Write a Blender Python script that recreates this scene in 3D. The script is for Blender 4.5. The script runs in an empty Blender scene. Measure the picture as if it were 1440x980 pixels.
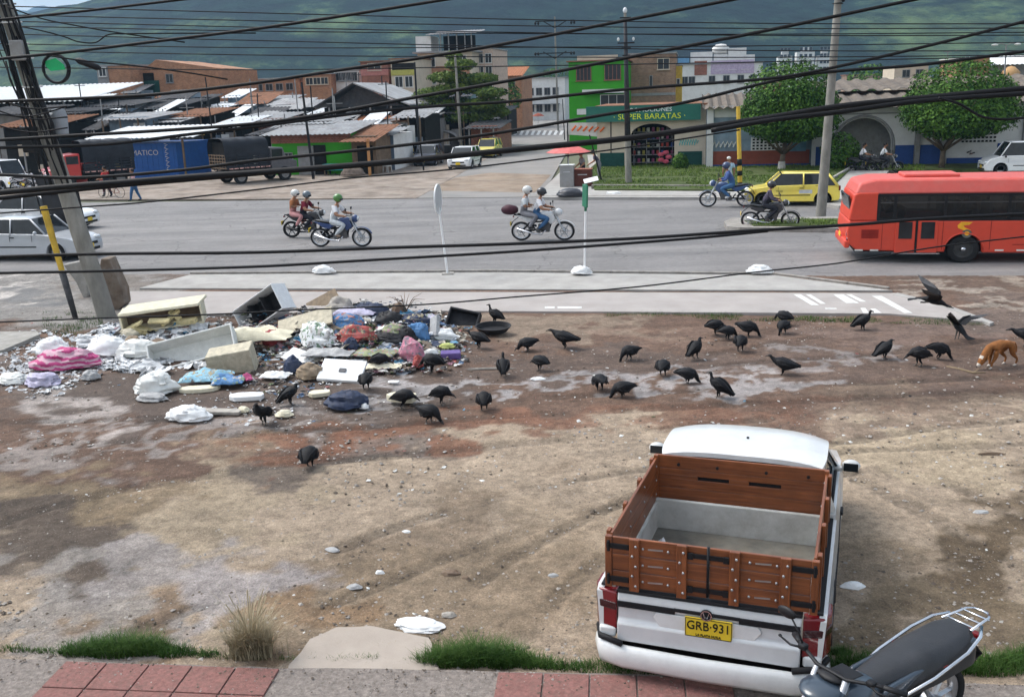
import bpy, bmesh, math, random
import numpy as np
from mathutils import Vector, Matrix, Euler, noise
R=math.radians
rnd=random.Random(7)
scene=bpy.context.scene
COL=scene.collection
# ------------------------------------------------------------------ camera calibration
FPX=1386.; CH=5.16; TH=R(14.53); ROLL=R(1.76)
_f=Vector((0,math.cos(TH),-math.sin(TH)));_u=Vector((0,math.sin(TH),math.cos(TH)));_r=Vector((1,0,0))
CR=math.cos(ROLL)*_r-math.sin(ROLL)*_u; CU=math.sin(ROLL)*_r+math.cos(ROLL)*_u; CF=_f
CP=Vector((0,0,CH))
def ray(px,py): return CF+CR*((px-720)/FPX)+CU*((490-py)/FPX)
def G(px,py,z=0.):
    d=ray(px,py); return CP+d*((z-CH)/d.z)
def proj(P):
    d=Vector(P)-CP; z=d.dot(CF); return 720+FPX*d.dot(CR)/z, 490-FPX*d.dot(CU)/z
def AT(px,py,Y):            # point on the sight line at world distance Y
    d=ray(px,py); return CP+d*(Y/d.y)
def HT(base,py):            # height above base whose image row is py
    d0=0.;z=3.
    for _ in range(30):
        y=proj(base+Vector((0,0,z)))[1]; y2=proj(base+Vector((0,0,z+.01)))[1]
        z-= (y-py)/((y2-y)/.01)
    return z
def pxm(P): # pixels per metre there
    return FPX/((Vector(P)-CP).dot(CF))
_a=G(190,405);_b=G(1250,410)
RD=math.atan2(_b.y-_a.y,_b.x-_a.x)
RV=Vector((math.cos(RD),math.sin(RD),0)); RN=Vector((-math.sin(RD),math.cos(RD),0))
def along(P,px,d=None):  # distance along road direction from P until image column px
    d=d or RV; t=1.
    for _ in range(30):
        x=proj(P+d*t)[0]; x2=proj(P+d*(t+.01))[0]; t-=(x-px)/((x2-x)/.01)
    return t
# ------------------------------------------------------------------ materials
MC={}
def newmat(name):
    m=bpy.data.materials.new(name); m.use_nodes=True
    nt=m.node_tree; b=nt.nodes['Principled BSDF']; return m,nt,b
def N(nt,t,**k):
    n=nt.nodes.new(t)
    for a,v in k.items():
        if a.startswith('i_'):
            n.inputs[a[2:].replace('_',' ')].default_value=v
        else: setattr(n,a,v)
    return n
def L(nt,a,b): nt.links.new(a,b)
def mat(name,col,rough=.75,metal=0.,var=.18,scale=4.,bump=.15,bscale=60.,spec=None,dirt=0.,dirtcol=(.12,.09,.065),alpha=1.,emit=None,coat=0.,zst=1.):
    if name in MC: return MC[name]
    m,nt,b=newmat(name)
    b.inputs['Roughness'].default_value=rough; b.inputs['Metallic'].default_value=metal
    b.inputs['Specular IOR Level'].default_value=spec if spec is not None else (.2 if rough>=.6 else .45); b.inputs['Coat Weight'].default_value=coat
    tc=N(nt,'ShaderNodeTexCoord'); mp=N(nt,'ShaderNodeMapping'); mp.inputs['Scale'].default_value=(1,1,zst)
    L(nt,tc.outputs['Object'],mp.inputs['Vector'])
    n1=N(nt,'ShaderNodeTexNoise',i_Scale=scale,i_Detail=6.,i_Roughness=.62); L(nt,mp.outputs[0],n1.inputs['Vector'])
    rp=N(nt,'ShaderNodeValToRGB'); e=rp.color_ramp.elements
    lo=[max(0,c*(1-var)) for c in col]; hi=[min(1,c*(1+var)) for c in col]
    e[0].position=.3; e[1].position=.7; e[0].color=(*lo,1); e[1].color=(*hi,1)
    L(nt,n1.outputs['Fac'],rp.inputs['Fac']); out=rp.outputs['Color']
    if dirt>0:
        n2=N(nt,'ShaderNodeTexNoise',i_Scale=scale*.6+.7,i_Detail=9.,i_Roughness=.75); L(nt,mp.outputs[0],n2.inputs['Vector'])
        mr=N(nt,'ShaderNodeMapRange'); mr.inputs[1].default_value=.45; mr.inputs[2].default_value=.72; mr.inputs[4].default_value=dirt
        L(nt,n2.outputs['Fac'],mr.inputs[0])
        mx=N(nt,'ShaderNodeMix',data_type='RGBA'); L(nt,mr.outputs[0],mx.inputs[0]); L(nt,out,mx.inputs[6]); mx.inputs[7].default_value=(*dirtcol,1); out=mx.outputs[2]
    L(nt,out,b.inputs['Base Color'])
    if bump>0:
        n3=N(nt,'ShaderNodeTexNoise',i_Scale=bscale,i_Detail=4.); L(nt,mp.outputs[0],n3.inputs['Vector'])
        bp=N(nt,'ShaderNodeBump',i_Strength=bump,i_Distance=.01); L(nt,n3.outputs['Fac'],bp.inputs['Height']); L(nt,bp.outputs[0],b.inputs['Normal'])
    if alpha<1: b.inputs['Alpha'].default_value=alpha
    MC[name]=m; return m
def brickmat(name,c1,c2,mort,sc=1.,bw=.5,bh=.25):
    if name in MC: return MC[name]
    m,nt,b=newmat(name); b.inputs['Roughness'].default_value=.9
    tc=N(nt,'ShaderNodeTexCoord'); sep=N(nt,'ShaderNodeSeparateXYZ'); L(nt,tc.outputs['Object'],sep.inputs[0])
    ad=N(nt,'ShaderNodeMath',operation='ADD'); L(nt,sep.outputs[0],ad.inputs[0]); L(nt,sep.outputs[1],ad.inputs[1])
    cb=N(nt,'ShaderNodeCombineXYZ'); L(nt,ad.outputs[0],cb.inputs[0]); L(nt,sep.outputs[2],cb.inputs[1])
    br=N(nt,'ShaderNodeTexBrick',i_Scale=sc,i_Mortar_Size=.012,i_Brick_Width=bw,i_Row_Height=bh)
    br.inputs['Color1'].default_value=(*c1,1);br.inputs['Color2'].default_value=(*c2,1);br.inputs['Mortar'].default_value=(*mort,1)
    L(nt,cb.outputs[0],br.inputs['Vector'])
    n=N(nt,'ShaderNodeTexNoise',i_Scale=.9,i_Detail=8.,i_Roughness=.7); L(nt,tc.outputs['Object'],n.inputs['Vector'])
    mr=N(nt,'ShaderNodeMapRange'); mr.inputs[1].default_value=.3;mr.inputs[2].default_value=.75;mr.inputs[3].default_value=1.25;mr.inputs[4].default_value=.6; L(nt,n.outputs['Fac'],mr.inputs[0])
    mx=N(nt,'ShaderNodeMix',data_type='RGBA',blend_type='MULTIPLY'); mx.inputs[0].default_value=1.
    L(nt,br.outputs['Color'],mx.inputs[6]); L(nt,mr.outputs[0],mx.inputs[7]); L(nt,mx.outputs[2],b.inputs['Base Color'])
    MC[name]=m; return m
def woodmat(name,c1,c2,axis=0,rough=.45,sc=9.):
    if name in MC: return MC[name]
    m,nt,b=newmat(name); b.inputs['Roughness'].default_value=rough
    tc=N(nt,'ShaderNodeTexCoord'); mp=N(nt,'ShaderNodeMapping'); s=[sc*2.5]*3; s[axis]=sc*.12; mp.inputs['Scale'].default_value=s
    L(nt,tc.outputs['Object'],mp.inputs['Vector'])
    n=N(nt,'ShaderNodeTexNoise',i_Scale=1.6,i_Detail=9.,i_Roughness=.7,i_Distortion=.6); L(nt,mp.outputs[0],n.inputs['Vector'])
    rp=N(nt,'ShaderNodeValToRGB'); e=rp.color_ramp.elements; e[0].position=.32;e[1].position=.68;e[0].color=(*c1,1);e[1].color=(*c2,1)
    L(nt,n.outputs['Fac'],rp.inputs['Fac'])
    n2=N(nt,'ShaderNodeTexNoise',i_Scale=3.,i_Detail=6.); L(nt,tc.outputs['Object'],n2.inputs['Vector'])
    mr=N(nt,'ShaderNodeMapRange'); mr.inputs[1].default_value=.3;mr.inputs[2].default_value=.7;mr.inputs[3].default_value=.7;mr.inputs[4].default_value=1.2;L(nt,n2.outputs['Fac'],mr.inputs[0])
    mx=N(nt,'ShaderNodeMix',data_type='RGBA',blend_type='MULTIPLY'); mx.inputs[0].default_value=1.; L(nt,rp.outputs[0],mx.inputs[6]); L(nt,mr.outputs[0],mx.inputs[7])
    L(nt,mx.outputs[2],b.inputs['Base Color'])
    bp=N(nt,'ShaderNodeBump',i_Strength=.25,i_Distance=.004); L(nt,n.outputs['Fac'],bp.inputs['Height']); L(nt,bp.outputs[0],b.inputs['Normal'])
    MC[name]=m; return m
def leafmat(name,c1,c2,c3=None,trans=.25):
    if name in MC: return MC[name]
    m,nt,b=newmat(name); b.inputs['Roughness'].default_value=.6; b.inputs['Specular IOR Level'].default_value=.12
    g=N(nt,'ShaderNodeNewGeometry'); tc=N(nt,'ShaderNodeTexCoord')
    n=N(nt,'ShaderNodeTexNoise',i_Scale=1.1,i_Detail=3.); L(nt,tc.outputs['Object'],n.inputs['Vector'])
    ad=N(nt,'ShaderNodeMath',operation='MULTIPLY_ADD'); L(nt,g.outputs['Random Per Island'],ad.inputs[0]); ad.inputs[1].default_value=.6
    sb=N(nt,'ShaderNodeMath',operation='MULTIPLY_ADD'); L(nt,n.outputs['Fac'],sb.inputs[0]); sb.inputs[1].default_value=1.2; sb.inputs[2].default_value=-.4
    L(nt,sb.outputs[0],ad.inputs[2])
    rp=N(nt,'ShaderNodeValToRGB'); e=rp.color_ramp.elements; e[0].position=.1;e[1].position=.95;e[0].color=(*c1,1);e[1].color=(*c2,1)
    if c3: x=e.new(.97); x.color=(*c3,1)
    L(nt,ad.outputs[0],rp.inputs['Fac']); L(nt,rp.outputs[0],b.inputs['Base Color'])
    MC[name]=m; return m
# ------------------------------------------------------------------ mesh builder
class MB:
    def __init__(s): s.v=[];s.f=[];s.m=[]
    def add(s,vs,fs,mi=0,M=None):
        o=len(s.v)
        if M is not None: vs=[tuple(M@Vector(v)) for v in vs]
        s.v+= [tuple(v) for v in vs]; s.f+=[tuple(o+i for i in f) for f in fs]; s.m+=[mi]*len(fs); return s
    def box(s,c,d,mi=0,rot=None,M=None,taper=1.):
        x,y,z=[k/2 for k in d]; t=taper
        vs=[(-x,-y,-z),(x,-y,-z),(x,y,-z),(-x,y,-z),(-x*t,-y*t,z),(x*t,-y*t,z),(x*t,y*t,z),(-x*t,y*t,z)]
        T=Matrix.Translation(c)
        if rot: T=T@Euler(rot).to_matrix().to_4x4()
        if M is not None: T=M@T
        return s.add(vs,[(0,3,2,1),(4,5,6,7),(0,1,5,4),(1,2,6,5),(2,3,7,6),(3,0,4,7)],mi,T)
    def tube(s,pts,r,n=8,mi=0,sq=1.,caps=True,up=(0,0,1)):
        pts=[Vector(p) for p in pts]; k=len(pts)
        rs=r if isinstance(r,(list,tuple)) else [r]*k
        vs=[];fs=[]
        for i,p in enumerate(pts):
            d=(pts[min(i+1,k-1)]-pts[max(i-1,0)])
            if d.length<1e-9: d=Vector((0,0,1))
            d.normalize(); a=Vector(up)
            if abs(d.dot(a))>.95: a=Vector((0,1,0))
            x=d.cross(a).normalized(); y=x.cross(d).normalized()
            rr=rs[i]; rx,ry=(rr if isinstance(rr,(tuple,list)) else (rr,rr*sq))
            for j in range(n):
                t=2*math.pi*j/n; vs.append(p+x*(math.cos(t)*rx)+y*(math.sin(t)*ry))
        for i in range(k-1):
            for j in range(n):
                a=i*n+j;b=i*n+(j+1)%n; fs.append((a,a+n,b+n,b))
        if caps: fs.append(tuple(range(n))); fs.append(tuple(range((k-1)*n+n-1,(k-1)*n-1,-1)))
        return s.add(vs,fs,mi)
    def cyl(s,p0,p1,r0,r1=None,n=12,mi=0): return s.tube([p0,p1],[r0,r0 if r1 is None else r1],n,mi)
    def prism(s,poly,a,b,axis='y',mi=0,M=None,mi_side=None):
        n=len(poly)
        def P(p,t): return {'y':(p[0],t,p[1]),'x':(t,p[0],p[1]),'z':(p[0],p[1],t)}[axis]
        vs=[P(p,a) for p in poly]+[P(p,b) for p in poly]
        s.add(vs,[tuple(range(n)),tuple(range(2*n-1,n-1,-1))],mi,M)
        o=len(s.v)-2*n
        for i in range(n):
            j=(i+1)%n; s.f.append((o+i,o+n+i,o+n+j,o+j)); s.m.append(mi if mi_side is None else mi_side)
        return s
    def lathe(s,prof,n=24,mi=0,M=None,close=False):   # prof (r,t) revolved about X axis: t along x
        k=len(prof);vs=[];fs=[]
        for j in range(n):
            a=2*math.pi*j/n
            for r,t in prof: vs.append((t,math.cos(a)*r,math.sin(a)*r))
        for j in range(n):
            j2=(j+1)%n
            for i in range(k-1 if not close else k):
                i2=(i+1)%k; fs.append((j*k+i,j*k+i2,j2*k+i2,j2*k+i))
        return s.add(vs,fs,mi,M)
    def ell(s,c,r,n=12,m=8,mi=0,M=None,nz=0.,seed=0,fr=1.5):
        vs=[];fs=[]
        for i in range(m+1):
            ph=math.pi*i/m
            for j in range(n):
                t=2*math.pi*j/n; d=Vector((math.sin(ph)*math.cos(t),math.sin(ph)*math.sin(t),math.cos(ph)))
                k=1.
                if nz: k+=nz*noise.noise(d*fr+Vector((seed*3.1,seed,0)))*2+nz*.6*noise.noise(d*fr*2.7+Vector((seed,0,5)))
                vs.append((c[0]+d.x*r[0]*k,c[1]+d.y*r[1]*k,c[2]+d.z*r[2]*k))
        for i in range(m):
            for j in range(n):
                a=i*n+j;b=i*n+(j+1)%n
                if i==0: fs.append((a,a+n,b+n))
                elif i==m-1: fs.append((a,a+n,b))
                else: fs.append((a,a+n,b+n,b))
        return s.add(vs,fs,mi,M)
    def grid(s,fn,nu,nv,mi=0):
        vs=[fn(i/nu,j/nv) for j in range(nv+1) for i in range(nu+1)]
        fs=[(j*(nu+1)+i,j*(nu+1)+i+1,(j+1)*(nu+1)+i+1,(j+1)*(nu+1)+i) for j in range(nv) for i in range(nu)]
        return s.add(vs,fs,mi)
    def sheet(s,fn,nu,nv,th=.01,mi=0):   # grid with thickness
        o=len(s.v); s.grid(fn,nu,nv,mi); vs=s.v[o:]; w=nu+1
        o2=len(s.v); s.v+=[(v[0],v[1],v[2]-th) for v in vs]
        for j in range(nv):
            for i in range(nu):
                a=o2+j*w+i; s.f.append((a,a+w,a+w+1,a+1)); s.m.append(mi)
        ed=[(i,i+1) for i in range(nu)]+[(nv*w+i+1,nv*w+i) for i in range(nu)]+[((j+1)*w,j*w) for j in range(nv)]+[(j*w+nu,(j+1)*w+nu) for j in range(nv)]
        for a,b in ed: s.f.append((o+b,o+a,o2+a,o2+b)); s.m.append(mi)
        return s
    def build(s,name,mats,parent=None,smooth=False,bevel=0.,sub=0,seg=2,sharp=None,fix=True):
        me=bpy.data.meshes.new(name); me.from_pydata(s.v,[],s.f)
        if not isinstance(mats,(list,tuple)): mats=[mats]
        for q in mats: me.materials.append(q)
        if len(mats)>1: me.polygons.foreach_set('material_index',s.m)
        if fix:
            bm=bmesh.new(); bm.from_mesh(me); bmesh.ops.recalc_face_normals(bm,faces=bm.faces); bm.to_mesh(me); bm.free()
        if smooth: me.polygons.foreach_set('use_smooth',[True]*len(me.polygons))
        if smooth and sharp: me.set_sharp_from_angle(angle=R(sharp))
        me.update(); o=bpy.data.objects.new(name,me); COL.objects.link(o)
        if parent: o.parent=parent
        if bevel>0:
            b=o.modifiers.new('b','BEVEL'); b.width=bevel; b.segments=seg; b.limit_method='ANGLE'; b.angle_limit=R(35); b.harden_normals=False
        if sub: q=o.modifiers.new('s','SUBSURF'); q.levels=sub; q.render_levels=sub
        return o
def tag(o,label=None,cat=None,group=None,kind=None):
    if label: o['label']=label
    if cat: o['category']=cat
    if group: o['group']=group
    if kind: o['kind']=kind
    return o
def thing(name,label,cat,loc=(0,0,0),rotz=0.,group=None,rot=None):
    o=bpy.data.objects.new(name,None); COL.objects.link(o); o.location=loc; o.rotation_euler=rot or (0,0,rotz); o.empty_display_size=.2
    return tag(o,label,cat,group)
def copy_tree(root,loc=None,rotz=None,label=None,group=None,parent=None):
    c=root.copy(); COL.objects.link(c)
    if parent: c.parent=parent
    if loc is not None: c.location=loc
    if rotz is not None: c.rotation_euler=(0,0,rotz)
    if label: c['label']=label
    if group: c['group']=group
    for ch in KIDS.get(root.name) or [x for x in COL.objects if x.parent==root]:
        copy_tree(ch,parent=c)
    return c
KIDS={}
def ztext(txt,size,depth=.004):
    cu=bpy.data.curves.new('t','FONT'); cu.body=txt; cu.size=size; cu.extrude=depth; cu.align_x='CENTER'; cu.align_y='CENTER'; cu.resolution_u=3
    o=bpy.data.objects.new('t',cu); COL.objects.link(o)
    dg=bpy.context.evaluated_depsgraph_get(); me=bpy.data.meshes.new_from_object(o.evaluated_get(dg))
    bpy.data.objects.remove(o); bpy.data.curves.remove(cu); return me
def text_part(name,txt,size,M,m,parent,sx=1.,bold=0.,depth=.004):
    me=ztext(txt,size,depth); me.transform(M@Matrix.Diagonal((sx,1,1,1)))
    me.materials.clear(); me.materials.append(m); me.name=name
    o=bpy.data.objects.new(name,me); COL.objects.link(o); o.parent=parent; return o
FACE_Y=Matrix(((1,0,0,0),(0,0,-1,0),(0,1,0,0),(0,0,0,1)))  # text plane facing -Y, reading along +X
def skin_mesh(joints,edges,root,sub=1):
    names=list(joints); me=bpy.data.meshes.new('sk')
    me.from_pydata([joints[n][0] for n in names],[(names.index(a),names.index(b)) for a,b in edges],[])
    o=bpy.data.objects.new('sk',me); COL.objects.link(o)
    md=o.modifiers.new('skin','SKIN'); md.use_smooth_shade=True; md.branch_smoothing=.6
    for i,n in enumerate(names):
        sv=me.skin_vertices[0].data[i]; r=joints[n][1]; sv.radius=r if isinstance(r,(tuple,list)) else (r,r); sv.use_root=(n==root)
    s=o.modifiers.new('s','SUBSURF'); s.levels=sub; s.render_levels=sub
    dg=bpy.context.evaluated_depsgraph_get(); dg.update(); out=bpy.data.meshes.new_from_object(o.evaluated_get(dg))
    bpy.data.objects.remove(o); bpy.data.meshes.remove(me); return out
# ------------------------------------------------------------------ common materials
def V3(c): return tuple(((x/255)/12.92 if x/255<=.04045 else ((x/255+.055)/1.055)**2.4) for x in c)
BLK=mat('black_plastic',(.012,.012,.014),.5,bump=.05,spec=.25); TYRE=mat('tyre_rubber',(.02,.02,.021),.85); STEEL=mat('steel',(.45,.46,.48),.35,metal=.9,bump=.05)
CHROME=mat('chrome',(.7,.7,.72),.18,metal=1.,bump=0.); WHP=mat('white_paint',(.78,.79,.8),.3,var=.04,bump=.02,dirt=.25,dirtcol=(.4,.38,.35),coat=.4)
GLASS=mat('dark_glass',(.018,.022,.026),.07,bump=0.,var=.3); RLENS=mat('red_lens',(.16,.008,.012),.18,bump=0.,coat=.5); CLENS=mat('clear_lens',(.6,.62,.64),.12,bump=0.)
CONC=mat('concrete',(.33,.315,.29),.9,var=.2,bump=.4,dirt=.5,dirtcol=(.16,.15,.13)); YEL=mat('yellow_paint',(.62,.4,.04),.5,dirt=.3)
PLATEY=mat('plate_yellow',(.78,.55,.03),.45,var=.08); INK=mat('ink_black',(.01,.01,.01),.6); SKIN=mat('skin_tan',(.3,.16,.1),.6,var=.08)
EXPO=.92; HAZE=.00026
# ================================================================== world, light, camera
SUN_EL=R(52); SUN_AZ=R(-62)      # azimuth measured from +Y towards +X
w=bpy.data.worlds.new('World'); scene.world=w; w.use_nodes=True; nt=w.node_tree; bg=nt.nodes['Background']
sk=N(nt,'ShaderNodeTexSky',sky_type='NISHITA'); sk.sun_disc=False; sk.sun_elevation=SUN_EL; sk.sun_rotation=SUN_AZ; sk.air_density=1.2; sk.dust_density=4.; sk.ozone_density=.6
hs=N(nt,'ShaderNodeHueSaturation'); hs.inputs['Saturation'].default_value=.3; L(nt,sk.outputs[0],hs.inputs['Color'])
tc=N(nt,'ShaderNodeTexCoord'); cn=N(nt,'ShaderNodeTexNoise',i_Scale=2.2,i_Detail=7.,i_Roughness=.6); L(nt,tc.outputs['Generated'],cn.inputs['Vector'])
cr=N(nt,'ShaderNodeMapRange'); cr.inputs[1].default_value=.35;cr.inputs[2].default_value=.65;cr.inputs[3].default_value=.85;cr.inputs[4].default_value=1.3; L(nt,cn.outputs['Fac'],cr.inputs[0])
mu=N(nt,'ShaderNodeMix',data_type='RGBA',blend_type='MULTIPLY'); mu.inputs[0].default_value=1.; L(nt,hs.outputs[0],mu.inputs[6]); L(nt,cr.outputs[0],mu.inputs[7])
L(nt,mu.outputs[2],bg.inputs['Color']); bg.inputs['Strength'].default_value=.15
sl=bpy.data.lights.new('sun','SUN'); sl.energy=1.55; sl.angle=R(30); sl.color=(1.,.955,.89)
so=bpy.data.objects.new('sun',sl); COL.objects.link(so)
sd=Vector((math.sin(SUN_AZ)*math.cos(SUN_EL),math.cos(SUN_AZ)*math.cos(SUN_EL),math.sin(SUN_EL)))
so.rotation_euler=sd.to_track_quat('Z','Y').to_euler()
cam=bpy.data.cameras.new('camera'); co=bpy.data.objects.new('camera',cam); COL.objects.link(co); scene.camera=co
cam.sensor_width=36; cam.lens=FPX/1440*36; cam.clip_start=.1; cam.clip_end=20000
Mx=Matrix((CR,CU,-CF)).transposed().to_4x4(); Mx.translation=CP; co.matrix_world=Mx
vs=scene.view_settings; vs.view_transform='Standard'; vs.look='None'; vs.exposure=EXPO; vs.gamma=1
scene.cycles.volume_bounces=0; scene.cycles.max_bounces=6; scene.cycles.transparent_max_bounces=12
try: scene.cycles.use_denoising=True
except: pass
# ================================================================== ground materials
def vnoise(x,y,seed=0):
    xi=np.floor(x).astype(np.int64); yi=np.floor(y).astype(np.int64); fx=x-xi; fy=y-yi; fx=fx*fx*(3-2*fx); fy=fy*fy*(3-2*fy)
    def h(a,b):
        n=(a*374761393+b*668265263+seed*69069)&0x7fffffff; n=((n^(n>>13))*1274126177)&0x7fffffff; return ((n^(n>>16))&0xffff)/65535.
    return (h(xi,yi)*(1-fx)+h(xi+1,yi)*fx)*(1-fy)+(h(xi,yi+1)*(1-fx)+h(xi+1,yi+1)*fx)*fy
def fbm(x,y,o=5,seed=0,p=.55):
    a=1;s=0;t=0
    for i in range(o): s=s+a*vnoise(x,y,seed+i*7); t+=a; a*=p; x=x*2.03+11;y=y*2.03+5
    return s/t
def LH(x,y):  # lot surface height
    return .047
SOILK=.8
def soil_material():
    m,nt,b=newmat('lot_soil'); at=N(nt,'ShaderNodeAttribute',attribute_name='soil'); tc=N(nt,'ShaderNodeTexCoord')
    def mulnoise(col,sc,lo,hi,f0=.3,f1=.7,det=6.,rg=.65):
        n=N(nt,'ShaderNodeTexNoise',i_Scale=sc,i_Detail=det,i_Roughness=rg); L(nt,tc.outputs['Object'],n.inputs['Vector'])
        r=N(nt,'ShaderNodeMapRange'); r.inputs[1].default_value=f0;r.inputs[2].default_value=f1;r.inputs[3].default_value=lo;r.inputs[4].default_value=hi; L(nt,n.outputs['Fac'],r.inputs[0])
        x=N(nt,'ShaderNodeMix',data_type='RGBA',blend_type='MULTIPLY'); x.inputs[0].default_value=1.; L(nt,col,x.inputs[6]); L(nt,r.outputs[0],x.inputs[7]); return x.outputs[2],n
    c,_=mulnoise(at.outputs['Color'],1.7,.78,1.2); c,_=mulnoise(c,9.,.66,1.3,.35,.65,8.,.75); c,n2=mulnoise(c,48.,.62,1.38,.33,.67,4.,.85)
    # embedded pebbles
    for sc,th,colr in ((34.,.16,(.42,.38,.33,1)),(16.,.1,(.3,.27,.24,1)),(60.,.2,(.1,.08,.065,1))):
        v=N(nt,'ShaderNodeTexVoronoi',i_Scale=sc); L(nt,tc.outputs['Object'],v.inputs['Vector'])
        lt=N(nt,'ShaderNodeMapRange'); lt.inputs[1].default_value=th;lt.inputs[2].default_value=th+.06;lt.inputs[3].default_value=1.;lt.inputs[4].default_value=0.; L(nt,v.outputs['Distance'],lt.inputs[0])
        sp=N(nt,'ShaderNodeSeparateColor'); L(nt,v.outputs['Color'],sp.inputs[0])
        g=N(nt,'ShaderNodeMath',operation='GREATER_THAN'); g.inputs[1].default_value=.72; L(nt,sp.outputs[0],g.inputs[0])
        mm=N(nt,'ShaderNodeMath',operation='MULTIPLY'); L(nt,lt.outputs[0],mm.inputs[0]); L(nt,g.outputs[0],mm.inputs[1])
        m3=N(nt,'ShaderNodeMath',operation='MULTIPLY'); m3.inputs[1].default_value=.45; L(nt,mm.outputs[0],m3.inputs[0])
        x=N(nt,'ShaderNodeMix',data_type='RGBA'); L(nt,m3.outputs[0],x.inputs[0]); L(nt,c,x.inputs[6]); x.inputs[7].default_value=colr; c=x.outputs[2]
    L(nt,c,b.inputs['Base Color'])
    mr=N(nt,'ShaderNodeMapRange'); L(nt,at.outputs['Alpha'],mr.inputs[0]); mr.inputs[3].default_value=.95; mr.inputs[4].default_value=.3; L(nt,mr.outputs[0],b.inputs['Roughness'])
    b.inputs['Specular IOR Level'].default_value=.3
    n=N(nt,'ShaderNodeTexNoise',i_Scale=22.,i_Detail=8.,i_Roughness=.75); L(nt,tc.outputs['Object'],n.inputs['Vector'])
    iv=N(nt,'ShaderNodeMapRange'); L(nt,at.outputs['Alpha'],iv.inputs[0]); iv.inputs[3].default_value=.95; iv.inputs[4].default_value=.15
    bp=N(nt,'ShaderNodeBump',i_Distance=.035); L(nt,iv.outputs[0],bp.inputs['Strength']); L(nt,n.outputs['Fac'],bp.inputs['Height']); L(nt,bp.outputs[0],b.inputs['Normal'])
    return m
def asphalt_material():
    m,nt,b=newmat('asphalt'); tc=N(nt,'ShaderNodeTexCoord'); b.inputs['Roughness'].default_value=.85
    mp=N(nt,'ShaderNodeMapping'); mp.inputs['Scale'].default_value=(.035,.75,1); L(nt,tc.outputs['Object'],mp.inputs['Vector'])
    n=N(nt,'ShaderNodeTexNoise',i_Scale=1.,i_Detail=5.,i_Roughness=.6); L(nt,mp.outputs[0],n.inputs['Vector'])
    rp=N(nt,'ShaderNodeValToRGB'); e=rp.color_ramp.elements; e[0].position=.3;e[1].position=.7;e[0].color=(.13,.125,.125,1);e[1].color=(.225,.212,.205,1); L(nt,n.outputs['Fac'],rp.inputs['Fac']); c=rp.outputs[0]
    for sc,lo,hi in ((.5,.85,1.15),(6.,.85,1.12),(70.,.6,1.4)):
        q=N(nt,'ShaderNodeTexNoise',i_Scale=sc,i_Detail=6.,i_Roughness=.7); L(nt,tc.outputs['Object'],q.inputs['Vector'])
        r=N(nt,'ShaderNodeMapRange'); r.inputs[1].default_value=.3;r.inputs[2].default_value=.7;r.inputs[3].default_value=lo;r.inputs[4].default_value=hi; L(nt,q.outputs['Fac'],r.inputs[0])
        x=N(nt,'ShaderNodeMix',data_type='RGBA',blend_type='MULTIPLY'); x.inputs[0].default_value=1.; L(nt,c,x.inputs[6]); L(nt,r.outputs[0],x.inputs[7]); c=x.outputs[2]
    dn=N(nt,'ShaderNodeTexNoise',i_Scale=1.3,i_Detail=5.); L(nt,tc.outputs['Object'],dn.inputs['Vector'])
    dv=N(nt,'ShaderNodeVectorMath',operation='MULTIPLY_ADD'); L(nt,dn.outputs['Color'],dv.inputs[0]); dv.inputs[1].default_value=(1.2,1.2,0); L(nt,tc.outputs['Object'],dv.inputs[2])
    v=N(nt,'ShaderNodeTexVoronoi',feature='DISTANCE_TO_EDGE',i_Scale=.22); L(nt,dv.outputs[0],v.inputs['Vector'])
    lt=N(nt,'ShaderNodeMapRange'); lt.inputs[1].default_value=.0;lt.inputs[2].default_value=.007;lt.inputs[3].default_value=.6;lt.inputs[4].default_value=0.; L(nt,v.outputs[0],lt.inputs[0])
    x=N(nt,'ShaderNodeMix',data_type='RGBA'); L(nt,lt.outputs[0],x.inputs[0]); L(nt,c,x.inputs[6]); x.inputs[7].default_value=(.04,.038,.036,1)
    L(nt,x.outputs[2],b.inputs['Base Color'])
    bp=N(nt,'ShaderNodeBump',i_Strength=.4,i_Distance=.01); L(nt,q.outputs['Fac'],bp.inputs['Height']); L(nt,bp.outputs[0],b.inputs['Normal']); return m
ASPH=asphalt_material()
PAVE=mat('pavement_concrete',(.36,.345,.325),.9,var=.13,scale=1.6,bump=.35,bscale=90,dirt=.35,dirtcol=(.2,.185,.165))
CYC=mat('cycle_path_pink',(.36,.33,.312),.9,var=.1,scale=1.1,bump=.3,bscale=90,dirt=.3,dirtcol=(.27,.235,.21))
KERBM=mat('kerb_concrete',(.3,.28,.255),.9,var=.2,bump=.4,dirt=.5,dirtcol=(.13,.11,.09))
APRON=mat('apron_dirt',(.235,.19,.155),.95,var=.42,scale=.5,bump=.5,bscale=20,dirt=.65,dirtcol=(.33,.31,.285))
FARG=mat('far_ground',(.11,.115,.075),.95,var=.5,scale=.02,bump=0)
LINEW=mat('line_paint',(.66,.66,.64),.8,var=.12,scale=12,bump=.2,dirt=.75,dirtcol=(.38,.36,.34))
def px_prism(name,pts,z0,z1,m,kind='structure'):
    P=[G(x,y,z1) for x,y in pts]; b=MB(); b.prism([(p.x,p.y) for p in P],z0,z1,'z'); return tag(b.build(name,m),kind=kind)
# ---- far ground (reaches the horizon)
b=MB(); b.grid(lambda u,v:((u-.5)*12000,-3000+v*12000,-.08),6,6); tag(b.build('ground',FARG),kind='structure')
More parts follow.
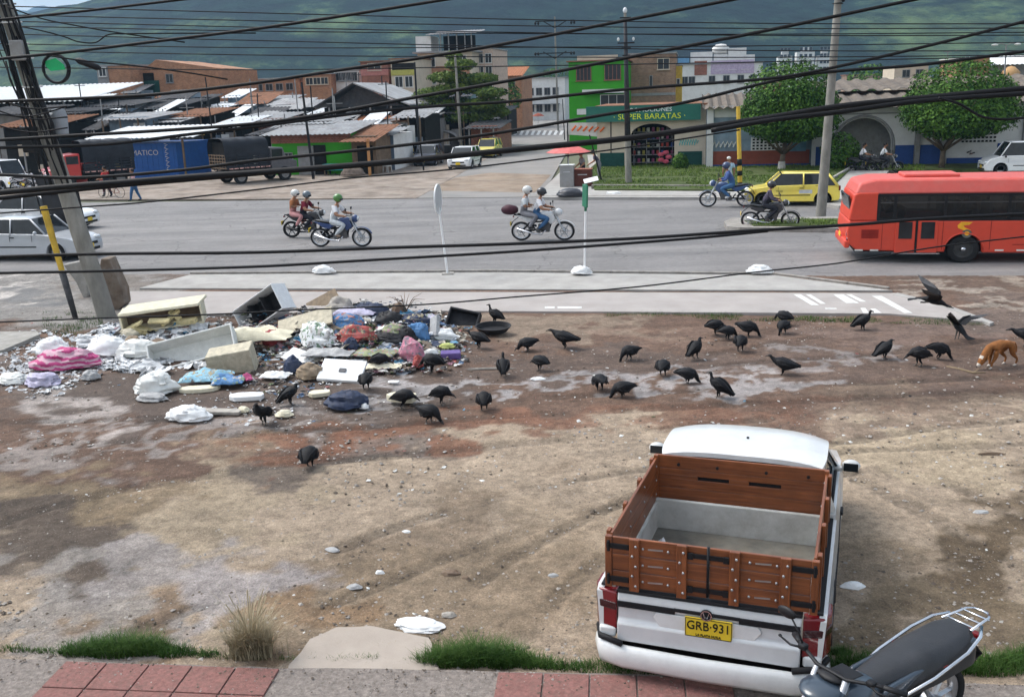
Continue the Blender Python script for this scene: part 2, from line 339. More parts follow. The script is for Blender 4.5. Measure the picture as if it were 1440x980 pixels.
# ---- main road
Pm=G(720,387); Pf=G(720,278)
def rpt(P,t,off=0): return P+RV*t+RN*off
FARW=(Pf-Pm).dot(RN)
b=MB(); q=[rpt(Pm,-90,-.3),rpt(Pm,90,-.3),rpt(Pm,90,FARW),rpt(Pm,-90,FARW)]
b.prism([(p.x,p.y) for p in q],-.07,0,'z'); road=tag(b.build('road',ASPH),kind='structure')
# ---- side street
px_prism('side_street',[(556,279),(762,277),(800,208),(797,150),(748,150),(690,184),(600,238)],-.06,.004,mat('street_asphalt',(.23,.22,.21),.9,var=.16,scale=.3,bump=.3,dirt=.35,dirtcol=(.3,.25,.2)))
px_prism('junction_patch',[(600,268),(752,271),(775,246),(690,243),(640,250)],-.02,.009,mat('junction_dirt',(.25,.19,.14),.95,var=.3,scale=.5,bump=.5,dirt=.6,dirtcol=(.3,.27,.24)))
# ---- left far apron
px_prism('apron',[(-260,282),(585,279),(700,215),(715,170),(520,178),(100,186),(-260,190)],-.05,.02,APRON)
# speed bump paint
m=MB()
for i in range(9):
    x=722+i*8; P=[G(x,190,.013),G(x+4,190,.013),G(x+7,184,.013),G(x+3,184,.013)]; m.prism([(p.x,p.y) for p in P],.006,.014,'z')
tag(m.build('road_markings',LINEW),kind='structure')
# ---- lot
def lot():
    x0,x1,y0=-17.,17.,7.0; st=.07; yE=(Pm.y)+6.
    nx=int((x1-x0)/st); ny=int((yE-y0)/st)
    X,Y=np.meshgrid(np.linspace(x0,x1,nx+1),np.linspace(y0,yE,ny+1))
    dist=(X-Pm.x)*RN.x+(Y-Pm.y)*RN.y   # beyond the road's near edge if > -.3
    # fold the far border onto the road edge
    Z=.012+.07*fbm(X*.55,Y*.55,4,3)+.014*fbm(X*4.,Y*4.,3,9)
    # tracks
    dx=X-CP.x;dy=Y-CP.y;dz=-CH
    zc=dx*CF.x+dy*CF.y+dz*CF.z; PX=720+FPX*(dx*CR.x+dy*CR.y+dz*CR.z)/zc; PY=490-FPX*(dx*CU.x+dy*CU.y+dz*CU.z)/zc
    wx=(fbm(X*1.3,Y*1.3,5,21)-.5); wy=(fbm(X*1.3,Y*1.3,5,31)-.5)
    sc=(PY-131)/400.
    QX=PX+wx*190*sc; QY=PY+wy*95*sc
    lin=lambda c:np.array(V3(c))
    bound=np.interp(PX,[-400,0,300,450,600,800,1100,1440,1900],[700,690,680,648,612,596,600,572,570])
    up=np.clip((bound-(PY+wy*70*sc))/14.,0,1)[...,None]
    C=lin((176,157,136))*(1-up)+lin((115,92,78))*up
    W=np.zeros_like(PX)
    B=[(110,755,170,72,-6,(98,86,76),.97,0),(60,690,240,26,0,(150,130,104),.7,0),(330,700,120,60,-28,(178,160,136),.8,0),(560,770,190,38,-24,(136,118,99),.7,0),
     (640,840,260,70,-3,(138,120,99),.75,0),(240,800,80,26,-8,(160,152,148),.85,0),(345,845,85,50,0,(168,160,158),.85,0),(70,850,110,32,-10,(150,144,139),.75,0),(160,890,120,28,-14,(158,151,146),.8,0),
     (200,862,60,18,-8,(132,108,84),.8,0),(230,915,60,10,0,(125,100,75),.6,0),(430,900,40,40,0,(138,112,86),.8,0),(1425,770,52,95,10,(98,82,62),.85,0),(1330,880,150,46,0,(116,100,78),.75,0),(1260,650,160,34,0,(182,164,138),.7,0),(1260,800,90,40,0,(128,110,88),.5,0),
     (480,652,150,15,-7,(110,98,90),.85,0),(560,618,230,20,-7,(132,92,72),.85,0),(860,592,260,14,-3,(128,94,76),.75,0),(1100,612,55,30,0,(122,98,84),.8,0),(1310,592,150,14,-2,(122,102,88),.6,0),
     (330,560,340,44,-2,(92,79,71),.85,.3),(820,512,220,20,-3,(98,83,74),.7,.3),(1180,520,240,26,0,(112,95,85),.6,.1),(1280,470,170,20,0,(132,112,102),.7,0),
     (100,592,75,20,10,(168,157,150),.85,.55),(620,552,130,9,-4,(162,156,154),.9,.7),(880,533,150,7,-4,(156,150,148),.85,.7),(1060,543,110,8,-4,(162,155,152),.85,.7),(1190,503,90,6,-5,(150,142,138),.7,.6),(330,610,170,9,-7,(150,140,134),.8,.5),
     (60,640,110,12,4,(155,146,140),.7,.3),(700,545,60,8,0,(160,153,150),.8,.7),(520,640,60,6,0,(140,130,122),.5,0),(750,462,190,14,0,(146,130,113),.75,0),(1000,470,150,10,0,(132,108,94),.6,0),(60,560,120,16,0,(110,98,90),.6,0),
     (20,520,120,20,0,(140,130,124),.5,0),(55,400,175,62,0,(146,141,136),1.,.15),(48,424,36,10,-3,(104,99,94),.95,.8),(8,412,46,9,-8,(188,180,172),.8,.6),(150,380,60,40,0,(125,114,104),.7,.1),
     (1400,402,150,20,4,(112,93,81),.95,0),(1350,414,90,6,8,(166,154,141),.8,0),(1420,450,120,22,0,(118,103,94),.8,0),(1480,400,90,7,6,(165,152,138),.7,0),
     (1330,560,200,12,0,(135,118,102),.6,0),(940,640,150,16,-4,(140,126,110),.5,0),(1000,760,240,60,0,(166,146,122),.4,0)]
    for cx,cy,rx,ry,an,col,st_,wet in B:
        a=R(an);ux=(QX-cx)*math.cos(a)+(QY-cy)*math.sin(a);uy=-(QX-cx)*math.sin(a)+(QY-cy)*math.cos(a)
        d=np.sqrt((ux/rx)**2+(uy/ry)**2); k=np.clip((1.22-d)/.34,0,1)*st_; C=C*(1-k[...,None])+lin(col)*k[...,None]; W=W*(1-k)+wet*k
    # wandering wheel ruts and washed-out streaks
    def track(pts,k,wd=.11,dark=.8,off=0.):
        nonlocal C,Z
        Q=[G(a,b) for a,b in pts]; P=[]
        for i in range(len(Q)-1):
            n=max(2,int((Q[i+1]-Q[i]).length/.25))
            for j in range(n): P.append(Q[i].lerp(Q[i+1],j/n))
        for _ in range(12): P=[P[0]]+[(P[i-1]+P[i]*2+P[i+1])/4 for i in range(1,len(P)-1)]+[P[-1]]
        D=np.full(X.shape,9.); S=np.zeros(X.shape); sl_=0.
        for i in range(len(P)-1):
            a=P[i];d=P[i+1]-a;l=d.length or 1e-6
            bx=(X>min(a.x,P[i+1].x)-.5)&(X<max(a.x,P[i+1].x)+.5)&(Y>min(a.y,P[i+1].y)-.5)&(Y<max(a.y,P[i+1].y)+.5)
            if not bx.any(): sl_+=l; continue
            tt=np.clip(((X[bx]-a.x)*d.x+(Y[bx]-a.y)*d.y)/l/l,0,1); dd=np.hypot(X[bx]-a.x-tt*d.x,Y[bx]-a.y-tt*d.y)
            m_=dd<D[bx]; Db=D[bx];Sb=S[bx]; Db[m_]=dd[m_]; Sb[m_]=(sl_+tt*l)[m_]; D[bx]=Db;S[bx]=Sb; sl_+=l
        D=D+.06*(fbm(X*2.5,Y*2.5,3,int(k*9))-.5); gap=np.clip((fbm(X*.8,Y*.8,3,91+int(k))-.3)*5,0,1)
        inn=np.clip((wd-D)/.04,0,1)*gap; lug=.5+.5*np.sign(np.sin(S*38)); rim=np.clip(1-abs(D-wd-.04)/.05,0,1)*gap
        C=C*(1-inn*(1-dark)*(.65+.35*lug))[...,None]*(1+rim*.12)[...,None]; Z=Z-inn*.016*(.6+.4*lug)+rim*.014
    for k,t_ in enumerate(([(60,940),(300,850),(560,742),(850,668),(1150,640),(1500,625)],[(200,960),(430,868),(680,770),(900,702),(1180,668),(1500,650)],[(560,960),(620,860),(760,760),(1000,660),(1300,606),(1500,590)],[(700,960),(760,850),(900,760),(1080,690)],
        [(-60,640),(300,618),(700,590),(1100,570),(1500,548)],[(-60,600),(300,590),(700,566),(1100,548),(1500,530)],[(200,600),(500,560),(800,530),(1200,505),(1500,470)],[(1000,500),(1200,470),(1400,430),(1500,410)],[(-50,760),(120,700),(420,655),(800,622),(1100,590)],[(1500,760),(1350,690),(1240,640),(1100,600)],[(1500,840),(1320,740),(1200,670),(1050,620)])): track(t_,k+1.3,.13 if k<4 else .16,.6 if k<4 else .66)
    rt=fbm(X*.25+Y*.06,Y*2.2,4,77); C=C*(1+(.30+.35*up[...,0])*(rt-.5))[...,None]
    grit=fbm(X*3.1,Y*3.1,4,55); C=C*(.84+.32*grit)[...,None]
    C=C*SOILK
    Z=np.where(W>.5,Z-.012,Z)
    keep=(dist<-.25)
    idx=-np.ones(X.shape,int); n=keep.sum(); idx[keep]=np.arange(n)
    V=np.stack([X[keep],Y[keep],Z[keep]],1)
    a=idx[:-1,:-1];b_=idx[:-1,1:];c=idx[1:,1:];d=idx[1:,:-1]; ok=(a>=0)&(b_>=0)&(c>=0)&(d>=0)
    F=np.stack([a[ok],b_[ok],c[ok],d[ok]],1)
    me=bpy.data.meshes.new('lot_ground'); me.vertices.add(n); me.vertices.foreach_set('co',V.astype(np.float32).ravel())
    me.loops.add(F.size); me.loops.foreach_set('vertex_index',F.ravel().astype(np.int32)); me.polygons.add(len(F))
    me.polygons.foreach_set('loop_start',np.arange(0,F.size,4,dtype=np.int32)); me.polygons.foreach_set('loop_total',np.full(len(F),4,np.int32)); me.update(calc_edges=True)
    at=me.color_attributes.new('soil','FLOAT_COLOR','POINT'); CA=np.concatenate([C[keep],W[keep][:,None]],1).astype(np.float32); at.data.foreach_set('color',CA.ravel())
    me.polygons.foreach_set('use_smooth',np.ones(len(F),bool)); me.materials.append(soil_material())
    o=bpy.data.objects.new('ground_lot',me); COL.objects.link(o); return tag(o,kind='structure')
lot()
# ---- near pavement and cycle path of the main road
px_prism('pavement',[(196,405),(268,386),(700,383),(1090,387),(1255,408.5)],-.05,.10,PAVE)
px_prism('cycle_path',[(176,409.5),(1262,412),(1330,428),(1397,453),(1252,441),(900,438.5),(600,437),(380,440),(170,446)],-.05,.105,CYC)
px_prism('cycle_path_edging',[(1262,411.5),(1330,427.6),(1398,453),(1392,455),(1322,430),(1255,414)],-.05,.112,PAVE)
m=MB()
def mark(pts):
    P=[G(x,y,.11) for x,y in pts]; m.prism([(p.x,p.y) for p in P],.1055,.109,'z')
for q in ([(1116,414),(1126,414),(1152,429),(1141,429)],[(1133,414),(1140,414),(1161,427),(1154,427)],[(1172,414),(1186,414),(1208,426),(1190,426)],[(1190,414),(1197,414),(1218,424),(1210,424)],
          [(1226,416),(1240,416),(1283,440),(1272,440)],[(1210,433),(1217,433),(1222,440),(1214,440)],[(1224,434),(1231,434),(1240,440),(1230,440)],[(766,431),(780,431),(780,433.5),(766,433.5)],[(784,431),(818,431),(818,433.5),(784,433.5)],[(600,383.2),(634,383.2),(634,384.5),(600,384.5)][:0] or [(1160,433),(1176,433),(1177,434.5),(1161,434.5)]): mark(q)
tag(m.build('road_markings',LINEW),kind='structure')
# broken slab on the left edge, concrete splash by the kerb
px_prism('concrete_slab',[(-30,466),(52,466),(56,470),(4,492),(-30,498)],-.05,.14,CONC)
def blotch(name,pts,z,m,k=5):
    P=[G(x,y,z) for x,y in pts]; out=[]
    for i in range(len(P)):
        a,b2=P[i],P[(i+1)%len(P)]
        for j in range(k):
            p=a.lerp(b2,j/k); n=noise.noise(p*3.)*.1; out.append((p.x+n,p.y+noise.noise(p*3.3+Vector((9,0,0)))*.1))
    mm=MB(); mm.prism(out,z-.12,z,'z'); return tag(mm.build(name,m),kind='structure')
SPL=mat('spilled_concrete',(.37,.32,.275),.9,var=.1,scale=2.5,bump=.4,bscale=50,dirt=.25,dirtcol=(.3,.25,.2))
blotch('concrete_patch',[(410,940),(438,898),(470,882),(520,880),(560,888),(600,898),(606,946)],.085,SPL)
# ---- foreground sidewalk
def fgy(x): return float(np.interp(x,[-300,0,400,600,1000,1440,1900],[919,925,939,941,951,962,975]))
ZS=.13
def fstrip(name,xa,xb,m,z=ZS,bot=1500,skew=0):
    pts=[(x,fgy(x)+rnd.uniform(-1.2,1.2)) for x in np.linspace(xa,xb,max(2,int((xb-xa)/40)))]
    pts+=[(xb+skew+(xb-720)*.35,bot),(xa+skew+(xa-720)*.35,bot)]
    return px_prism(name,pts,-.05,z,m)
SWK=mat('sidewalk_concrete',(.225,.195,.175),.92,var=.34,scale=26,bump=.9,bscale=80,dirt=.65,dirtcol=(.12,.1,.085))
fstrip('sidewalk',-500,1900,SWK)
PNK=mat('pink_tile',(.225,.108,.095),.85,var=.3,scale=30,bump=.6,bscale=90,dirt=.8,dirtcol=(.15,.1,.085))
m=MB()
def tiles(x0,x1):
    A=G(x0,fgy(x0)+2.5,ZS); B2=G(x1,fgy(x1)+2.5,ZS); u=(B2-A).normalized(); n=Vector((u.y,-u.x,0)); Lt=(B2-A).length; k=max(1,round(Lt/.42)); w_=Lt/k
    for i in range(k):
        for j in range(5):
            c=A+u*(w_*(i+.5))+n*(.42*(j+.5)); m.box((c.x,c.y,ZS+.006+rnd.uniform(-.0015,.0015)),(w_-.014,.42-.014,.022),0,(rnd.uniform(-.004,.004),rnd.uniform(-.004,.004),math.atan2(u.y,u.x)))
tiles(93,394); tiles(700,1028)
tag(m.build('sidewalk_tiles',PNK,bevel=.004,seg=1),kind='structure')
# ---- far side: verge, pavement, median
px_prism('pavement',[(757,272),(762,277.5),(1108,277.5),(1180,290),(1214,285),(1250,240),(1196,240),(1170,256),(1165,268),(832,266),(826,240),(800,236),(790,240)],-.05,.13,PAVE)
def kerbline(name,pts,h,wd,m,z0=0):
    b=MB()
    for (a,c) in zip(pts[:-1],pts[1:]):
        A=G(*a);C=G(*c);n=max(1,int((C-A).length/1.0)); dr=(C-A)/n
        for i in range(n):
            c0=A+dr*(i+.5); b.box((c0.x,c0.y,z0+h/2),(dr.length-.01,wd,h),0,(0,0,math.atan2(dr.y,dr.x)))
    return tag(b.build(name,m,bevel=.015,seg=1),kind='structure')
kerbline('kerb',[(757,274.5),(762,279.2),(1108,279.2)],.15,.16,KERBM)
kerbline('kerb',[(832,266.5),(1165,268.5)],.26,.14,KERBM,z0=.0)
kerbline('kerb',[(1172,256),(1198,240)],.3,.14,PAVE)
kerbline('kerb',[(268,387.2),(700,384),(1088,388.2),(1250,409)],.125,.1,KERBM,z0=-.02)
LAWN=mat('lawn_soil',(.06,.085,.025),.95,var=.5,scale=1.6,bump=.6,bscale=30,dirt=.3,dirtcol=(.16,.12,.07))
px_prism('verge',[(836,266),(1163,268),(1190,243),(1196,236),(1480,240),(1480,226),(840,228),(826,240)],-.05,.2,LAWN)
px_prism('far_pavement',[(830,242),(1130,239),(1480,236),(1480,214),(826,218)],-.05,.16,PAVE)
med=[(1018,312),(1030,306),(1110,306),(1190,304),(1480,302),(1480,318),(1190,321),(1040,320),(1022,318)]
px_prism('median',med,-.05,.16,KERBM)
px_prism('median_grass',[(1046,309),(1110,308),(1480,304),(1480,315),(1190,318),(1060,317)],-.05,.19,LAWN)
# ---- grass blades (uncountable)
GR1=leafmat('grass_green',(.02,.06,.008),(.08,.145,.03),(.25,.22,.09)); GR2=leafmat('lawn_green',(.06,.11,.015),(.15,.22,.04),(.24,.22,.09)); GRDP=leafmat('grass_straw',(.22,.18,.11),(.5,.43,.3),(.12,.16,.05)); GRD=leafmat('grass_dry',(.17,.13,.07),(.36,.29,.18),(.1,.13,.04))
def blades(b,P,h,w_,lean,n=1,seg=3,cur=None):
    for _ in range(n):
        a=rnd.uniform(0,6.283); lx,ly=math.cos(a),math.sin(a); H=h*rnd.uniform(.55,1.15); W_=w_*rnd.uniform(.7,1.3); le=lean*rnd.uniform(.2,1.2)*H
        px_,py_=-ly,lx; vs=[];o=len(b.v)
        for i in range(seg+1):
            t=i/seg; ww=W_*(1-t*.95)/2; q=(P[0]+lx*le*t*t,P[1]+ly*le*t*t,P[2]+H*(t-.25*lean*t*t))
            b.v.append((q[0]-px_*ww,q[1]-py_*ww,q[2])); b.v.append((q[0]+px_*ww,q[1]+py_*ww,q[2]))
        for i in range(seg): b.f.append((o+2*i,o+2*i+1,o+2*i+3,o+2*i+2)); b.m.append(0)
def inpoly(x,y,poly):
    c=False;j=len(poly)-1
    for i in range(len(poly)):
        if (poly[i][1]>y)!=(poly[j][1]>y) and x<(poly[j][0]-poly[i][0])*(y-poly[i][1])/(poly[j][1]-poly[i][1])+poly[i][0]: c=not c
        j=i
    return c
def fill_grass(name,pts,z,n,h,w_,lean,m,patch=0.,sc=1.):
    b=MB(); P=[G(x,y,z) for x,y in pts]; pl=[(p.x,p.y) for p in P]; xs=[p[0] for p in pl];ys=[p[1] for p in pl]; k=0;tries=0
    while k<n and tries<n*8:
        tries+=1; x=rnd.uniform(min(xs),max(xs));y=rnd.uniform(min(ys),max(ys))
        if not inpoly(x,y,pl): continue
        q=noise.noise(Vector((x*sc,y*sc,3)))
        if q<patch: continue
        blades(b,(x,y,z-.01),h*(.7+.6*max(0,q+.4)),w_,lean,1,2); k+=1
    return tag(b.build(name,m,fix=False),kind='stuff')
fill_grass('grass',[(836,265),(1163,267),(1190,243),(1196,238),(1300,240),(1300,230),(840,230),(828,240)],.2,15000,.13,.05,.7,GR2,-.25,.5)
fill_grass('grass',[(1046,309),(1110,308),(1190,306),(1190,318),(1060,317)],.18,900,.13,.03,.7,GR2)
fill_grass('grass',[(850,440),(1395,452),(1380,460),(1180,455),(850,449)],.03,3200,.12,.012,.8,GR1,-.15,1.3)
fill_grass('grass',[(655,441),(850,440),(850,446),(655,446)],.03,500,.07,.012,.8,GR1,0.)
fill_grass('grass',[(60,440),(140,440),(150,470),(85,476),(60,462)],.04,900,.12,.012,.8,GR1,-.1,1.5)
def tuft(P,r,h,n,m,w_=.008,lean=.8,name='grass_tuft'):
    b=MB()
    for i in range(n):
        a=rnd.uniform(0,6.283);q=r*math.sqrt(rnd.random())
        x=P.x+math.cos(a)*q;y=P.y+math.sin(a)*q*.45
        blades(b,(x,y,.04),h*(1-.45*q/r),w_,lean,1,3)
    return b,m
def grassrow(specs,m,name='grass'):
    bb=MB()
    for (x,y,r,h,n,le) in specs:
        b,_=tuft(G(x,y),r,h,n,m,lean=le); o=len(bb.v); bb.v+=b.v; bb.f+=[tuple(o+i for i in f) for f in b.f]; bb.m+=b.m
    return tag(bb.build(name,m,fix=False),kind='stuff')
grassrow([(120,922,.25,.2,700,.9),(165,922,.3,.28,1200,.9),(205,920,.25,.25,1000,.9),(250,925,.2,.16,450,.9),(290,928,.15,.12,260,.9)],GR1)
grassrow([(625,938,.25,.26,1100,.9),(665,936,.28,.33,1700,.9),(705,936,.28,.28,1300,.9),(750,940,.2,.16,500,.9),(790,943,.2,.12,300,.9),(850,945,.3,.12,500,.9),(900,946,.3,.1,400,.9)],GR1)
grassrow([(1210,945,.35,.2,1300,.9),(1260,935,.3,.16,700,.9),(1330,945,.3,.16,800,.9),(1400,945,.35,.2,1400,.9),(1450,935,.3,.2,900,.9),(1180,925,.12,.14,300,.9)],GR1)
b,_=tuft(G(355,930),.2,.78,900,GRDP,w_=.009,lean=.8)
for i in range(260): blades(b,(G(355,930).x+rnd.gauss(0,.12),G(355,930).y+rnd.gauss(0,.05),.04),.3,.009,.8)
for s in range(16):
    a=rnd.uniform(0,6.28); p=G(355,930); b.tube([(p.x,p.y,.05),(p.x+math.cos(a)*.06,p.y+.04*math.sin(a),.4),(p.x+math.cos(a)*.2,p.y+.1*math.sin(a),.66+rnd.uniform(-.1,.08))],[.003,.002,.005],4)
tag(b.build('dry_grass_clump',GRDP,fix=False),'tall dry straw-coloured grass clump by the pink tiled pavement','grass clump')
grassrow([(x,fgy(x)-3+rnd.uniform(-3,2),.1,rnd.uniform(.05,.13),rnd.randint(20,90),.9) for x in list(range(0,120,14))+list(range(300,620,16))+list(range(700,1150,18))],GR1)
grassrow([(x,fgy(x)-8+rnd.uniform(-20,2),.12,rnd.uniform(.04,.1),rnd.randint(15,50),.9) for x in (30,60,420,470,545,820,880,940,1000,1210,1300,1390)],GRD)
# ---- loose stones (uncountable)
def stones(name,n,fn,smin,smax,m,flat=.6,spread=1.):
    b=MB(); oc=[Vector(v) for v in ((1,0,0),(-1,0,0),(0,1,0),(0,-1,0),(0,0,1),(0,0,-1))]; fc=[(0,2,4),(2,1,4),(1,3,4),(3,0,4),(2,0,5),(1,2,5),(3,1,5),(0,3,5)]
    for i in range(n):
        p=fn()
        if p is None: continue
        s=smin+(smax-smin)*rnd.random()**3; Mr=Euler((rnd.uniform(-.3,.3),rnd.uniform(-.3,.3),rnd.uniform(0,6))).to_matrix()
        vs=[]
        for v in oc: q=Mr@Vector((v.x*s*rnd.uniform(.6,1.3),v.y*s*rnd.uniform(.6,1.2),v.z*s*flat*rnd.uniform(.6,1.2))); vs.append((p[0]+q.x,p[1]+q.y,p[2]+q.z))
        b.add(vs,fc)
    return tag(b.build(name,m,fix=False),kind='stuff')
def rlot(x0=0,x1=1440,y0=440,y1=930):
    def f():
        y=y0+(y1-y0)*rnd.random()**1.0; p=G(rnd.uniform(x0,x1),y)
        return (p.x,p.y,LH(p.x,p.y))
    return f
STN=mat('stone_grey',(.34,.31,.28),.9,var=.3,scale=3); STD=mat('stone_dark',(.13,.105,.085),.9,var=.4,scale=3); LIT=mat('litter_white',(.6,.6,.58),.7,var=.3,scale=3)
stones('gravel',5200,rlot(-60,1500,560,950),.006,.04,STN); stones('gravel',5200,rlot(-60,1500,440,930),.006,.036,STD); stones('gravel',900,rlot(-60,1500,440,560),.012,.045,STN)
stones('litter_scraps',330,rlot(0,1440,445,700),.012,.05,LIT,.3); stones('litter_scraps',500,rlot(1100,1300,448,490),.012,.04,STN,.4); stones('litter_scraps',420,rlot(20,560,560,660),.012,.05,STN,.3)
def rside():
    x=rnd.uniform(0,1440); y=fgy(x)+rnd.random()**2*40; p=G(x,y,ZS+.02); return (p.x,p.y,ZS+.018)
stones('gravel',700,rside,.004,.018,STD); stones('gravel',350,rside,.004,.016,STN)
stones('litter_scraps',60,rlot(0,1440,700,900),.008,.03,LIT,.3)
# ================================================================== hills
def hills():
    nu,nv=260,90
    def fn(u,v):
        x=-3800+7600*u; t=v**1.5; y=650+t*3300
        r=.5+.5*noise.fractal(Vector((x*.0011+5,y*.0011,2)),.9,2.,7); rg=1-abs(1.4*noise.fractal(Vector((x*.0021,y*.0009,14)),.9,2.,6))
        q=1/(1+math.exp(-(x+450)/190)); H=(270+70*math.sin(x*.0025)) *(1-q)+q*(760+60*math.sin(x*.0012)+180*max(0,min(1,(x-600)/900)))
        base=H*(t**.8)*(1.25 if t<.8 else 1.25-.4*(t-.8))
        z=-2+base*(.62+.6*r)+(70+60*q)*rg*min(1,t*3)*(1-.3*t)
        return (x,y,z-60*min(1,t*6) if t>0 else -4)
    b=MB(); b.grid(fn,nu,nv)
    m,nt,bs=newmat('hill_forest'); bs.inputs['Roughness'].default_value=.95; bs.inputs['Specular IOR Level'].default_value=.1; tc=N(nt,'ShaderNodeTexCoord')
    n=N(nt,'ShaderNodeTexNoise',i_Scale=.0045,i_Detail=12.,i_Roughness=.74); L(nt,tc.outputs['Object'],n.inputs['Vector'])
    rp=N(nt,'ShaderNodeValToRGB'); e=rp.color_ramp.elements; e[0].position=.44; e[0].color=(.001,.005,.005,1); e[1].position=.62; e[1].color=(.13,.19,.07,1); x=e.new(.53); x.color=(.012,.035,.022,1)
    L(nt,n.outputs['Fac'],rp.inputs['Fac'])
    v=N(nt,'ShaderNodeTexVoronoi',i_Scale=.045); L(nt,tc.outputs['Object'],v.inputs['Vector'])
    mr=N(nt,'ShaderNodeMapRange'); mr.inputs[3].default_value=1.7;mr.inputs[4].default_value=.3; L(nt,v.outputs['Distance'],mr.inputs[0])
    mx=N(nt,'ShaderNodeMix',data_type='RGBA',blend_type='MULTIPLY'); mx.inputs[0].default_value=1.; L(nt,rp.outputs[0],mx.inputs[6]); L(nt,mr.outputs[0],mx.inputs[7]); L(nt,mx.outputs[2],bs.inputs['Base Color'])
    bp=N(nt,'ShaderNodeBump',i_Strength=1.,i_Distance=40.); L(nt,n.outputs['Fac'],bp.inputs['Height']); L(nt,bp.outputs[0],bs.inputs['Normal'])
    return tag(b.build('hills',m,smooth=True),kind='structure'),fn
HILL,hfn=hills()
# ================================================================== haze
b=MB(); b.box((0,2400,590),(8600,5800,1220)); hz=b.build('haze',[]); hz.data.materials.clear()
m=bpy.data.materials.new('haze'); m.use_nodes=True; nt=m.node_tree; nt.nodes.clear(); pv=nt.nodes.new('ShaderNodeVolumePrincipled'); ou=nt.nodes.new('ShaderNodeOutputMaterial')
pv.inputs['Color'].default_value=(.4,.68,1,1); pv.inputs['Density'].default_value=HAZE; pv.inputs['Anisotropy'].default_value=.2; L(nt,pv.outputs[0],ou.inputs['Volume'])
hz.data.materials.append(m); tag(hz,kind='stuff')
# ================================================================== vehicle pieces
def arch(cx,r,z0,n=9): # wheel arch points from rear to front (going +x), at sill height z0, wheel centre height r0
    zc=.3; out=[]
    a0=math.asin(max(-1,min(1,(z0-zc)/r)))
    for i in range(n+1):
        a=math.pi-a0-(math.pi-2*a0)*i/n; out.append((cx+r*math.cos(a),zc+r*math.sin(a)))
    return out
def wheel(parent,x,y,r,wd,side,rimc=None,spokes=5,name='wheel',z=None,steer=0):
    z=r if z is None else z
    m=MB(); m.lathe([(r*.62,-wd/2),(r*.93,-wd/2),(r,-wd*.3),(r,wd*.3),(r*.93,wd/2),(r*.62,wd/2)],22,close=True)
    t=m.build(name,TYRE,parent,smooth=True,sharp=40); t.location=(x,y,z); t.rotation_euler=(0,0,R(90)+steer)
    h=MB(); s=-side
    h.lathe([(0,wd*.2*s),(r*.16,wd*.22*s),(r*.2,wd*.12*s),(r*.52,wd*.1*s),(r*.6,wd*.42*s),(r*.64,wd*.42*s),(r*.64,-wd*.4*s),(0,-wd*.4*s)],20)
    for k in range(spokes):
        a=2*math.pi*k/spokes; h.box((wd*.2*s,math.cos(a)*r*.37,math.sin(a)*r*.37),(wd*.12,r*.5,r*.13),0,(a,0,0))
    q=h.build('rim',rimc or STEEL,t,smooth=True,sharp=30); return t
def taperbox(b,pb,pt,mi=0):   # two rings of equal length
    n=len(pb); b.add(list(pb)+list(pt),[tuple(range(n-1,-1,-1)),tuple(range(n,2*n))]+[(i,(i+1)%n,n+(i+1)%n,n+i) for i in range(n)],mi)
UNDER=mat('underbody',(.012,.012,.012),.9)
CABIN=mat('cabin_grey',(.05,.05,.055),.8)
def plate(parent,x,y,z,rz,txt='',w_=.33,tilt=0):
    M=Matrix.Translation((x,y,z))@Euler((tilt,0,rz)).to_matrix().to_4x4()
    m=MB(); m.box((0,0,0),(w_,.012,.15),0,M=M); p=m.build('number_plate',PLATEY,parent)
    return p,M
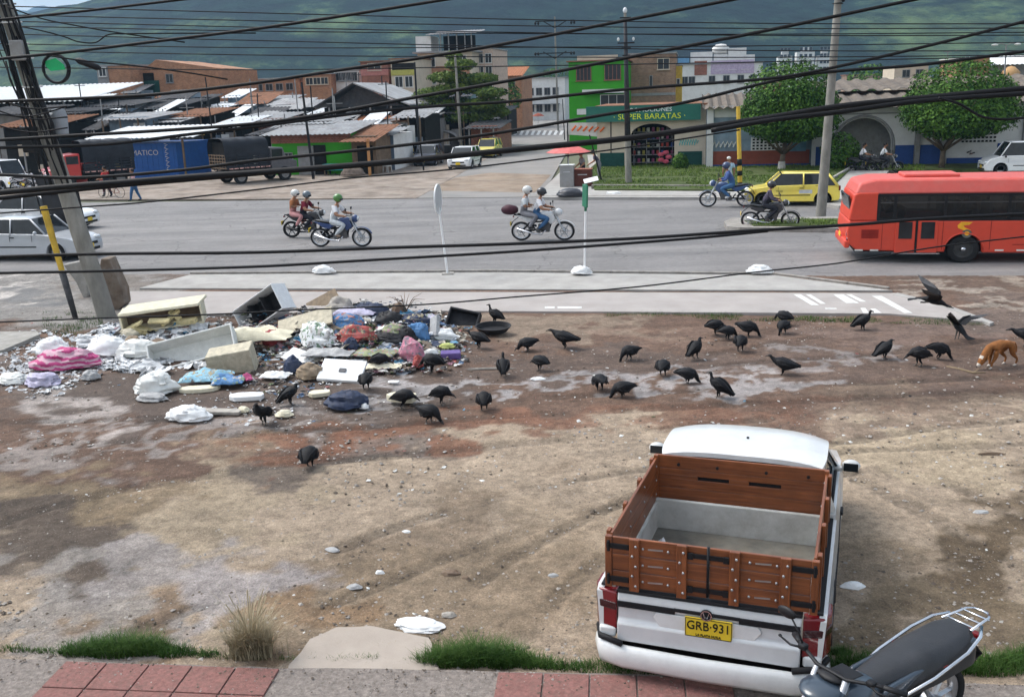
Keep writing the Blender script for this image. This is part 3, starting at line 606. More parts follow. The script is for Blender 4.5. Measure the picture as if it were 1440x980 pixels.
def car(name,label,cat,loc,rotz,L_,W,H,paint,kind='hatch',group=None,rim=None,cargo=False):
    t=thing(name,label,cat,loc,rotz,group); hl=L_/2; w=W/2; xf=hl-.78; xr=-hl+.72; zs=.2
    fr=[(hl-.04,.22),(hl,.36),(hl-.01,.56),(hl-.1,.68)]
    if kind=='sedan': top=[(hl-.35,.78),(hl-1.15,.9),(hl-1.5,.93),(-hl+1.05,.97),(-hl+.9,.98),(-hl+.12,.93)]
    elif kind=='van': top=[(hl-.25,.85),(hl-.7,.98),(hl-.95,1.02),(-hl+.1,1.06)]
    elif kind=='pickup': top=[(hl-.12,.92),(hl-1.1,1.02),(hl-1.3,1.05),(-hl+.05,1.05)]
    else: top=[(hl-.35,.8),(hl-.9,.9),(hl-1.1,.93),(-hl+.12,1.0)]
    poly=[(-hl+.05,.24)]+[(xr-.37,.22)]+arch(xr,.35,.22)+[(xr+.37,zs)]+[(xf-.37,zs)]+arch(xf,.35,.22)+[(xf+.37,.22)]+fr+top+[(-hl+.02,.86),(-hl,.55),(-hl,.38)]
    m=MB(); m.prism(poly,-w,w,'y')
    m.v=[(x,y*(1-.13*max(0,(abs(x)/hl-.55)/.45)**2)*(1-.05*max(0,z-.55)/.4)*(1-.03*max(0,.4-z)/.2),z) for x,y,z in m.v]
    body=m.build('body',paint,t,smooth=True,bevel=.045,seg=3,sharp=35)
    u=MB(); u.box((0,0,.3),(L_*.86,W*.8,.3)); u.build('underbody',UNDER,t)
    # greenhouse
    if kind=='sedan': g0,g1,g2,g3=hl-1.18,hl-1.75,-hl+1.35,-hl+.75
    elif kind=='van': g0,g1,g2,g3=hl-.72,hl-1.25,-hl+.25,-hl+.08
    elif kind=='pickup': g0,g1,g2,g3=hl-1.15,hl-1.6,hl-3.,hl-3.2
    else: g0,g1,g2,g3=hl-.92,hl-1.5,-hl+.55,-hl+.12
    zb=.9 if kind!='pickup' else 1.03
    zt=H-.03; wb=w*.93; wt=w*.76
    pb=[(g0,-wb*.93,zb-.03),(g0,wb*.93,zb-.03),(g3,wb*.95,zb+.02),(g3,-wb*.95,zb+.02)]; pt=[(g1,-wt,zt),(g1,wt,zt),(g2,wt,zt),(g2,-wt,zt)]
    m=MB(); taperbox(m,pb,pt); m.build('windows',GLASS,t,bevel=.02)
    m=MB(); taperbox(m,[(g1+.03,-wt-.015,zt-.03),(g1+.03,wt+.015,zt-.03),(g2-.03,wt+.015,zt-.03),(g2-.03,-wt-.015,zt-.03)],[(g1-.12,-wt+.09,zt+.035),(g1-.12,wt-.09,zt+.035),(g2+.1,wt-.09,zt+.03),(g2+.1,-wt+.09,zt+.03)]); m.build('roof',paint,t,smooth=True,bevel=.03,seg=3,sharp=50)
    def pil(pts,r):
        q=MB(); q.tube(pts,r,6); q.build('pillar',paint,t,smooth=True)
    for sy in (-1,1):
        B_=lambda x,z,k=1.:(x,sy*(wb+(wt-wb)*(z-zb)/(zt-zb)+.004)*k,z)
        pil([(g0+.02,sy*wb*.93,zb-.02),(g1+.02,sy*(wt+.005),zt)],.032); pil([(g3-.01,sy*wb*.95,zb),(g2-.01,sy*(wt+.005),zt)],[.07,.05])
        xm=(g1+g2)/2+.02
        if kind!='pickup': pil([B_(xm,zb-.02),B_(xm,zt)],.032)
        if cargo:
            q=MB(); q.sheet(lambda u,v:[B_(xm+(g3+.02-xm)*u,zb)[k]*(1-v)+B_(xm+(g2-xm)*u,zt)[k]*v+(sy*.006 if k==1 else 0) for k in range(3)],1,1,.004); q.build('cargo_side_panel',paint,t)
    for sy in (-1,1):
        h=MB(); h.ell((hl-.1,sy*w*.66,.66),(.13,.17,.085),10,6); h.build('headlight',CLENS,t,smooth=True)
        h=MB(); h.box((-hl+.03,sy*w*.8,.8),(.08,.16,.22)); h.build('tail_light',RLENS,t,bevel=.02)
        h=MB(); h.ell((g0-.25,sy*(w+.07),zb+.09),(.055,.09,.065),8,6); h.build('mirror',paint if kind!='van' else BLK,t,smooth=True)
        xm=(g1+g2)/2
        h=MB(); h.box((xm+.1,sy*(w*.985+.006),.82),(.16,.02,.03)); h.build('door_handle',BLK,t)
        h=MB(); h.box((-.02,sy*(w+.002),.5),(L_*.36,.014,.045)); h.build('side_moulding',BLK,t)
        for xx in (xf,xr):
            h=MB(); arc=[(xx+.365*math.cos(R(a)),sy*(w-.004),.3+.365*math.sin(R(a))) for a in range(-8,189,14)]; h.tube(arc,.014,5); h.build('wheel_arch',BLK if kind!='sedan' else paint,t,smooth=True)
            wheel(t,xx,sy*(w-.11),.3,.18,-sy,rim)
        for xx in (xm,g1+.1): sm=MB(); sm.box((xx,sy*(w*.975),.62),(.008,.012,.55)); sm.build('door_seam',UNDER,t)
    h=MB(); h.box((hl-.005,0,.5),(.03,W*.5,.1)); h.build('grille',BLK,t,bevel=.01)
    h=MB(); h.box((hl-.01,0,.3),(.04,W*.62,.09)); h.build('bumper_intake',BLK,t,bevel=.01)
    plate(t,hl+.02,0,.42,R(90)); plate(t,-hl-.012,0,.62,R(90))
    return t
def yaw_to(px0,py0,px1,py1,z=0):
    a=G(px0,py0,z);b=G(px1,py1,z); return math.atan2(b.y-a.y,b.x-a.x)
def carpaint(name,c,dirt=.2): return mat(name,c,.28,var=.04,bump=.0,dirt=dirt,dirtcol=tuple(x*.6+.05 for x in c),coat=.6)
SILV=carpaint('silver_paint',(.46,.475,.5)); WCAR=carpaint('white_car_paint',(.74,.745,.75)); YCAR=carpaint('taxi_yellow',(.86,.7,.12),.08); YCAR2=carpaint('taxi_yellow_street',(.72,.62,.12)); DCAR=carpaint('dark_blue_paint',(.03,.04,.07)); RCAR=carpaint('red_truck_paint',(.5,.03,.025))
def placed(px,py,dz=0): p=G(px,py,0); return Vector((p.x,p.y,dz))
car('sedan','silver sedan nose by the concrete blocks, nearer of the two cars at the left edge','car',G(58,362)+RV*-.3,RD,4.6,1.75,1.46,SILV,'sedan')
car('sedan','white sedan stopped just beyond the silver one at the left edge','car',G(48,322)+RV*.35,RD,4.8,1.8,1.5,WCAR,'sedan')
tx=car('taxi','yellow taxi hatchback heading left past the grass verge','taxi',G(1112,287),RD+math.pi-R(2),4.0,1.68,1.5,YCAR,'hatch'); tx.scale=(1,1,.94)
m=MB(); m.box((-.55,.842,.66),(.55,.01,.17)); m.build('side_sticker',mat('sticker_grey',(.55,.57,.58),.5),tx)
text_part('side_lettering','TAXI',.13,Matrix.Translation((.55,.855,.68))@Euler((R(90),0,math.pi)).to_matrix().to_4x4(),INK,tx)
m=MB(); m.box((.1,.845,.5),(1.7,.008,.03)); m.build('side_stripe',mat('stripe_brown',(.2,.1,.04),.6),tx)
wn=G(655,241); sa=yaw_to(770,160,655,241)
car('compact_car','white compact car coming down the side street toward the main road','car',G(654,236),sa-R(8),3.9,1.8,1.5,WCAR,'hatch')
pk=car('pickup_car','dark car with pale roof parked beside the arched metal shed','car',G(603,232),sa-R(4),3.9,1.75,1.5,DCAR,'hatch')
for c in pk.children:
    if c.name.startswith('roof'): c.data.materials[0]=SILV; c['label']='pale silver roof'
car('taxi','small yellow taxi half hidden behind the white compact car','taxi',G(688,221),sa-R(8),3.8,1.7,1.5,YCAR2,'hatch')
car('van','white panel van at the right edge beyond the red bus','van',G(1437,244),RD+math.pi,4.3,1.75,1.75,WCAR,'van',cargo=True)
# ================================================================== bus
def bus():
    # rear bottom corner seen at about (1205,356); wheel contact at (1343,371)
    wc=G(1343,371); t=thing('bus','red-orange city bus at the right edge with dark window band','bus',wc+RV*.22,RD+R(-1.2)); t.scale=(.96,1,.87)
    RED=mat('bus_red',(.62,.065,.035),.4,var=.05,bump=0,dirt=.2,dirtcol=(.4,.08,.06),spec=.35); RED2=mat('bus_roof',(.6,.1,.08),.45,var=.06,bump=0,dirt=.35,dirtcol=(.5,.2,.17),spec=.35)
    # local: x forward, y left (away from camera is +y). near side at y=-.02
    w=2.35; xr=-3.35; xf=5.9; y0=.12; y1=y0+w; H=2.78
    # lower body shell
    arch_=lambda cx:[(cx+.52*math.cos(a),.45+.52*math.sin(a)) for a in [math.pi*(1-i/10)for i in range(11)]]
    low=[(xr+.28,.42),(-.52,.36)]+arch_(0)+[(.52,.34),(3.2,.34)]+arch_(3.9)[0:]+[(4.5,.36),(xf-.1,.4),(xf,.6),(xf,1.42),(xr+.02,1.42),(xr-.02,1.05),(xr+.04,.65)]
    m=MB(); m.prism(low,y0,y1,'y'); m.build('body',RED,t,smooth=True,bevel=.05,seg=3,sharp=35)
    # upper frame : rear wall, roof, pillars
    m=MB(); m.prism([(xr+.02,1.42),(xr+.85,1.42),(xr+.85,2.36),(xr+.3,2.36),(xr+.14,2.3)],y0,y1,'y'); m.build('rear_body',RED,t,smooth=True,bevel=.05,seg=3,sharp=35)
    m=MB(); m.prism([(xr+.14,2.28),(xf-.12,2.28),(xf-.25,2.62),(xf-.6,H),(xr+.75,H),(xr+.3,2.66)],y0,y1,'y')
    m.v=[(x,y0+w/2+(y-y0-w/2)*(1-.16*max(0,(z-2.35)/.43)**1.5),z) for x,y,z in m.v]; m.build('roof',RED2,t,smooth=True,bevel=.09,seg=4,sharp=40)
    m=MB(); m.box((-.9,y0+w/2,H+.05),(1.6,1.1,.12)); m.build('roof_hatch',RED2,t,bevel=.05,seg=3)
    m=MB(); m.box((1.25,y0+w/2,1.2),(7.2,w-.1,.05)); m.build('floor',CABIN,t)
    GL=mat('bus_glass',(.012,.015,.018),.06,bump=0,alpha=.62)
    m=MB(); m.box((xr+.45,y0+w/2,1.86),(.03,w-.5,.7)); 
    # rear window on the rear face
    m=MB(); m.box((xr+.07,y0+w/2,1.92),(.06,w-.62,.62),0,(0,R(-9),0)); rw=m.build('rear_window',GLASS,t,bevel=.03); 
    # window band : black frame with glass panes
    spans=[(xr+.9,-2.05),(-1.98,-.62),(-.55,1.15),(1.22,2.9),(2.97,4.4),(4.47,5.8)]
    for yy,sd in ((y0,-1),(y1,1)):
        fr=MB(); fr.box(((xr+.85+xf-.05)/2,yy-sd*.03,2.27),(xf-xr-.9,.06,.08)); fr.box(((xr+.85+xf-.05)/2,yy-sd*.03,1.46),(xf-xr-.9,.06,.1))
        for a,b_ in spans: fr.box((a-.035,yy-sd*.03,1.86),(.09,.06,.86))
        fr.box((5.82,yy-sd*.03,1.86),(.09,.06,.86)); fr.build('window_band_frame',BLK,t)
        for a,b_ in spans:
            g=MB(); g.box(((a+b_)/2,yy-sd*.012,1.87),(b_-a,.012,.74)); gg=g.build('window',GL,t)
            h=MB(); h.box(((a+b_)/2,yy-sd*.004,2.02),(b_-a,.018,.03)); h.build('slider_rail',mat('dark_frame',(.05,.05,.055),.5),gg)
    # rear door, two leaves
    for i,(a,b_) in enumerate(((-1.98,-1.4),(-1.34,-.76))):
        d=MB(); d.box(((a+b_)/2,y0-.012,.88),(b_-a,.05,1.06)); dd=d.build('door',RED,t,bevel=.02)
        g=MB(); g.box(((a+b_)/2,y0-.042,1.1),((b_-a)*.66,.012,.56)); g.build('door_window',GLASS,dd)
    m=MB(); m.box((-1.37,y0-.03,.88),(.05,.03,1.06)); m.build('door_seal',BLK,t)
    m=MB(); m.box((-1.37,y0-.05,.33),(1.35,.1,.03)); m.build('door_step',STEEL,t)
    for x in (-3.,-2.55,-1.7,1.,1.6,2.3): 
        h=MB(); h.box((x,y0-.006,.43),(.24,.014,.05)); h.build('reflector_strip',mat('reflector_white',(.7,.7,.65),.3),t)
    for x in (-2.35,-.62,.72,2.4,3.1):
        q=MB(); q.box((x,y0-.003,.92),(.012,.01,.95)); q.build('panel_seam',mat('seam_dark_red',(.2,.02,.015),.7),t)
    q=MB(); q.box((-2.7,y0-.004,.98),(.5,.012,.3)); vg=q.build('engine_vent',mat('vent_red_dark',(.35,.03,.02),.6),t)
    for k in range(6): q=MB(); q.box((-2.7,y0-.013,.86+.045*k),(.46,.012,.016)); q.build('louvre',mat('seam_dark_red',(.2,.02,.015),.7),vg)
    q=MB(); q.box((1.9,y0-.004,.62),(1.1,.01,.02)); q.build('rub_line',mat('seam_dark_red',(.2,.02,.015),.7),t)
    # logo: yellow S-shape with grey disc below
    lm=mat('logo_yellow',(.85,.42,.02),.4); b=MB()
    b.prism([(-.22,1.25),(-.12,1.37),(.2,1.36),(.1,1.27),(-.05,1.25),(-.02,1.19),(.16,1.1),(.08,1.04),(-.2,1.17)],y0-.012,y0-.003,'y'); lg=b.build('logo',lm,t)
    b=MB(); b.cyl((.06,y0-.003,.98),(.06,y0-.016,.98),.14,n=18); b.build('logo_disc',mat('logo_grey',(.12,.12,.1),.5),lg)
    b=MB(); b.cyl((.06,y0-.01,.99),(.06,y0-.022,.99),.07,n=14); b.build('logo_centre',lm,lg)
    for x in (0,3.9):
        for sy,yy in ((-1,y0+.14),(1,y1-.14)):
            wheel(t,x,yy,.46,.26,-sy,mat('bus_rim',(.06,.06,.06),.6),0)
        b=MB(); b.cyl((x,y0-.0,.46),(x,y0-.03,.46),.07,n=10); b.build('hub_cap',CHROME,t,smooth=True)
        b=MB(); b.tube([(x+.55*math.cos(R(a)),y0-.006,.45+.55*math.sin(R(a))) for a in range(0,181,12)],.025,6); b.build('wheel_arch',RED,t,smooth=True)
    b=MB(); b.box((1.2,y0+w/2,.5),(8.6,w-.3,.3)); b.build('underbody',UNDER,t)
    for yy in (y0+.14,y1-.14):
        for z in (.95,.78): b=MB(); b.ell((xr+.02,yy,z),(.05,.1,.075),10,6); b.build('tail_light',RLENS,t,smooth=True)
    b=MB(); b.box((xr+.0,y0+w/2,.62),(.16,w*.98,.26)); b.build('rear_bumper',RED,t,bevel=.05)
    b=MB(); b.box((xr-.085,y0+w/2,.82),(.012,.4,.16)); b.build('number_plate',PLATEY,t)
    b=MB(); b.box((xf-.1,y0+w/2,1.9),(.1,w-.3,.8)); b.build('windscreen',GLASS,t)
    b=MB()
    for x in (-.1,.9,1.9,2.9,4.): 
        for yy in (y0+.5,y1-.5): b.box((x,yy,1.5),(.45,.85,.1)); b.box((x-.22,yy,1.75),(.1,.85,.55))
    b.build('seats',mat('seat_blue',(.05,.09,.13),.7),t)
    return t,y0,w
BUS,by0,bw=bus()
# ================================================================== motorcycles
def moto(name,label,loc,rotz,col,style='road',group=None,sc=1.,lean=0):
    t=thing(name,label,'motorcycle',loc,rotz,group,rot=(lean,0,rotz)); t.scale=(sc*1.1,sc,sc)
    r=.31; xf,xr=.67,-.64
    def mw(x,spk):
        m=MB(); m.lathe([(r-.062,-.03),(r-.03,-.052),(r,-.025),(r+.004,0),(r,.025),(r-.03,.052),(r-.062,.03)],26,close=True); q=m.build('wheel',TYRE,t,smooth=True); q.location=(x,0,r); q.rotation_euler=(0,0,R(90))
        h=MB(); h.lathe([(r-.085,-.022),(r-.055,-.03),(r-.055,.03),(r-.085,.022)],26,close=True); h.lathe([(0,-.06),(.06,-.055),(.06,.055),(0,.06)],12)
        for k in range(spk): a=2*math.pi*k/spk; h.tube([(0,0,0),(0,math.cos(a)*(r-.07),math.sin(a)*(r-.07))],[.02,.014] if spk<9 else .005,5)
        h.build('rim',STEEL if style!='blackrim' else BLK,q,smooth=True,sharp=35)
        h=MB(); h.lathe([(.1,-.075),(.13,-.075),(.13,-.07),(.1,-.07)],16,close=True); h.build('brake_disc',STEEL,q)
    mw(xf,6); mw(xr,6)
    P=carpaint('moto_'+name+'_'+'_'.join(str(int(c*100)) for c in col),col)
    m=MB(); 
    m.tube([(.38,0,.92),(.3,0,.75),(-.05,0,.62),(-.35,0,.62),(-.62,0,.74)],.028,7); m.tube([(.36,0,.82),(.22,0,.4),(-.15,0,.28),(-.3,0,.5)],.026,7)
    for s in(-1,1): m.tube([(-.22,s*.09,.34),(xr,s*.1,r)],.022,6); m.tube([(-.33,s*.11,.64),(xr+.05,s*.12,r+.03)],[.03,.026],8)
    m.build('frame',BLK,t,smooth=True)
    m=MB(); m.box((.06,0,.42),(.34,.24,.26)); m.box((.12,0,.6),(.2,.2,.16),0,(0,R(-15),0)); m.cyl((-.08,-.16,.36),(-.08,.16,.36),.1,n=14)
    for k in range(5): m.box((.13,0,.53+.03*k),(.24,.24,.01),0,(0,R(-15),0))
    m.build('engine',mat('engine_grey',(.12,.12,.125),.45,metal=.6),t,bevel=.02)
    m=MB(); 
    for s in (-1,1): m.tube([(.36,s*.09,.98),(.46,s*.09,.72),(xf,s*.09,r)],[.024,.024,.03],8)
    m.box((.39,0,.9),(.06,.24,.05),0,(0,R(25),0)); m.build('fork',STEEL,t,smooth=False)
    m=MB(); m.tube([(.36,0,.83),(.26,0,.88),(.08,0,.87),(-.06,0,.8),(-.12,0,.76)],[(.05,.04),(.13,.1),(.15,.11),(.1,.07),(.05,.03)],12,up=(0,0,1)); m.build('fuel_tank',P,t,smooth=True)
    for s in (-1,1): m=MB(); m.prism([(.36,.9),(.42,.7),(.28,.55),(.16,.66),(.1,.84)],s*.13,s*.16,'y'); m.build('tank_shroud',P,t,bevel=.02)
    m=MB(); m.tube([(-.02,0,.8),(-.16,0,.79),(-.4,0,.83),(-.62,0,.87),(-.74,0,.89)],[(.06,.035),(.12,.05),(.12,.05),(.1,.045),(.05,.02)],12); m.build('seat',mat('seat_vinyl',(.015,.015,.017),.45),t,smooth=True)
    for s in (-1,1): m=MB(); m.prism([(-.1,.74),(-.3,.6),(-.5,.66),(-.78,.86),(-.5,.8)],s*.1,s*.14,'y'); m.build('side_panel',P,t,bevel=.015)
    m=MB(); m.tube([(-.66,0,.84),(-.86,0,.86)],[(.1,.05),(.03,.02)],8); m.tube([(-.7,0,.8),(-.9,0,.62),(-.95,0,.5)],[(.05,.012),(.08,.012),(.08,.012)],8); m.build('rear_fender',BLK,t,smooth=True)
    m=MB(); m.box((-.87,0,.8),(.03,.14,.07)); m.build('tail_light',RLENS,t,bevel=.01)
    m=MB(); fend=[(xf+(r+.035)*math.cos(R(a)),0,r+(r+.035)*math.sin(R(a))) for a in range(20,151,16)]
    if style=='trail': fend=[(xf+.35,0,.72),(xf+.1,0,.76),(xf-.15,0,.74),(xf-.3,0,.66)]
    m.tube(fend,[(.06,.012)]*len(fend),8); m.build('front_fender',P,t,smooth=True)
    m=MB(); m.ell((.5,0,.93),(.11,.12,.13),12,8); hl_=m.build('headlight_cowl',P,t,smooth=True); m=MB(); m.ell((.565,0,.93),(.06,.085,.09),12,8); m.build('lens',CLENS,hl_,smooth=True)
    m=MB()
    m.tube([(.25,-.36,1.02),(.33,-.25,1.05),(.36,-.1,1.02),(.36,.1,1.02),(.33,.25,1.05),(.25,.36,1.02)],.013,6)
    for s in (-1,1): m.tube([(.25,s*.36,1.02),(.3,s*.27,1.045)],.02,6); m.tube([(.32,s*.2,1.04),(.3,s*.25,1.22)],.006,5)
    m.build('handlebar',BLK,t,smooth=True)
    for s in (-1,1): m=MB(); m.ell((.3,s*.28,1.25),(.02,.075,.05),10,6); m.build('mirror',BLK,t,smooth=True)
    m=MB(); m.tube([(.12,-.15,.36),(0,-.17,.22),(-.25,-.17,.24),(-.75,-.17,.42)],[.022,.022,.035,.048],9); m.build('exhaust',CHROME if style!='blackrim' else BLK,t,smooth=True)
    m=MB(); 
    for s in (-1,1): m.cyl((-.02,s*.12,.33),(-.02,s*.3,.33),.015,n=6); m.cyl((-.35,s*.12,.4),(-.35,s*.26,.4),.013,n=6)
    m.build('footpeg',STEEL,t)
    plate(t,-.96,0,.56,R(90),w_=.22)
    if style=='topbox': m=MB(); m.ell((-.98,0,1.02),(.27,.22,.17),12,8,nz=.05,seed=3); m.build('luggage_bag',mat('bag_maroon',(.06,.02,.03),.6),t,smooth=True)
    return t
# ================================================================== people
def rag(P): return P
SKEL=[('pelvis','spine'),('spine','chest'),('chest','neck'),('neck','head0')]
for s in 'LR': SKEL+=[('chest','sh'+s),('sh'+s,'el'+s),('el'+s,'wr'+s),('wr'+s,'ha'+s),('pelvis','hp'+s),('hp'+s,'kn'+s),('kn'+s,'an'+s),('an'+s,'to'+s)]
RAD=dict(pelvis=(.18,.15),spine=(.165,.14),chest=(.19,.15),neck=.065,head0=.06,sh=.09,el=.06,wr=.038,ha=(.045,.025),hp=.125,kn=.082,an=.056,to=(.05,.04))
def person(label,loc,rotz,J,shirt,trous,shoe=(.03,.03,.03),sleeve=False,hat=None,helmet=None,hair=(.012,.01,.009),sc=1.,bag=None,shorts=False,group=None):
    """J: joints in metres, local x forward, y left, z up"""
    t=thing('person',label,'person',loc,rotz,group); t.scale=(sc*1.12,sc*1.15,sc)
    joints={k:(J[k],RAD[k if k in RAD else k[:-1]]) for k in set(sum(([a,b] for a,b in SKEL),[]))}
    me=skin_mesh(joints,SKEL,'pelvis',1)
    segs=[]
    for a,b in SKEL:
        k='skin'
        if a in('pelvis',) and b=='spine': k='trous'
        elif a in('spine','pelvis') and b in('spine','chest'): k='shirt'
        elif a=='chest' and b.startswith('sh'): k='shirt'
        elif a.startswith('sh'): k='shirt'
        elif a.startswith('el'): k='shirt' if sleeve else 'skin'
        elif a.startswith('hp') or b.startswith('hp'): k='trous'
        elif a.startswith('kn'): k='skin' if shorts else 'trous'
        elif a.startswith('an'): k='shoe'
        segs.append((Vector(J[a]),Vector(J[b]),k))
    mats=dict(skin=SKIN,shirt=shirt,trous=trous,shoe=mat('shoe_%d'%int(shoe[0]*99),shoe,.6)); order=['skin','shirt','trous','shoe']
    me.materials.clear()
    for k in order: me.materials.append(mats[k])
    for p in me.polygons:
        best=None
        for a,b,k in segs:
            d=b-a; u=max(0,min(1,(p.center-a).dot(d)/max(1e-6,d.length_squared))); q=(p.center-(a+d*u)).length
            if k=='shirt' and not sleeve and u>.75 and abs(a.x-J['chest'][0])>-9 and d.length>.2 and a!=Vector(J['spine']) and a!=Vector(J['pelvis']): kk='skin'
            else: kk=k
            if best is None or q<best[0]: best=(q,kk)
        p.material_index=order.index(best[1]); p.use_smooth=True
    # head, face and fingers joined to the body mesh
    m=MB(); h=Vector(J['head']); fwd=(Vector(J.get('look',(1,0,0)))).normalized(); yaw=math.atan2(fwd.y,fwd.x); pit=math.asin(max(-1,min(1,fwd.z)))
    M=Matrix.Translation(h)@Matrix.Rotation(yaw,4,'Z')@Matrix.Rotation(-pit,4,'Y')
    m.ell((0,0,0),(.098,.078,.118),14,10,0,M); m.ell((.03,0,-.06),(.062,.055,.06),10,6,0,M); m.box((.104,0,-.012),(.03,.022,.045),0,(0,R(-12),0),M)
    for s in(-1,1): m.ell((-.005,s*.08,-.01),(.02,.012,.032),6,5,0,M)
    for s in(-1,1): m.ell((.088,s*.032,.012),(.012,.014,.008),6,5,3,M)
    m.box((.087,0,-.062),(.012,.045,.008),3,None,M)
    for s in 'LR':
        wv=Vector(J['wr'+s]); hv=Vector(J['ha'+s]); d=(hv-wv).normalized(); side=d.cross(Vector((0,0,1)) if abs(d.z)<.9 else Vector((1,0,0))).normalized(); dn=side.cross(d).normalized()
        for k,ln in enumerate((.062,.072,.068,.052)):
            o=hv+side*(.014*(k-1.5)); m.tube([o-d*.01,o+d*ln*.55-dn*.008,o+d*ln*.8-dn*.03],[.0095,.0085,.006],6)
        sg=1 if s=='L' else -1; o=wv+(hv-wv)*.4; m.tube([o,o+side*.035*sg+d*.025,o+side*.045*sg+d*.055-dn*.01],[.012,.01,.007],6)
    o=len(me.vertices)
    bm=bmesh.new(); bm.from_mesh(me)
    vs=[bm.verts.new(v) for v in m.v]
    for f,mi in zip(m.f,m.m):
        try: F_=bm.faces.new([vs[i] for i in f]); F_.material_index=mi; F_.smooth=True
        except ValueError: pass
    bm.to_mesh(me); bm.free(); me.name='body'
    ob=bpy.data.objects.new('body',me); COL.objects.link(ob); ob.parent=t
    def ch(name,mb,ma,**k): return mb.build(name,ma,t,smooth=True,**k)
    if helmet:
        b=MB(); b.ell((-.01,0,.03),(.145,.125,.14),14,10,0,M); hm=ch('helmet',b,helmet); b=MB(); b.ell((.045,0,.0),(.11,.1,.06),12,8,0,M); b.build('visor',GLASS,hm,smooth=True)
    elif hat:
        b=MB(); b.ell((-.01,0,.05),(.112,.096,.085),12,8,0,M); b.tube([(.05,0,.06),(.19,0,.04)],[(.085,.008),(.06,.006)],10) if False else b.box((.13,0,.045),(.12,.14,.012),0,None,M); ch('cap',b,hat)
    else:
        b=MB(); b.ell((-.022,0,.03),(.1,.088,.105),12,8,0,M,nz=.04); ch('hair',b,mat('hair_black',hair,.7))
    if bag:
        b=MB(); c=Vector(J['chest']); b.ell((c.x-.2,0,c.z-.12),(.12,.15,.2),10,8,nz=.06); ch('backpack',b,bag)
    return t
def ride_pose(x=-.2,z=.86,lean=.12,hand=(.27,.34,1.06),foot=(-.02,.23,.36),kn=None,look=(1,0,-.1)):
    J=dict(pelvis=(x,0,z),spine=(x+.02+lean*.3,0,z+.2),chest=(x+.03+lean*.8,0,z+.42),neck=(x+.05+lean,0,z+.58),head0=(x+.07+lean,0,z+.62),head=(x+.09+lean,0,z+.72),look=look)
    cx=x+.03+lean*.9
    for s,q in (('L',1),('R',-1)):
        J['sh'+s]=(cx,q*.19,z+.49); hx,hy,hz=hand[0],hand[1]*q,hand[2]; J['wr'+s]=(hx-.06,hy,hz); J['ha'+s]=(hx+.02,hy,hz-.005)
        J['el'+s]=((cx+hx)/2-.06,q*(.19+hand[1])/2+q*.08,(z+.49+hz)/2-.12)
        J['hp'+s]=(x,q*.1,z-.02); k=kn or (x+.42,.2,z-.12); J['kn'+s]=(k[0],q*k[1],k[2]); J['an'+s]=(foot[0]-.05,q*foot[1],foot[2]+.06); J['to'+s]=(foot[0]+.11,q*foot[1],foot[2]+.02)
    return J
def stand_pose(stride=0.,arm=.1,look=(1,0,-.1),bend=0.,hands=None):
    J=dict(pelvis=(0,0,.95),spine=(bend*.3,0,1.12),chest=(bend,0,1.34),neck=(bend*1.2,0,1.49),head0=(bend*1.3,0,1.53),head=(bend*1.4+.02,0,1.63),look=look)
    for s,q in (('L',1),('R',-1)):
        st=stride*q; J['sh'+s]=(bend,q*.19,1.41); J['el'+s]=(bend-st*.4-.02,q*.24,1.14); J['wr'+s]=(bend-st*.6+arm,q*.25,.92); J['ha'+s]=(bend-st*.6+arm*1.3,q*.25,.85)
        if hands: J['el'+s]=(bend+.05,q*.27,1.16); J['wr'+s]=(hands[0],q*hands[1],hands[2]); J['ha'+s]=(hands[0]+.07,q*hands[1]*.95,hands[2])
        J['hp'+s]=(0,q*.09,.92); J['kn'+s]=(st*.5+.03,q*.1,.5); J['an'+s]=(st-.02,q*.1,.09); J['to'+s]=(st+.13,q*.11,.04)
    return J
def sit_pose(look=(1,0,-.1)):
    J=ride_pose(0,.48,.05,(.32,.2,.66),(.42,.15,.02),(.42,.15,.52),look); return J
def cloth(name,c): return mat('cloth_'+name,c,.9,var=.15,scale=6,bump=.4,bscale=30)
WSH=cloth('white',(.68,.68,.7)); JEAN=cloth('denim',(.05,.12,.24)); DKT=cloth('dark',(.02,.022,.03)); MAR=cloth('maroon',(.14,.015,.03)); ORG=cloth('tan',(.3,.12,.05)); PRP=cloth('purple_grey',(.07,.06,.09)); BLU=cloth('blue',(.06,.1,.25)); LBL=cloth('light_blue',(.35,.5,.6)); GRYC=cloth('grey',(.2,.2,.22)); PAL=cloth('pale_grey',(.5,.53,.55)); REDC=cloth('red',(.45,.04,.04)); GRN=cloth('olive',(.1,.13,.04)); PINKC=cloth('pink',(.5,.25,.25))
HGR=carpaint('helmet_green',(.06,.2,.03)); HWH=carpaint('helmet_white',(.6,.6,.58)); HBK=carpaint('helmet_black',(.015,.015,.02)); HDB=carpaint('helmet_blue',(.03,.05,.12)); HMR=carpaint('helmet_grey',(.1,.13,.16))
def rider(mo,label,J,shirt,trous,sc,**k):
    p=person(label,mo.location,mo.rotation_euler.z,J,shirt,trous,sc=sc,**k); return p
S1=1.08
m1=moto('motorcycle','blue motorcycle ridden by a lone rider in a white shirt on the main road',G(480,347),RD,(.02,.05,.16),'road',sc=S1)
rider(m1,'rider in a white shirt and green helmet on the blue motorcycle',ride_pose(),WSH,PAL,S1,helmet=HGR,shoe=(.3,.22,.16))
m2=moto('motorcycle','dark motorcycle with two riders, just behind the blue one',G(436,334),RD,(.03,.03,.035),'blackrim',sc=1.02)
rider(m2,'rider in maroon with a grey helmet, in front on the dark motorcycle',ride_pose(),MAR,DKT,1.02,helmet=HMR)
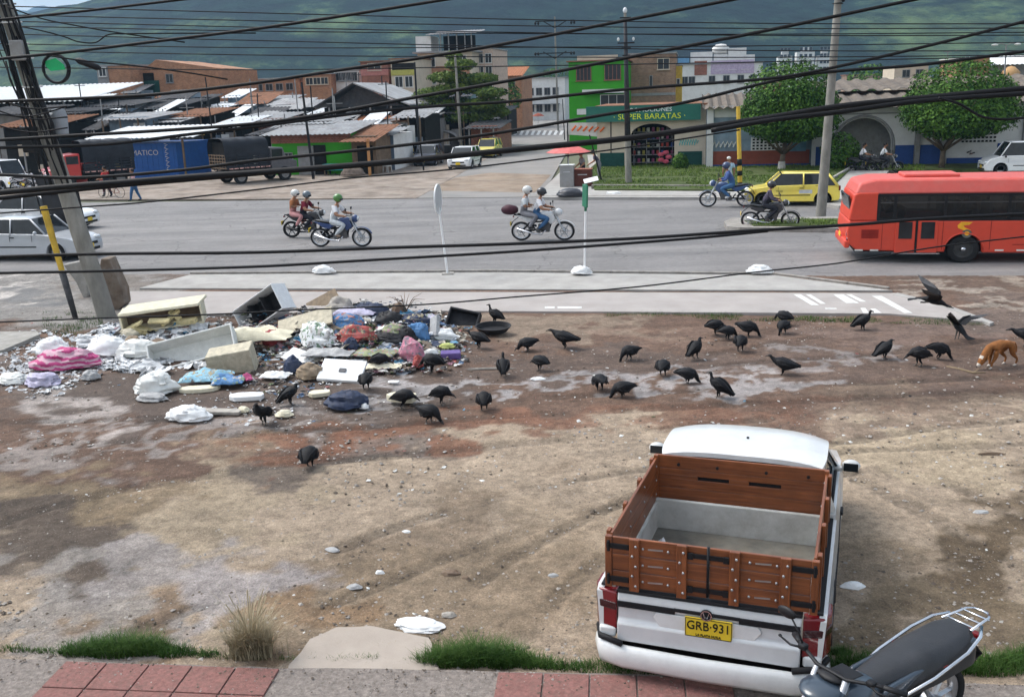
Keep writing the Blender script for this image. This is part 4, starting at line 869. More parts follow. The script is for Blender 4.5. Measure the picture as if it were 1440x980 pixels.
rider(m2,'passenger in an orange-brown top and white helmet behind the maroon rider',ride_pose(-.55,.92,.06,(-.3,.2,1.2),(-.3,.24,.42),(-.12,.26,.84)),ORG,PINKC,1.02,helmet=HWH)
m3=moto('motorcycle','white and black trail motorcycle carrying two riders and a luggage bag',G(763,338),RD,(.66,.67,.68),'topbox',sc=S1*1.0)
rider(m3,'rider in a white shirt, jeans and black helmet steering the trail motorcycle',ride_pose(),WSH,JEAN,S1,helmet=HBK)
rider(m3,'passenger in a pale grey shirt and white helmet on the trail motorcycle',ride_pose(-.55,.92,.04,(-.32,.2,1.15),(-.3,.24,.42),(-.12,.26,.84)),PAL,GRYC,S1,helmet=HWH)
m4=moto('motorcycle','blue motorcycle heading left by the yellow taxi',G(1022,291),RD+math.pi,(.04,.08,.2),'road',sc=1.12)
rider(m4,'rider in blue jacket and jeans on the motorcycle by the yellow taxi',ride_pose(lean=.16),BLU,JEAN,1.12,helmet=HDB,sleeve=True,shoe=(.6,.6,.6))
m5=moto('motorcycle','dark motorcycle passing the tip of the kerbed median',G(1082,321),RD,(.035,.035,.04),'road',sc=1.0)
rider(m5,'rider in dark clothes and black helmet by the median tip',ride_pose(lean=.14),PRP,DKT,1.0,helmet=HBK,sleeve=True)
person('pedestrian in a white and red top and jeans walking by the left trucks',G(191,283),RD+math.pi+.3,stand_pose(.22),cloth('white_red',(.6,.35,.35)),JEAN,sc=1.0)
person('person in a red shirt pushing a bicycle beside the dark tarpaulin truck',G(152,277),RD+math.pi,stand_pose(.15,hands=(.35,.2,1.0)),REDC,DKT)
person('man in light blue shirt and white cap standing on the lawn edge',G(1024,269),R(90),stand_pose(0,.02),LBL,PAL,hat=HWH,sc=.98)
person('vendor in grey with a dark wide hat beside the red parasol',G(820,258),R(200),stand_pose(0,.25,bend=.06),GRYC,DKT,hat=DKT)
person('person in dark clothes bending by the brown crate',G(843,253),R(170),stand_pose(0,.3,bend=.25),PRP,GRYC)
for (px,py,rz,lab,sh,tr) in ((468,245,-80,'person in white seated at the turquoise table outside the green shop',WSH,DKT),(484,243,-110,'person in beige seated right of the turquoise table',PINKC,JEAN),(505,243,-60,'person in olive seated by the brown bench outside the green shop',GRN,DKT)):
    person(lab,placed(px,py,.0),R(rz),sit_pose(),sh,tr)
m6=moto('motorcycle','motorcycle standing before the grey archway, left of two',G(1214,243),RD,(.03,.03,.03),'blackrim')
rider(m6,'rider in white on the left motorcycle before the grey archway',ride_pose(),WSH,DKT,1.,hair=(.02,.015,.01))
m7=moto('motorcycle','motorcycle standing before the grey archway, right of two',G(1243,243),RD,(.03,.03,.03),'blackrim')
rider(m7,'rider in grey on the right motorcycle before the grey archway',ride_pose(),PAL,DKT,1.)
# bus passengers
def in_bus(x,y,label,sh):
    M=BUS.matrix_basis; p=M@Vector((x,y,1.22)); person(label,p,RD,sit_pose(),sh,DKT,group=None)
in_bus(-2.2,by0+.5,'passenger in white by the rearmost bus window',WSH); in_bus(-.15,by0+.5,'bus passenger in pale clothes two windows from the rear',PAL); in_bus(1.85,by0+.5,'bus passenger in a white cap nearest the right edge',LBL)
# ================================================================== parked pickup with wooden stakes
def pickup():
    t=thing('pickup_truck','white pickup truck with tall varnished wooden stakes parked on the dirt','pickup truck',(1.6,7.57,.03),-.353)
    WT=carpaint('pickup_white',(.69,.695,.69),.5); w=1.0; ZT=.9; ZS_=1.394; BL=1.98
    WD=woodmat('varnished_wood_x',(.115,.034,.014),(.28,.09,.03),0,.32); WDY=woodmat('varnished_wood_y',(.115,.034,.014),(.28,.09,.03),1,.32); WDZ=woodmat('varnished_wood_z',(.13,.038,.015),(.28,.09,.03),2,.32)
    RUB=mat('rubber_black',(.014,.014,.016),.6); BEDW=mat('bed_liner_pale',(.5,.51,.49),.7,var=.1,scale=3,dirt=.6,dirtcol=(.22,.2,.17)); BEDF=mat('bed_floor',(.13,.125,.11),.85,var=.3,dirt=.5,dirtcol=(.2,.17,.13))
    xr=.98; zc=.31
    def archy(c,r,z0):
        a0=math.asin((z0-zc)/r); return [(c+r*math.cos(math.pi-a0-(math.pi-2*a0)*i/12),zc+r*math.sin(math.pi-a0-(math.pi-2*a0)*i/12)) for i in range(13)]
    # bed outer sides
    for s in (-1,1):
        p=[(-.02,.42),(.2,.36),(xr-.38,.34)]+archy(xr,.38,.34)+[(xr+.38,.33),(BL,.33),(BL,.9),(.04,.9),(-.01,.86)]
        m=MB(); m.prism(p,s*(w-.09),s*w,'x'); 
        m.v=[(x-(s*.06 if abs(x)>w-.01 and (z<.45) else 0)-(s*.03 if abs(x)>w-.01 and z>.85 else 0),y,z) for x,y,z in m.v]
        m.build('bed_side',WT,t,smooth=True,bevel=.025,seg=3,sharp=35)
        m=MB(); m.box((s*(w-.085),1.0,.906),(.05,1.96,.02)); m.build('bed_rail_cap',RUB,t,bevel=.006)
        m=MB(); m.box((s*(w+.004),1.15,.6),(.014,1.6,.05)); m.build('side_moulding',RUB,t,bevel=.005)
        arc=MB(); arc.tube([(s*(w-.004),xr+.395*math.cos(R(a)),zc+.395*math.sin(R(a))) for a in range(0,181,12)],.016,6); arc.build('wheel_arch',RUB,t,smooth=True)
    # cab and bonnet
    xf=3.72
    p=[(BL+.005,.33),(xf-.38,.32)]+archy(xf,.38,.32)+[(xf+.38,.34),(4.5,.32),(4.6,.45),(4.58,.62),(4.4,.76),(3.62,.92),(3.4,.95),(BL+.005,.95)]
    m=MB(); m.prism(p,-w,w,'x')
    m.v=[(x*(1-.16*max(0,(y-3.7)/.9)**2)*(1-.05*max(0,z-.6)/.4),y,z) for x,y,z in m.v]; m.build('cab_body',WT,t,smooth=True,bevel=.05,seg=3,sharp=35)
    ra,rb=2.12,2.86; zr=1.45
    m=MB(); taperbox(m,[(-w*.9,2.02,.94),(w*.9,2.02,.94),(w*.9,3.42,.94),(-w*.9,3.42,.94)],[(-.73,ra,zr-.02),(.73,ra,zr-.02),(.73,rb-.03,zr-.02),(-.73,rb-.03,zr-.02)]); m.build('cab_windows',GLASS,t,bevel=.03)
    def roof(u,v):
        x=-.84+1.68*u; y=ra-.07+(rb-ra+.13)*v; e=(abs(2*u-1))**4; f=(abs(2*v-1))**4
        y+= .08*(1-abs(2*u-1)**2)*(v>.5)*(v-.5)*2; return (x*(1-.04*f),y,zr+.045-.06*e-.035*f)
    m=MB(); m.sheet(roof,14,12,.05); m.build('roof',WT,t,smooth=True,sharp=50)
    m=MB(); m.cyl((.02,2.5,zr+.03),(.02,2.5,zr+.06),.014,n=10); m.build('roof_aerial_base',RUB,t)
    for s in (-1,1):
        m=MB(); m.tube([(s*w*.9,3.42,.95),(s*.755,rb-.05,zr-.045)],.035,8); m.build('front_pillar',WT,t,smooth=True)
        m=MB(); m.tube([(s*w*.9,2.04,.95),(s*.74,ra,zr-.07)],.06,8); m.build('rear_pillar',WT,t,smooth=True)
        m=MB(); P=[(s*(w*.9+.012),2.18,1.0),(s*(w*.9+.012),3.25,.99),(s*.782,2.82,1.4),(s*.782,2.26,1.4)]; m.tube(P+[P[0]],.017,6); m.build('door_window_seal',RUB,t,smooth=True)
        m=MB(); m.box((s*(w+.0),2.22,.62),(.01,.012,.56)); m.build('door_seam',UNDER,t)
        m=MB(); m.box((s*(w+.008),2.36,.84),(.03,.17,.035)); m.build('door_handle',RUB,t,bevel=.01)
        m=MB(); m.tube([(s*(w*.9),3.12,1.0),(s*(w+.03),3.1,1.04)],.03,6); M=Matrix.Translation((s*(w+.07),3.09,1.07)); m.ell((0,0,0),(.1,.06,.07),12,8,0,M); mo=m.build('mirror',WT,t,smooth=True)
        m=MB(); m.box((s*(w+.07),3.03,1.07),(.15,.012,.095)); m.build('mirror_glass',GLASS,mo,bevel=.01)
        h=MB(); h.ell((s*.62,4.5,.66),(.16,.08,.09),10,6); h.build('headlight',CLENS,t,smooth=True)
        for yy in (xr,xf):
            q=wheel(t,s*(w-.13),yy,.31,.19,0); q.rotation_euler=(0,0,0)
            for c in [c for c in COL.objects if c.parent==q]: 
                c.scale=(-s if s>0 else 1,1,1)
    m=MB(); m.box((0,2.3,.35),(1.6,4.3,.2)); m.build('underbody',UNDER,t)
    # bed
    m=MB(); m.box((0,1.,.61),(1.7,1.96,.03)); m.build('bed_floor',BEDF,t)
    m=MB(); m.box((0,1.93,.72),(1.7,.05,.46)); m.build('bed_front_wall',BEDW,t,bevel=.01)
    for s in (-1,1):
        m=MB(); m.box((s*.835,1.,.7),(.03,1.9,.42)); m.build('bed_side_liner',BEDW,t)
        m=MB(); m.tube([(s*.76,xr-.34,.48),(s*.76,xr-.24,.6),(s*.76,xr,.66),(s*.76,xr+.24,.6),(s*.76,xr+.34,.48)],[(.09,.03)]*5,8); m.build('wheel_housing',BEDW,t,smooth=True)
    # tailgate
    def rbox(n,c,d,ma,bv=.006,par=t,rot=None): b_=MB(); b_.box(c,d,0,rot); return b_.build(n,ma,par,bevel=bv,smooth=bv>.01,sharp=40 if bv>.01 else None)
    TG=carpaint('tailgate_shaded_white',(.62,.63,.64),.35)  # greyer copy of the body white, with the tail's shade in the colour
    m=MB(); prof=[(-.035,.885),(-.055,.83),(-.05,.77),(-.035,.74),(-.04,.64),(-.075,.60),(-.07,.43),(.0,.42),(.03,.44),(.03,.885)]
    m.prism(prof,-.775,.775,'x'); tg=m.build('tailgate',TG,t,smooth=True,bevel=.012,seg=2,sharp=28)
    rbox('tailgate_top_rubber',(0,-.01,.9),(1.56,.085,.03),RUB,.008,tg); rbox('black_stripe',(-.52,-.056,.785),(.50,.018,.055),RUB,.004,tg); rbox('black_stripe',(.52,-.056,.785),(.50,.018,.055),RUB,.004,tg); rbox('black_stripe',(0,-.058,.80),(.56,.018,.03),RUB,.004,tg)
    m=MB(); m.prism([(-.43,.75),(.43,.75),(.46,.70),(.4,.615),(.36,.6),(-.36,.6),(-.4,.615),(-.46,.70)],-.058,-.045,'y'); m.build('plate_recess',WT,tg,bevel=.01,smooth=True,sharp=30)
    m=MB(); m.cyl((0,-.066,.80),(0,-.078,.80),.052,n=24); bd=m.build('badge',RUB,tg,smooth=True,sharp=40); m=MB(); m.lathe([(.04,-.003),(.047,-.003),(.047,.003),(.04,.003)],24,close=True,M=Matrix.Translation((0,-.08,.80))@Matrix.Rotation(R(90),4,'Z')); m.tube([(-.024,-.082,.825),(-.008,-.082,.775),(0,-.082,.8),(.008,-.082,.775),(.024,-.082,.825)],.004,5); m.build('badge_emblem',CHROME,bd)
    M0=Matrix.Translation((.02,-.075,.675)); pl=MB(); pl.box((.02,-.068,.675),(.40,.012,.185)); np_=pl.build('number_plate',PLATEY,t,bevel=.004,seg=1)
    text_part('plate_number','GRB·931',.115,Matrix.Translation((.02,-.078,.692))@FACE_Y,INK,np_,.88); text_part('plate_town','LA PLATA HUILA',.03,Matrix.Translation((.02,-.078,.61))@FACE_Y,INK,np_,.95)
    m=MB(); 
    for a,b_ in (((-.2,.585),(-.2,.765)),((.2,.585),(.2,.765)),((-.2,.765),(.2,.765)),((-.2,.585),(.2,.585))): m.cyl((.02+a[0]*.97,-.077,.675+(a[1]-.675)*.93),(.02+b_[0]*.97,-.077,.675+(b_[1]-.675)*.93),.003,n=5)
    m.build('plate_border',INK,np_)
    # bumper : wraps round both corners, with black rub inserts
    def bump(z0,z1,o,x_,n,ma,yb=.25):
        path=[(-x_,yb),(-x_-.005,.1),(-x_+.06,-.06-o),(-x_+.25,-.115-o),(0,-.135-o),(x_-.25,-.115-o),(x_-.06,-.06-o),(x_+.005,.1),(x_,yb)]
        b_=MB(); zc_=(z0+z1)/2; b_.tube([(x,y,zc_) for x,y in path],[(.05,(z1-z0)/2)]*len(path),10,up=(0,0,1)); return b_.build(n,ma,t,smooth=True)
    bump(.2,.42,0,.965,'rear_bumper',WT)
    for s in (-1,1):
        b_=MB(); b_.tube([(s*.99,.12,.45),(s*.93,-.06,.45),(s*.72,-.13,.44)],[(.025,.03)]*3,8); b_.build('bumper_rub_strip',RUB,t,smooth=True)
        b_=MB(); b_.prism([(s*.785,-.045),(s*.96,-.0),(s*1.006,.12),(s*1.006,.3),(s*.86,.3),(s*.785,.2)],.52,.88,'z'); tl=b_.build('tail_light',RLENS,t,bevel=.015,smooth=True,sharp=40)
        b_=MB(); b_.prism([(s*.79,-.052),(s*.967,-.007),(s*1.012,.12),(s*1.012,.28),(s*.9,.28),(s*.79,.0)],.71,.78,'z'); b_.build('smoked_band',mat('smoked_lens',(.035,.004,.006),.2,coat=.4),tl,bevel=.006)
        rbox('light_surround',(s*.87,.05,.49),(.15,.2,.1),WT,.02)
    # stakes
    def planks(par,ax,x0,x1,y,zs,nm='plank',th=.028,md=WD):
        for (a,b_) in zs:
            m=MB()
            if ax=='x': m.box(((x0+x1)/2,y,(a+b_)/2),(x1-x0,th,b_-a-.006))
            else: m.box((y,(x0+x1)/2,(a+b_)/2),(th,x1-x0,b_-a-.006))
            m.build(nm,md,par,bevel=.004,seg=1)
    rows=[(.925,1.08),(1.08,1.235),(1.235,1.394)]
    def grp(n):
        o=bpy.data.objects.new(n,None); return o
    for s in (-1,1):
        # rear gate leaf: planks joined to one mesh per board
        m=MB()
        for a,b_ in rows: m.box((s*.42,.0,(a+b_)/2),(.82,.028,b_-a-.006))
        leaf=m.build('stake_gate',WD,t,bevel=.004,seg=1)
        for px_ in (.63,.22): 
            m=MB(); m.box((s*px_,-.032,1.155),(.085,.036,.49)); m.build('post',WDZ,leaf,bevel=.004,seg=1)
            for k in range(5):
                b_=MB(); b_.ell((s*px_+.015*(-1)**k,-.053,.965+.093*k),(.013,.008,.013),8,5); b_.build('bolt',STEEL,leaf,smooth=True)
        for k in range(3):
            z=1.0+.155*k
            for px_ in (.34,.56): b_=MB(); b_.ell((s*px_,-.018,z),(.013,.009,.013),8,5); b_.build('bolt',STEEL,leaf,smooth=True)
            b_=MB(); b_.box((s*.45,-.018,z+.004),(.13,.008,.012),0,(0,R(-3),0)); b_.build('metal_slat',STEEL,leaf)
        for z in (1.0,1.31):
            b_=MB(); b_.box((s*.09,-.022,z),(.17,.012,.045)); b_.box((s*.15,-.03,z),(.05,.02,.06)); b_.build('hinge_strap',BLK,leaf,bevel=.004)
            b_=MB(); b_.box((s*.78,-.022,z),(.2,.014,.05)); b_.cyl((s*.86,-.03,z-.05),(s*.86,-.03,z+.05),.014,n=8); b_.build('hinge_strap',BLK,leaf,bevel=.004)
        m=MB(); m.box((s*.862,.0,1.155),(.06,.05,.48)); m.build('corner_post',WDZ,t,bevel=.004,seg=1)
        # side boards
        m=MB()
        for a,b_ in rows: m.box((s*.855,1.02,(a+b_)/2),(.026,1.92,b_-a-.006))
        sd_=m.build('stake_side',WDY,t,bevel=.004,seg=1)
        for yy in (.12,.72,1.32,1.9):
            m=MB(); m.box((s*.888,yy,1.15),(.036,.075,.5)); m.build('post',WDZ,sd_,bevel=.004,seg=1)
            for k in range(3): b_=MB(); b_.ell((s*.838,yy,1.0+.155*k),(.008,.012,.012),8,5); b_.build('bolt',STEEL,sd_,smooth=True)
    # latch between the leaves
    b_=MB(); b_.cyl((0,-.03,.95),(0,-.03,1.41),.012,n=8); b_.build('gate_bolt',BLK,t,smooth=True)
    # headboard with two slots
    m=MB(); yh=1.99
    for a,b_ in ((.93,1.07),(1.07,1.17),(1.21,1.28),(1.28,1.42)): m.box((0,yh,(a+b_)/2),(1.75,.03,b_-a-.004))
    for a,b_ in ((-.875,-.42),(-.1,.1),(.42,.875)): m.box(((a+b_)/2,yh,1.19),(b_-a,.03,.044))
    hb=m.build('headboard',WD,t,bevel=.003,seg=1)
    for s in (-1,1): 
        m=MB(); m.box((s*.855,yh-.03,1.17),(.045,.04,.5)); m.build('post',WDZ,hb,bevel=.004)
        m=MB(); m.box((s*.26,yh+.012,1.19),(.33,.012,.06)); m.build('slot_backing',RUB,hb)
    for x in (-.62,-.22,.27,.68): m=MB(); m.cyl((x,yh-.012,1.33),(x,yh-.03,1.33),.016,n=10); m.build('bolt_hole',RUB,hb)
    return t
PK=pickup()
def on_pickup(x,y,z): return PK.matrix_basis@Vector((x,y,z))
def crumple(name,label,cat,loc,d,m,rz=0.,seed=1,nz=.22,rot=(0,0,0),group=None,n=30):
    b=MB(); b.ell((0,0,0),(1,1,1),n,n-8); big=max(d[0],d[1])>.45; out=[]
    for v in b.v:
        q=Vector(v); so=Vector((seed*1.7,seed*.3,seed*2.1))
        k=1+nz*1.1*noise.noise(q*1.5+so)
        r1=1-abs(noise.noise(q*2.4+so*1.3))*2.; r2=1-abs(noise.noise(q*5.+so*.7+Vector((q.z*3,0,0))))*2.; r3=noise.noise(q*11+so)
        k+=nz*(.75*(r1-.55)+.5*(r2-.6)*(1 if big else .6)+.22*r3)
        q=q*k; z=max(-.5+.05*noise.noise(q*4),q.z); e=(1+.35*max(0,.2-z)); out.append((q.x*d[0]/2*e,q.y*d[1]/2*e,z*d[2]/2))
    b.v=out
    o=b.build(name,m,smooth=True,sharp=42); o.location=loc; o.rotation_euler=(rot[0],rot[1],rz); return tag(o,label,cat,group)
PLW=mat('plastic_white',(.6,.61,.62),.4,var=.1,scale=8,bump=.3,bscale=14); 
crumple('plastic_bag','crumpled white plastic lying in the left corner of the pickup bed','plastic bag',on_pickup(-.66,.8,.70),(.3,1.0,.3),PLW,-.353,4)
b=MB(); b.cyl((0,0,-.012),(0,0,.012),.13,n=22); o=b.build('lid',PLW,smooth=True,sharp=40,bevel=.005); o.location=on_pickup(.76,.13,.98); o.rotation_euler=(R(60),.3,-.3); tag(o,'round white plastic lid tucked in the rear right corner of the pickup bed','lid')
# ================================================================== parked motorcycle in the foreground
def fgmoto():
    A=G(1360,886,.88); B=G(1170,964,1.02); d=B-A; yaw=math.atan2(d.y,d.x); sc=math.hypot(d.x,d.y)/1.32
    loc=Vector((A.x,A.y,ZS))+Vector((math.cos(yaw),math.sin(yaw),0))*.93*sc
    t=thing('motorcycle','parked motorcycle with long black seat and chrome rear rack, bottom right corner','motorcycle',loc,yaw)
    t.scale=(sc,sc,.96)
    # z scaled so tops match
    SV=mat('seat_vinyl_matte',(.022,.023,.027),.5,var=.3,scale=5,bump=.25,bscale=120,dirt=.2,dirtcol=(.08,.075,.07)); PB=carpaint('tank_dark_blue',(.03,.045,.065),.3); GREY=mat('grey_plastic',(.17,.18,.17),.55,var=.15,dirt=.4); RED_=mat('seat_red_piping',(.3,.02,.02),.5)
    def seat(u,v):
        x=-.82+.98*u; hw=.175*(1-.42*max(0,(u-.45)/.55)**1.3)*(1-.25*max(0,(.12-u)/.12)**2); a=(v-.5)*2
        z=.83+.05*(1-abs(a)**2.6)+(.035 if u<.55 else .035*(1-(u-.55)/.45))-.10*abs(a)**6; return (x,a*hw,z)
    m=MB(); m.sheet(seat,26,14,.09); m.build('seat',SV,t,smooth=True,sharp=60)
    for s in (-1,1):
        m=MB(); m.tube([(-.8,s*.12,.78),(-.45,s*.165,.79),(-.1,s*.13,.76),(.12,s*.08,.77)],.006,5); m.build('seat_piping',RED_,t,smooth=True)
        m=MB(); m.tube([(.0,s*.16,.72),(-.3,s*.195,.78),(-.62,s*.195,.84),(-.8,s*.165,.88),(-.9,s*.11,.9)],.0125,8); m.build('grab_rail',CHROME,t,smooth=True)
        m=MB(); m.tube([(-.8,s*.1,.9),(-1.03,s*.08,.9),(-1.07,s*.05,.9)],.01,8); m.build('rack_rail',CHROME,t,smooth=True)
        m=MB(); m.prism([(.1,.78),(-.2,.66),(-.55,.66),(-.85,.8),(-.8,.86),(.05,.84)],s*.11,s*.145,'y'); m.build('side_panel',PB,t,bevel=.02,smooth=True,sharp=40)
        m=MB(); m.box((.36,s*.05,.9),(.02,.02,.02)); 
    m=MB(); m.tube([(-1.07,-.05,.9),(-1.08,0,.9),(-1.07,.05,.9)],.01,8); m.build('rack_rail',CHROME,t,smooth=True)
    for x in (-.84,-.92,-1.0): m=MB(); m.cyl((x,-.1,.9),(x,.1,.9),.008,n=8); m.build('rack_bar',CHROME,t,smooth=True)
    # tank / front cowl
    def hump(u,v):
        x=.1+.36*u; a=(v-.5)*2; hw=.11+.05*math.sin(u*2.6); return (x,a*hw,.86+.07*math.sin(.4+u*2.)-.09*abs(a)**4)
    m=MB(); m.sheet(hump,12,10,.16); m.build('tank_cowl',PB,t,smooth=True,sharp=50)
    m=MB(); m.box((.27,0,.985),(.12,.15,.008),0,(0,R(-6),0)); m.build('tank_badge_plate',BLK,t,bevel=.004)
    m=MB(); m.ell((.46,0,.95),(.15,.13,.055),16,10); m.build('headlight_cowl',PB,t,smooth=True)
    m=MB(); m.ell((.56,0,.87),(.04,.07,.06),12,8); m.build('lens',CLENS,t,smooth=True)
    m=MB(); m.ell((.4,0,1.02),(.06,.09,.03),14,8); m.build('instrument_panel',BLK,t,smooth=True)
    m=MB(); m.tube([(.27,-.37,1.06),(.35,-.26,1.09),(.4,-.1,1.05),(.4,.1,1.05),(.35,.26,1.09),(.27,.37,1.06)],.013,8); m.build('handlebar',BLK,t,smooth=True)
    for s in (-1,1):
        m=MB(); m.tube([(.26,s*.385,1.055),(.33,s*.285,1.085)],[.021,.019],10); m.build('grip',BLK,t,smooth=True)
        m=MB(); m.tube([(.38,s*.24,1.09),(.4,s*.3,1.085),(.35,s*.42,1.06)],[.009,.008,.007],6); m.ell((.345,s*.425,1.06),(.012,.012,.012),6,5); m.build('lever',BLK,t,smooth=True)
        m=MB(); m.box((.365,s*.235,1.095),(.05,.05,.045)); m.build('switch_housing',BLK,t,bevel=.012)
        m=MB(); m.tube([(.36,s*.24,1.1),(.37,s*.27,1.2),(.36,s*.33,1.27)],.006,6); m.ell((.36,s*.37,1.3),(.018,.07,.045),12,8); (m.build('mirror',BLK,t,smooth=True) if s<0 else None)
        m=MB(); m.tube([(.4,s*.1,1.04),(.5,s*.1,.78),(.74,s*.1,.3)],[.022,.022,.028],8); m.build('fork_leg',STEEL,t,smooth=True)
    for x in (.72,-.6):
        m=MB(); m.lathe([(.24,-.035),(.28,-.05),(.3,-.02),(.3,.02),(.28,.05),(.24,.035)],28,close=True); q=m.build('wheel',TYRE,t,smooth=True); q.location=(x,0,.3); q.rotation_euler=(0,0,R(90))
        h=MB(); h.lathe([(.2,-.022),(.245,-.03),(.245,.03),(.2,.022)],28,close=True); h.lathe([(0,-.06),(.05,-.05),(.05,.05),(0,.06)],12)
        for k in range(6): a=2*math.pi*k/6; h.tube([(0,0,0),(0,math.cos(a)*.22,math.sin(a)*.22)],[.02,.014],5)
        h.build('rim',STEEL,q,smooth=True,sharp=35)
    m=MB(); m.box((.1,0,.42),(.36,.26,.3)); m.cyl((-.05,-.18,.36),(-.05,.18,.36),.11,n=16); m.build('engine',mat('engine_grey',(.12,.12,.125),.45,metal=.6),t,bevel=.03)
    m=MB(); m.tube([(.4,0,.9),(.2,0,.75),(-.2,0,.68),(-.6,0,.72),(-.85,0,.8)],.035,8); m.build('frame',BLK,t,smooth=True)
    m=MB(); m.tube([(.15,-.16,.34),(0,-.2,.24),(-.3,-.2,.26),(-.8,-.2,.42)],[.022,.022,.04,.055],10); m.build('exhaust',CHROME,t,smooth=True)
    m=MB(); m.tube([(-.85,0,.78),(-.98,0,.6),(-1.0,0,.45)],[(.09,.015)]*3,8); m.build('rear_fender',BLK,t,smooth=True)
    m=MB(); m.box((-.95,0,.75),(.05,.16,.08)); m.build('tail_light',RLENS,t,bevel=.015)
    m=MB(); m.tube([(.72+.34*math.cos(R(a)),0,.3+.34*math.sin(R(a))) for a in range(20,151,16)],[(.06,.012)]*9,8); m.build('front_fender',PB,t,smooth=True)
fgmoto()
# ================================================================== black vultures
FEA=mat('black_feathers',(.006,.006,.008),.6,var=.6,scale=22,bump=.8,bscale=60,spec=.22); VHD=mat('vulture_grey_skin',(.05,.046,.045),.7); VLG=mat('vulture_leg',(.13,.12,.11),.7)
def vulture_mesh(pose,seed=0):
    q=random.Random(seed); m=MB(); b=dict(
     alert=[(-.33,.13),(-.24,.18),(-.12,.25),(0,.3),(.09,.35),(.135,.40),(.15,.455),(.165,.5)],
     walk=[(-.36,.2),(-.26,.23),(-.12,.27),(0,.29),(.11,.32),(.19,.355),(.25,.4),(.28,.425)],
     feed=[(-.34,.28),(-.25,.285),(-.12,.3),(0,.29),(.1,.25),(.17,.18),(.21,.1),(.235,.055)],
     hunch=[(-.29,.2),(-.22,.23),(-.12,.275),(0,.3),(.1,.29),(.16,.26),(.2,.235),(.225,.21)])[pose]
    ja,jb,jc=q.uniform(-.05,.05),q.uniform(-.04,.05),q.uniform(-.025,.03)
    b=[(x*(1+(ja if x<0 else jb)),z+(jc*(-x*4) if x<-.1 else 0)+(q.uniform(-.018,.022)*(i-4) if i>4 else 0)) for i,(x,z) in enumerate(b)]
    fl=q.uniform(1.,1.22); rr=[(.06,.01),(.07,.035),(.1*fl,.075),(.118*fl,.11),(.1*fl,.1),(.056,.056),(.028,.03),(.03,.034)]
    m.tube([(x,0,z) for x,z in b],rr,14)
    # head and beak share the neck loft's axis
    hx,hz=b[-1]; dn={'alert':-.1,'walk':-.25,'feed':-.9,'hunch':-.7}[pose]; dx=math.cos(dn);dz=math.sin(dn)
    m.tube([(hx-.01*dx,0,hz-.01*dz),(hx+.025*dx,0,hz+.025*dz),(hx+.05*dx,0,hz+.05*dz),(hx+.085*dx,0,hz+.085*dz-.002),(hx+.1*dx,0,hz+.1*dz-.014)],[(.024,.028),(.026,.028),(.014,.015),(.009,.011),(.003,.004)],10,1)
    # folded wings
    sx,sz=b[4]; tx_,tz=b[0]
    for s in (-1,1):
        dr=q.uniform(-.02,.02); m.tube([(sx+.03,s*.07,sz+.01),(sx-.05,s*.11*fl,sz-.01),(-.06,s*.115*fl,b[3][1]-.02+dr),(-.17,s*.09,b[2][1]-.01+dr),(tx_+.03,s*.045,tz+.02)],[(.02,.045),(.026,.085),(.028,.1),(.022,.07),(.008,.022)],12)
        for k in range(3): m.tube([(sx-.04-.05*k,s*(.137*fl-.004*k),sz+.0),(sx-.12-.05*k,s*(.142*fl),sz-.06),(-.14-.03*k,s*.118,b[2][1]-.06+.02*k)],[(.004,.012),(.006,.02),(.003,.008)],5)
        for k in range(4): m.tube([(-.15,s*(.085-.01*k),b[2][1]-.01*k),(tx_-.0+.025*k,s*(.05-.012*k),tz+.015-.012*k+q.uniform(-.01,.01))],[(.014,.024),(.004,.01)],6)
        lz=b[3][1]-.06; ph=s*q.uniform(-.05,.06)
        m.tube([(-.02,s*.04,lz),(-.01+ph*.3,s*.05,lz*.55),(-.03+ph,s*.05,.06),(ph,s*.05,.012)],[.035,.026,.011,.01],8,0)
        m.tube([(-.03+ph,s*.05,.08),(ph-.005,s*.05,.012)],.011,6,2)
        for a in (-.5,0,.5,math.pi): m.tube([(ph,s*.05,.012),(ph+.055*math.cos(a),s*.05+.055*math.sin(a),.006)],[.009,.004],5,2)
    return m
def open_wing(m,s,root,dirn,up,ln=.62,fan=1.):
    # s side; dirn: outward unit vector, feathers trail backwards
    r=Vector(root); o=Vector(dirn).normalized(); bk=Vector((-1,0,-.1)).normalized(); nrm=o.cross(bk).normalized()
    el=r+o*ln*.32+Vector((.05,0,.03)); wr=r+o*ln*.6+Vector((.02,0,.01))
    m.tube([r,el,wr],[(.035,.035),(.028,.022),(.02,.012)],8)
    for k in range(15):
        u=k/14; base=r.lerp(el,min(1,u*2)) if u<.5 else el.lerp(wr,(u-.5)*2)
        a=(u-.35)*1.15*fan; a=max(0,a)
        d=(bk*math.cos(a)+o*math.sin(a)).normalized(); l=.2+.17*max(0,(u-.4)/.6)
        w_=.026 if u<.75 else .02
        x=d; side=nrm.cross(x).normalized(); pts=[(0,w_*.7),(.5,w_),(.85,w_*.8),(1,w_*.25)]; off=nrm*(.002*k)
        vs=[];
        for t_,ww in pts:
            c=base+d*l*t_+off; vs+=[c-side*ww,c+side*ww,c+side*ww+nrm*.004,c-side*ww+nrm*.004]
        fs=[(0,1,2,3),(15,14,13,12)]
        for i in range(3):
            q=i*4
            for e in range(4): fs.append((q+e,q+4+e,q+4+(e+1)%4,q+(e+1)%4))
        m.add(vs,fs,3 if u>.75 else 0)
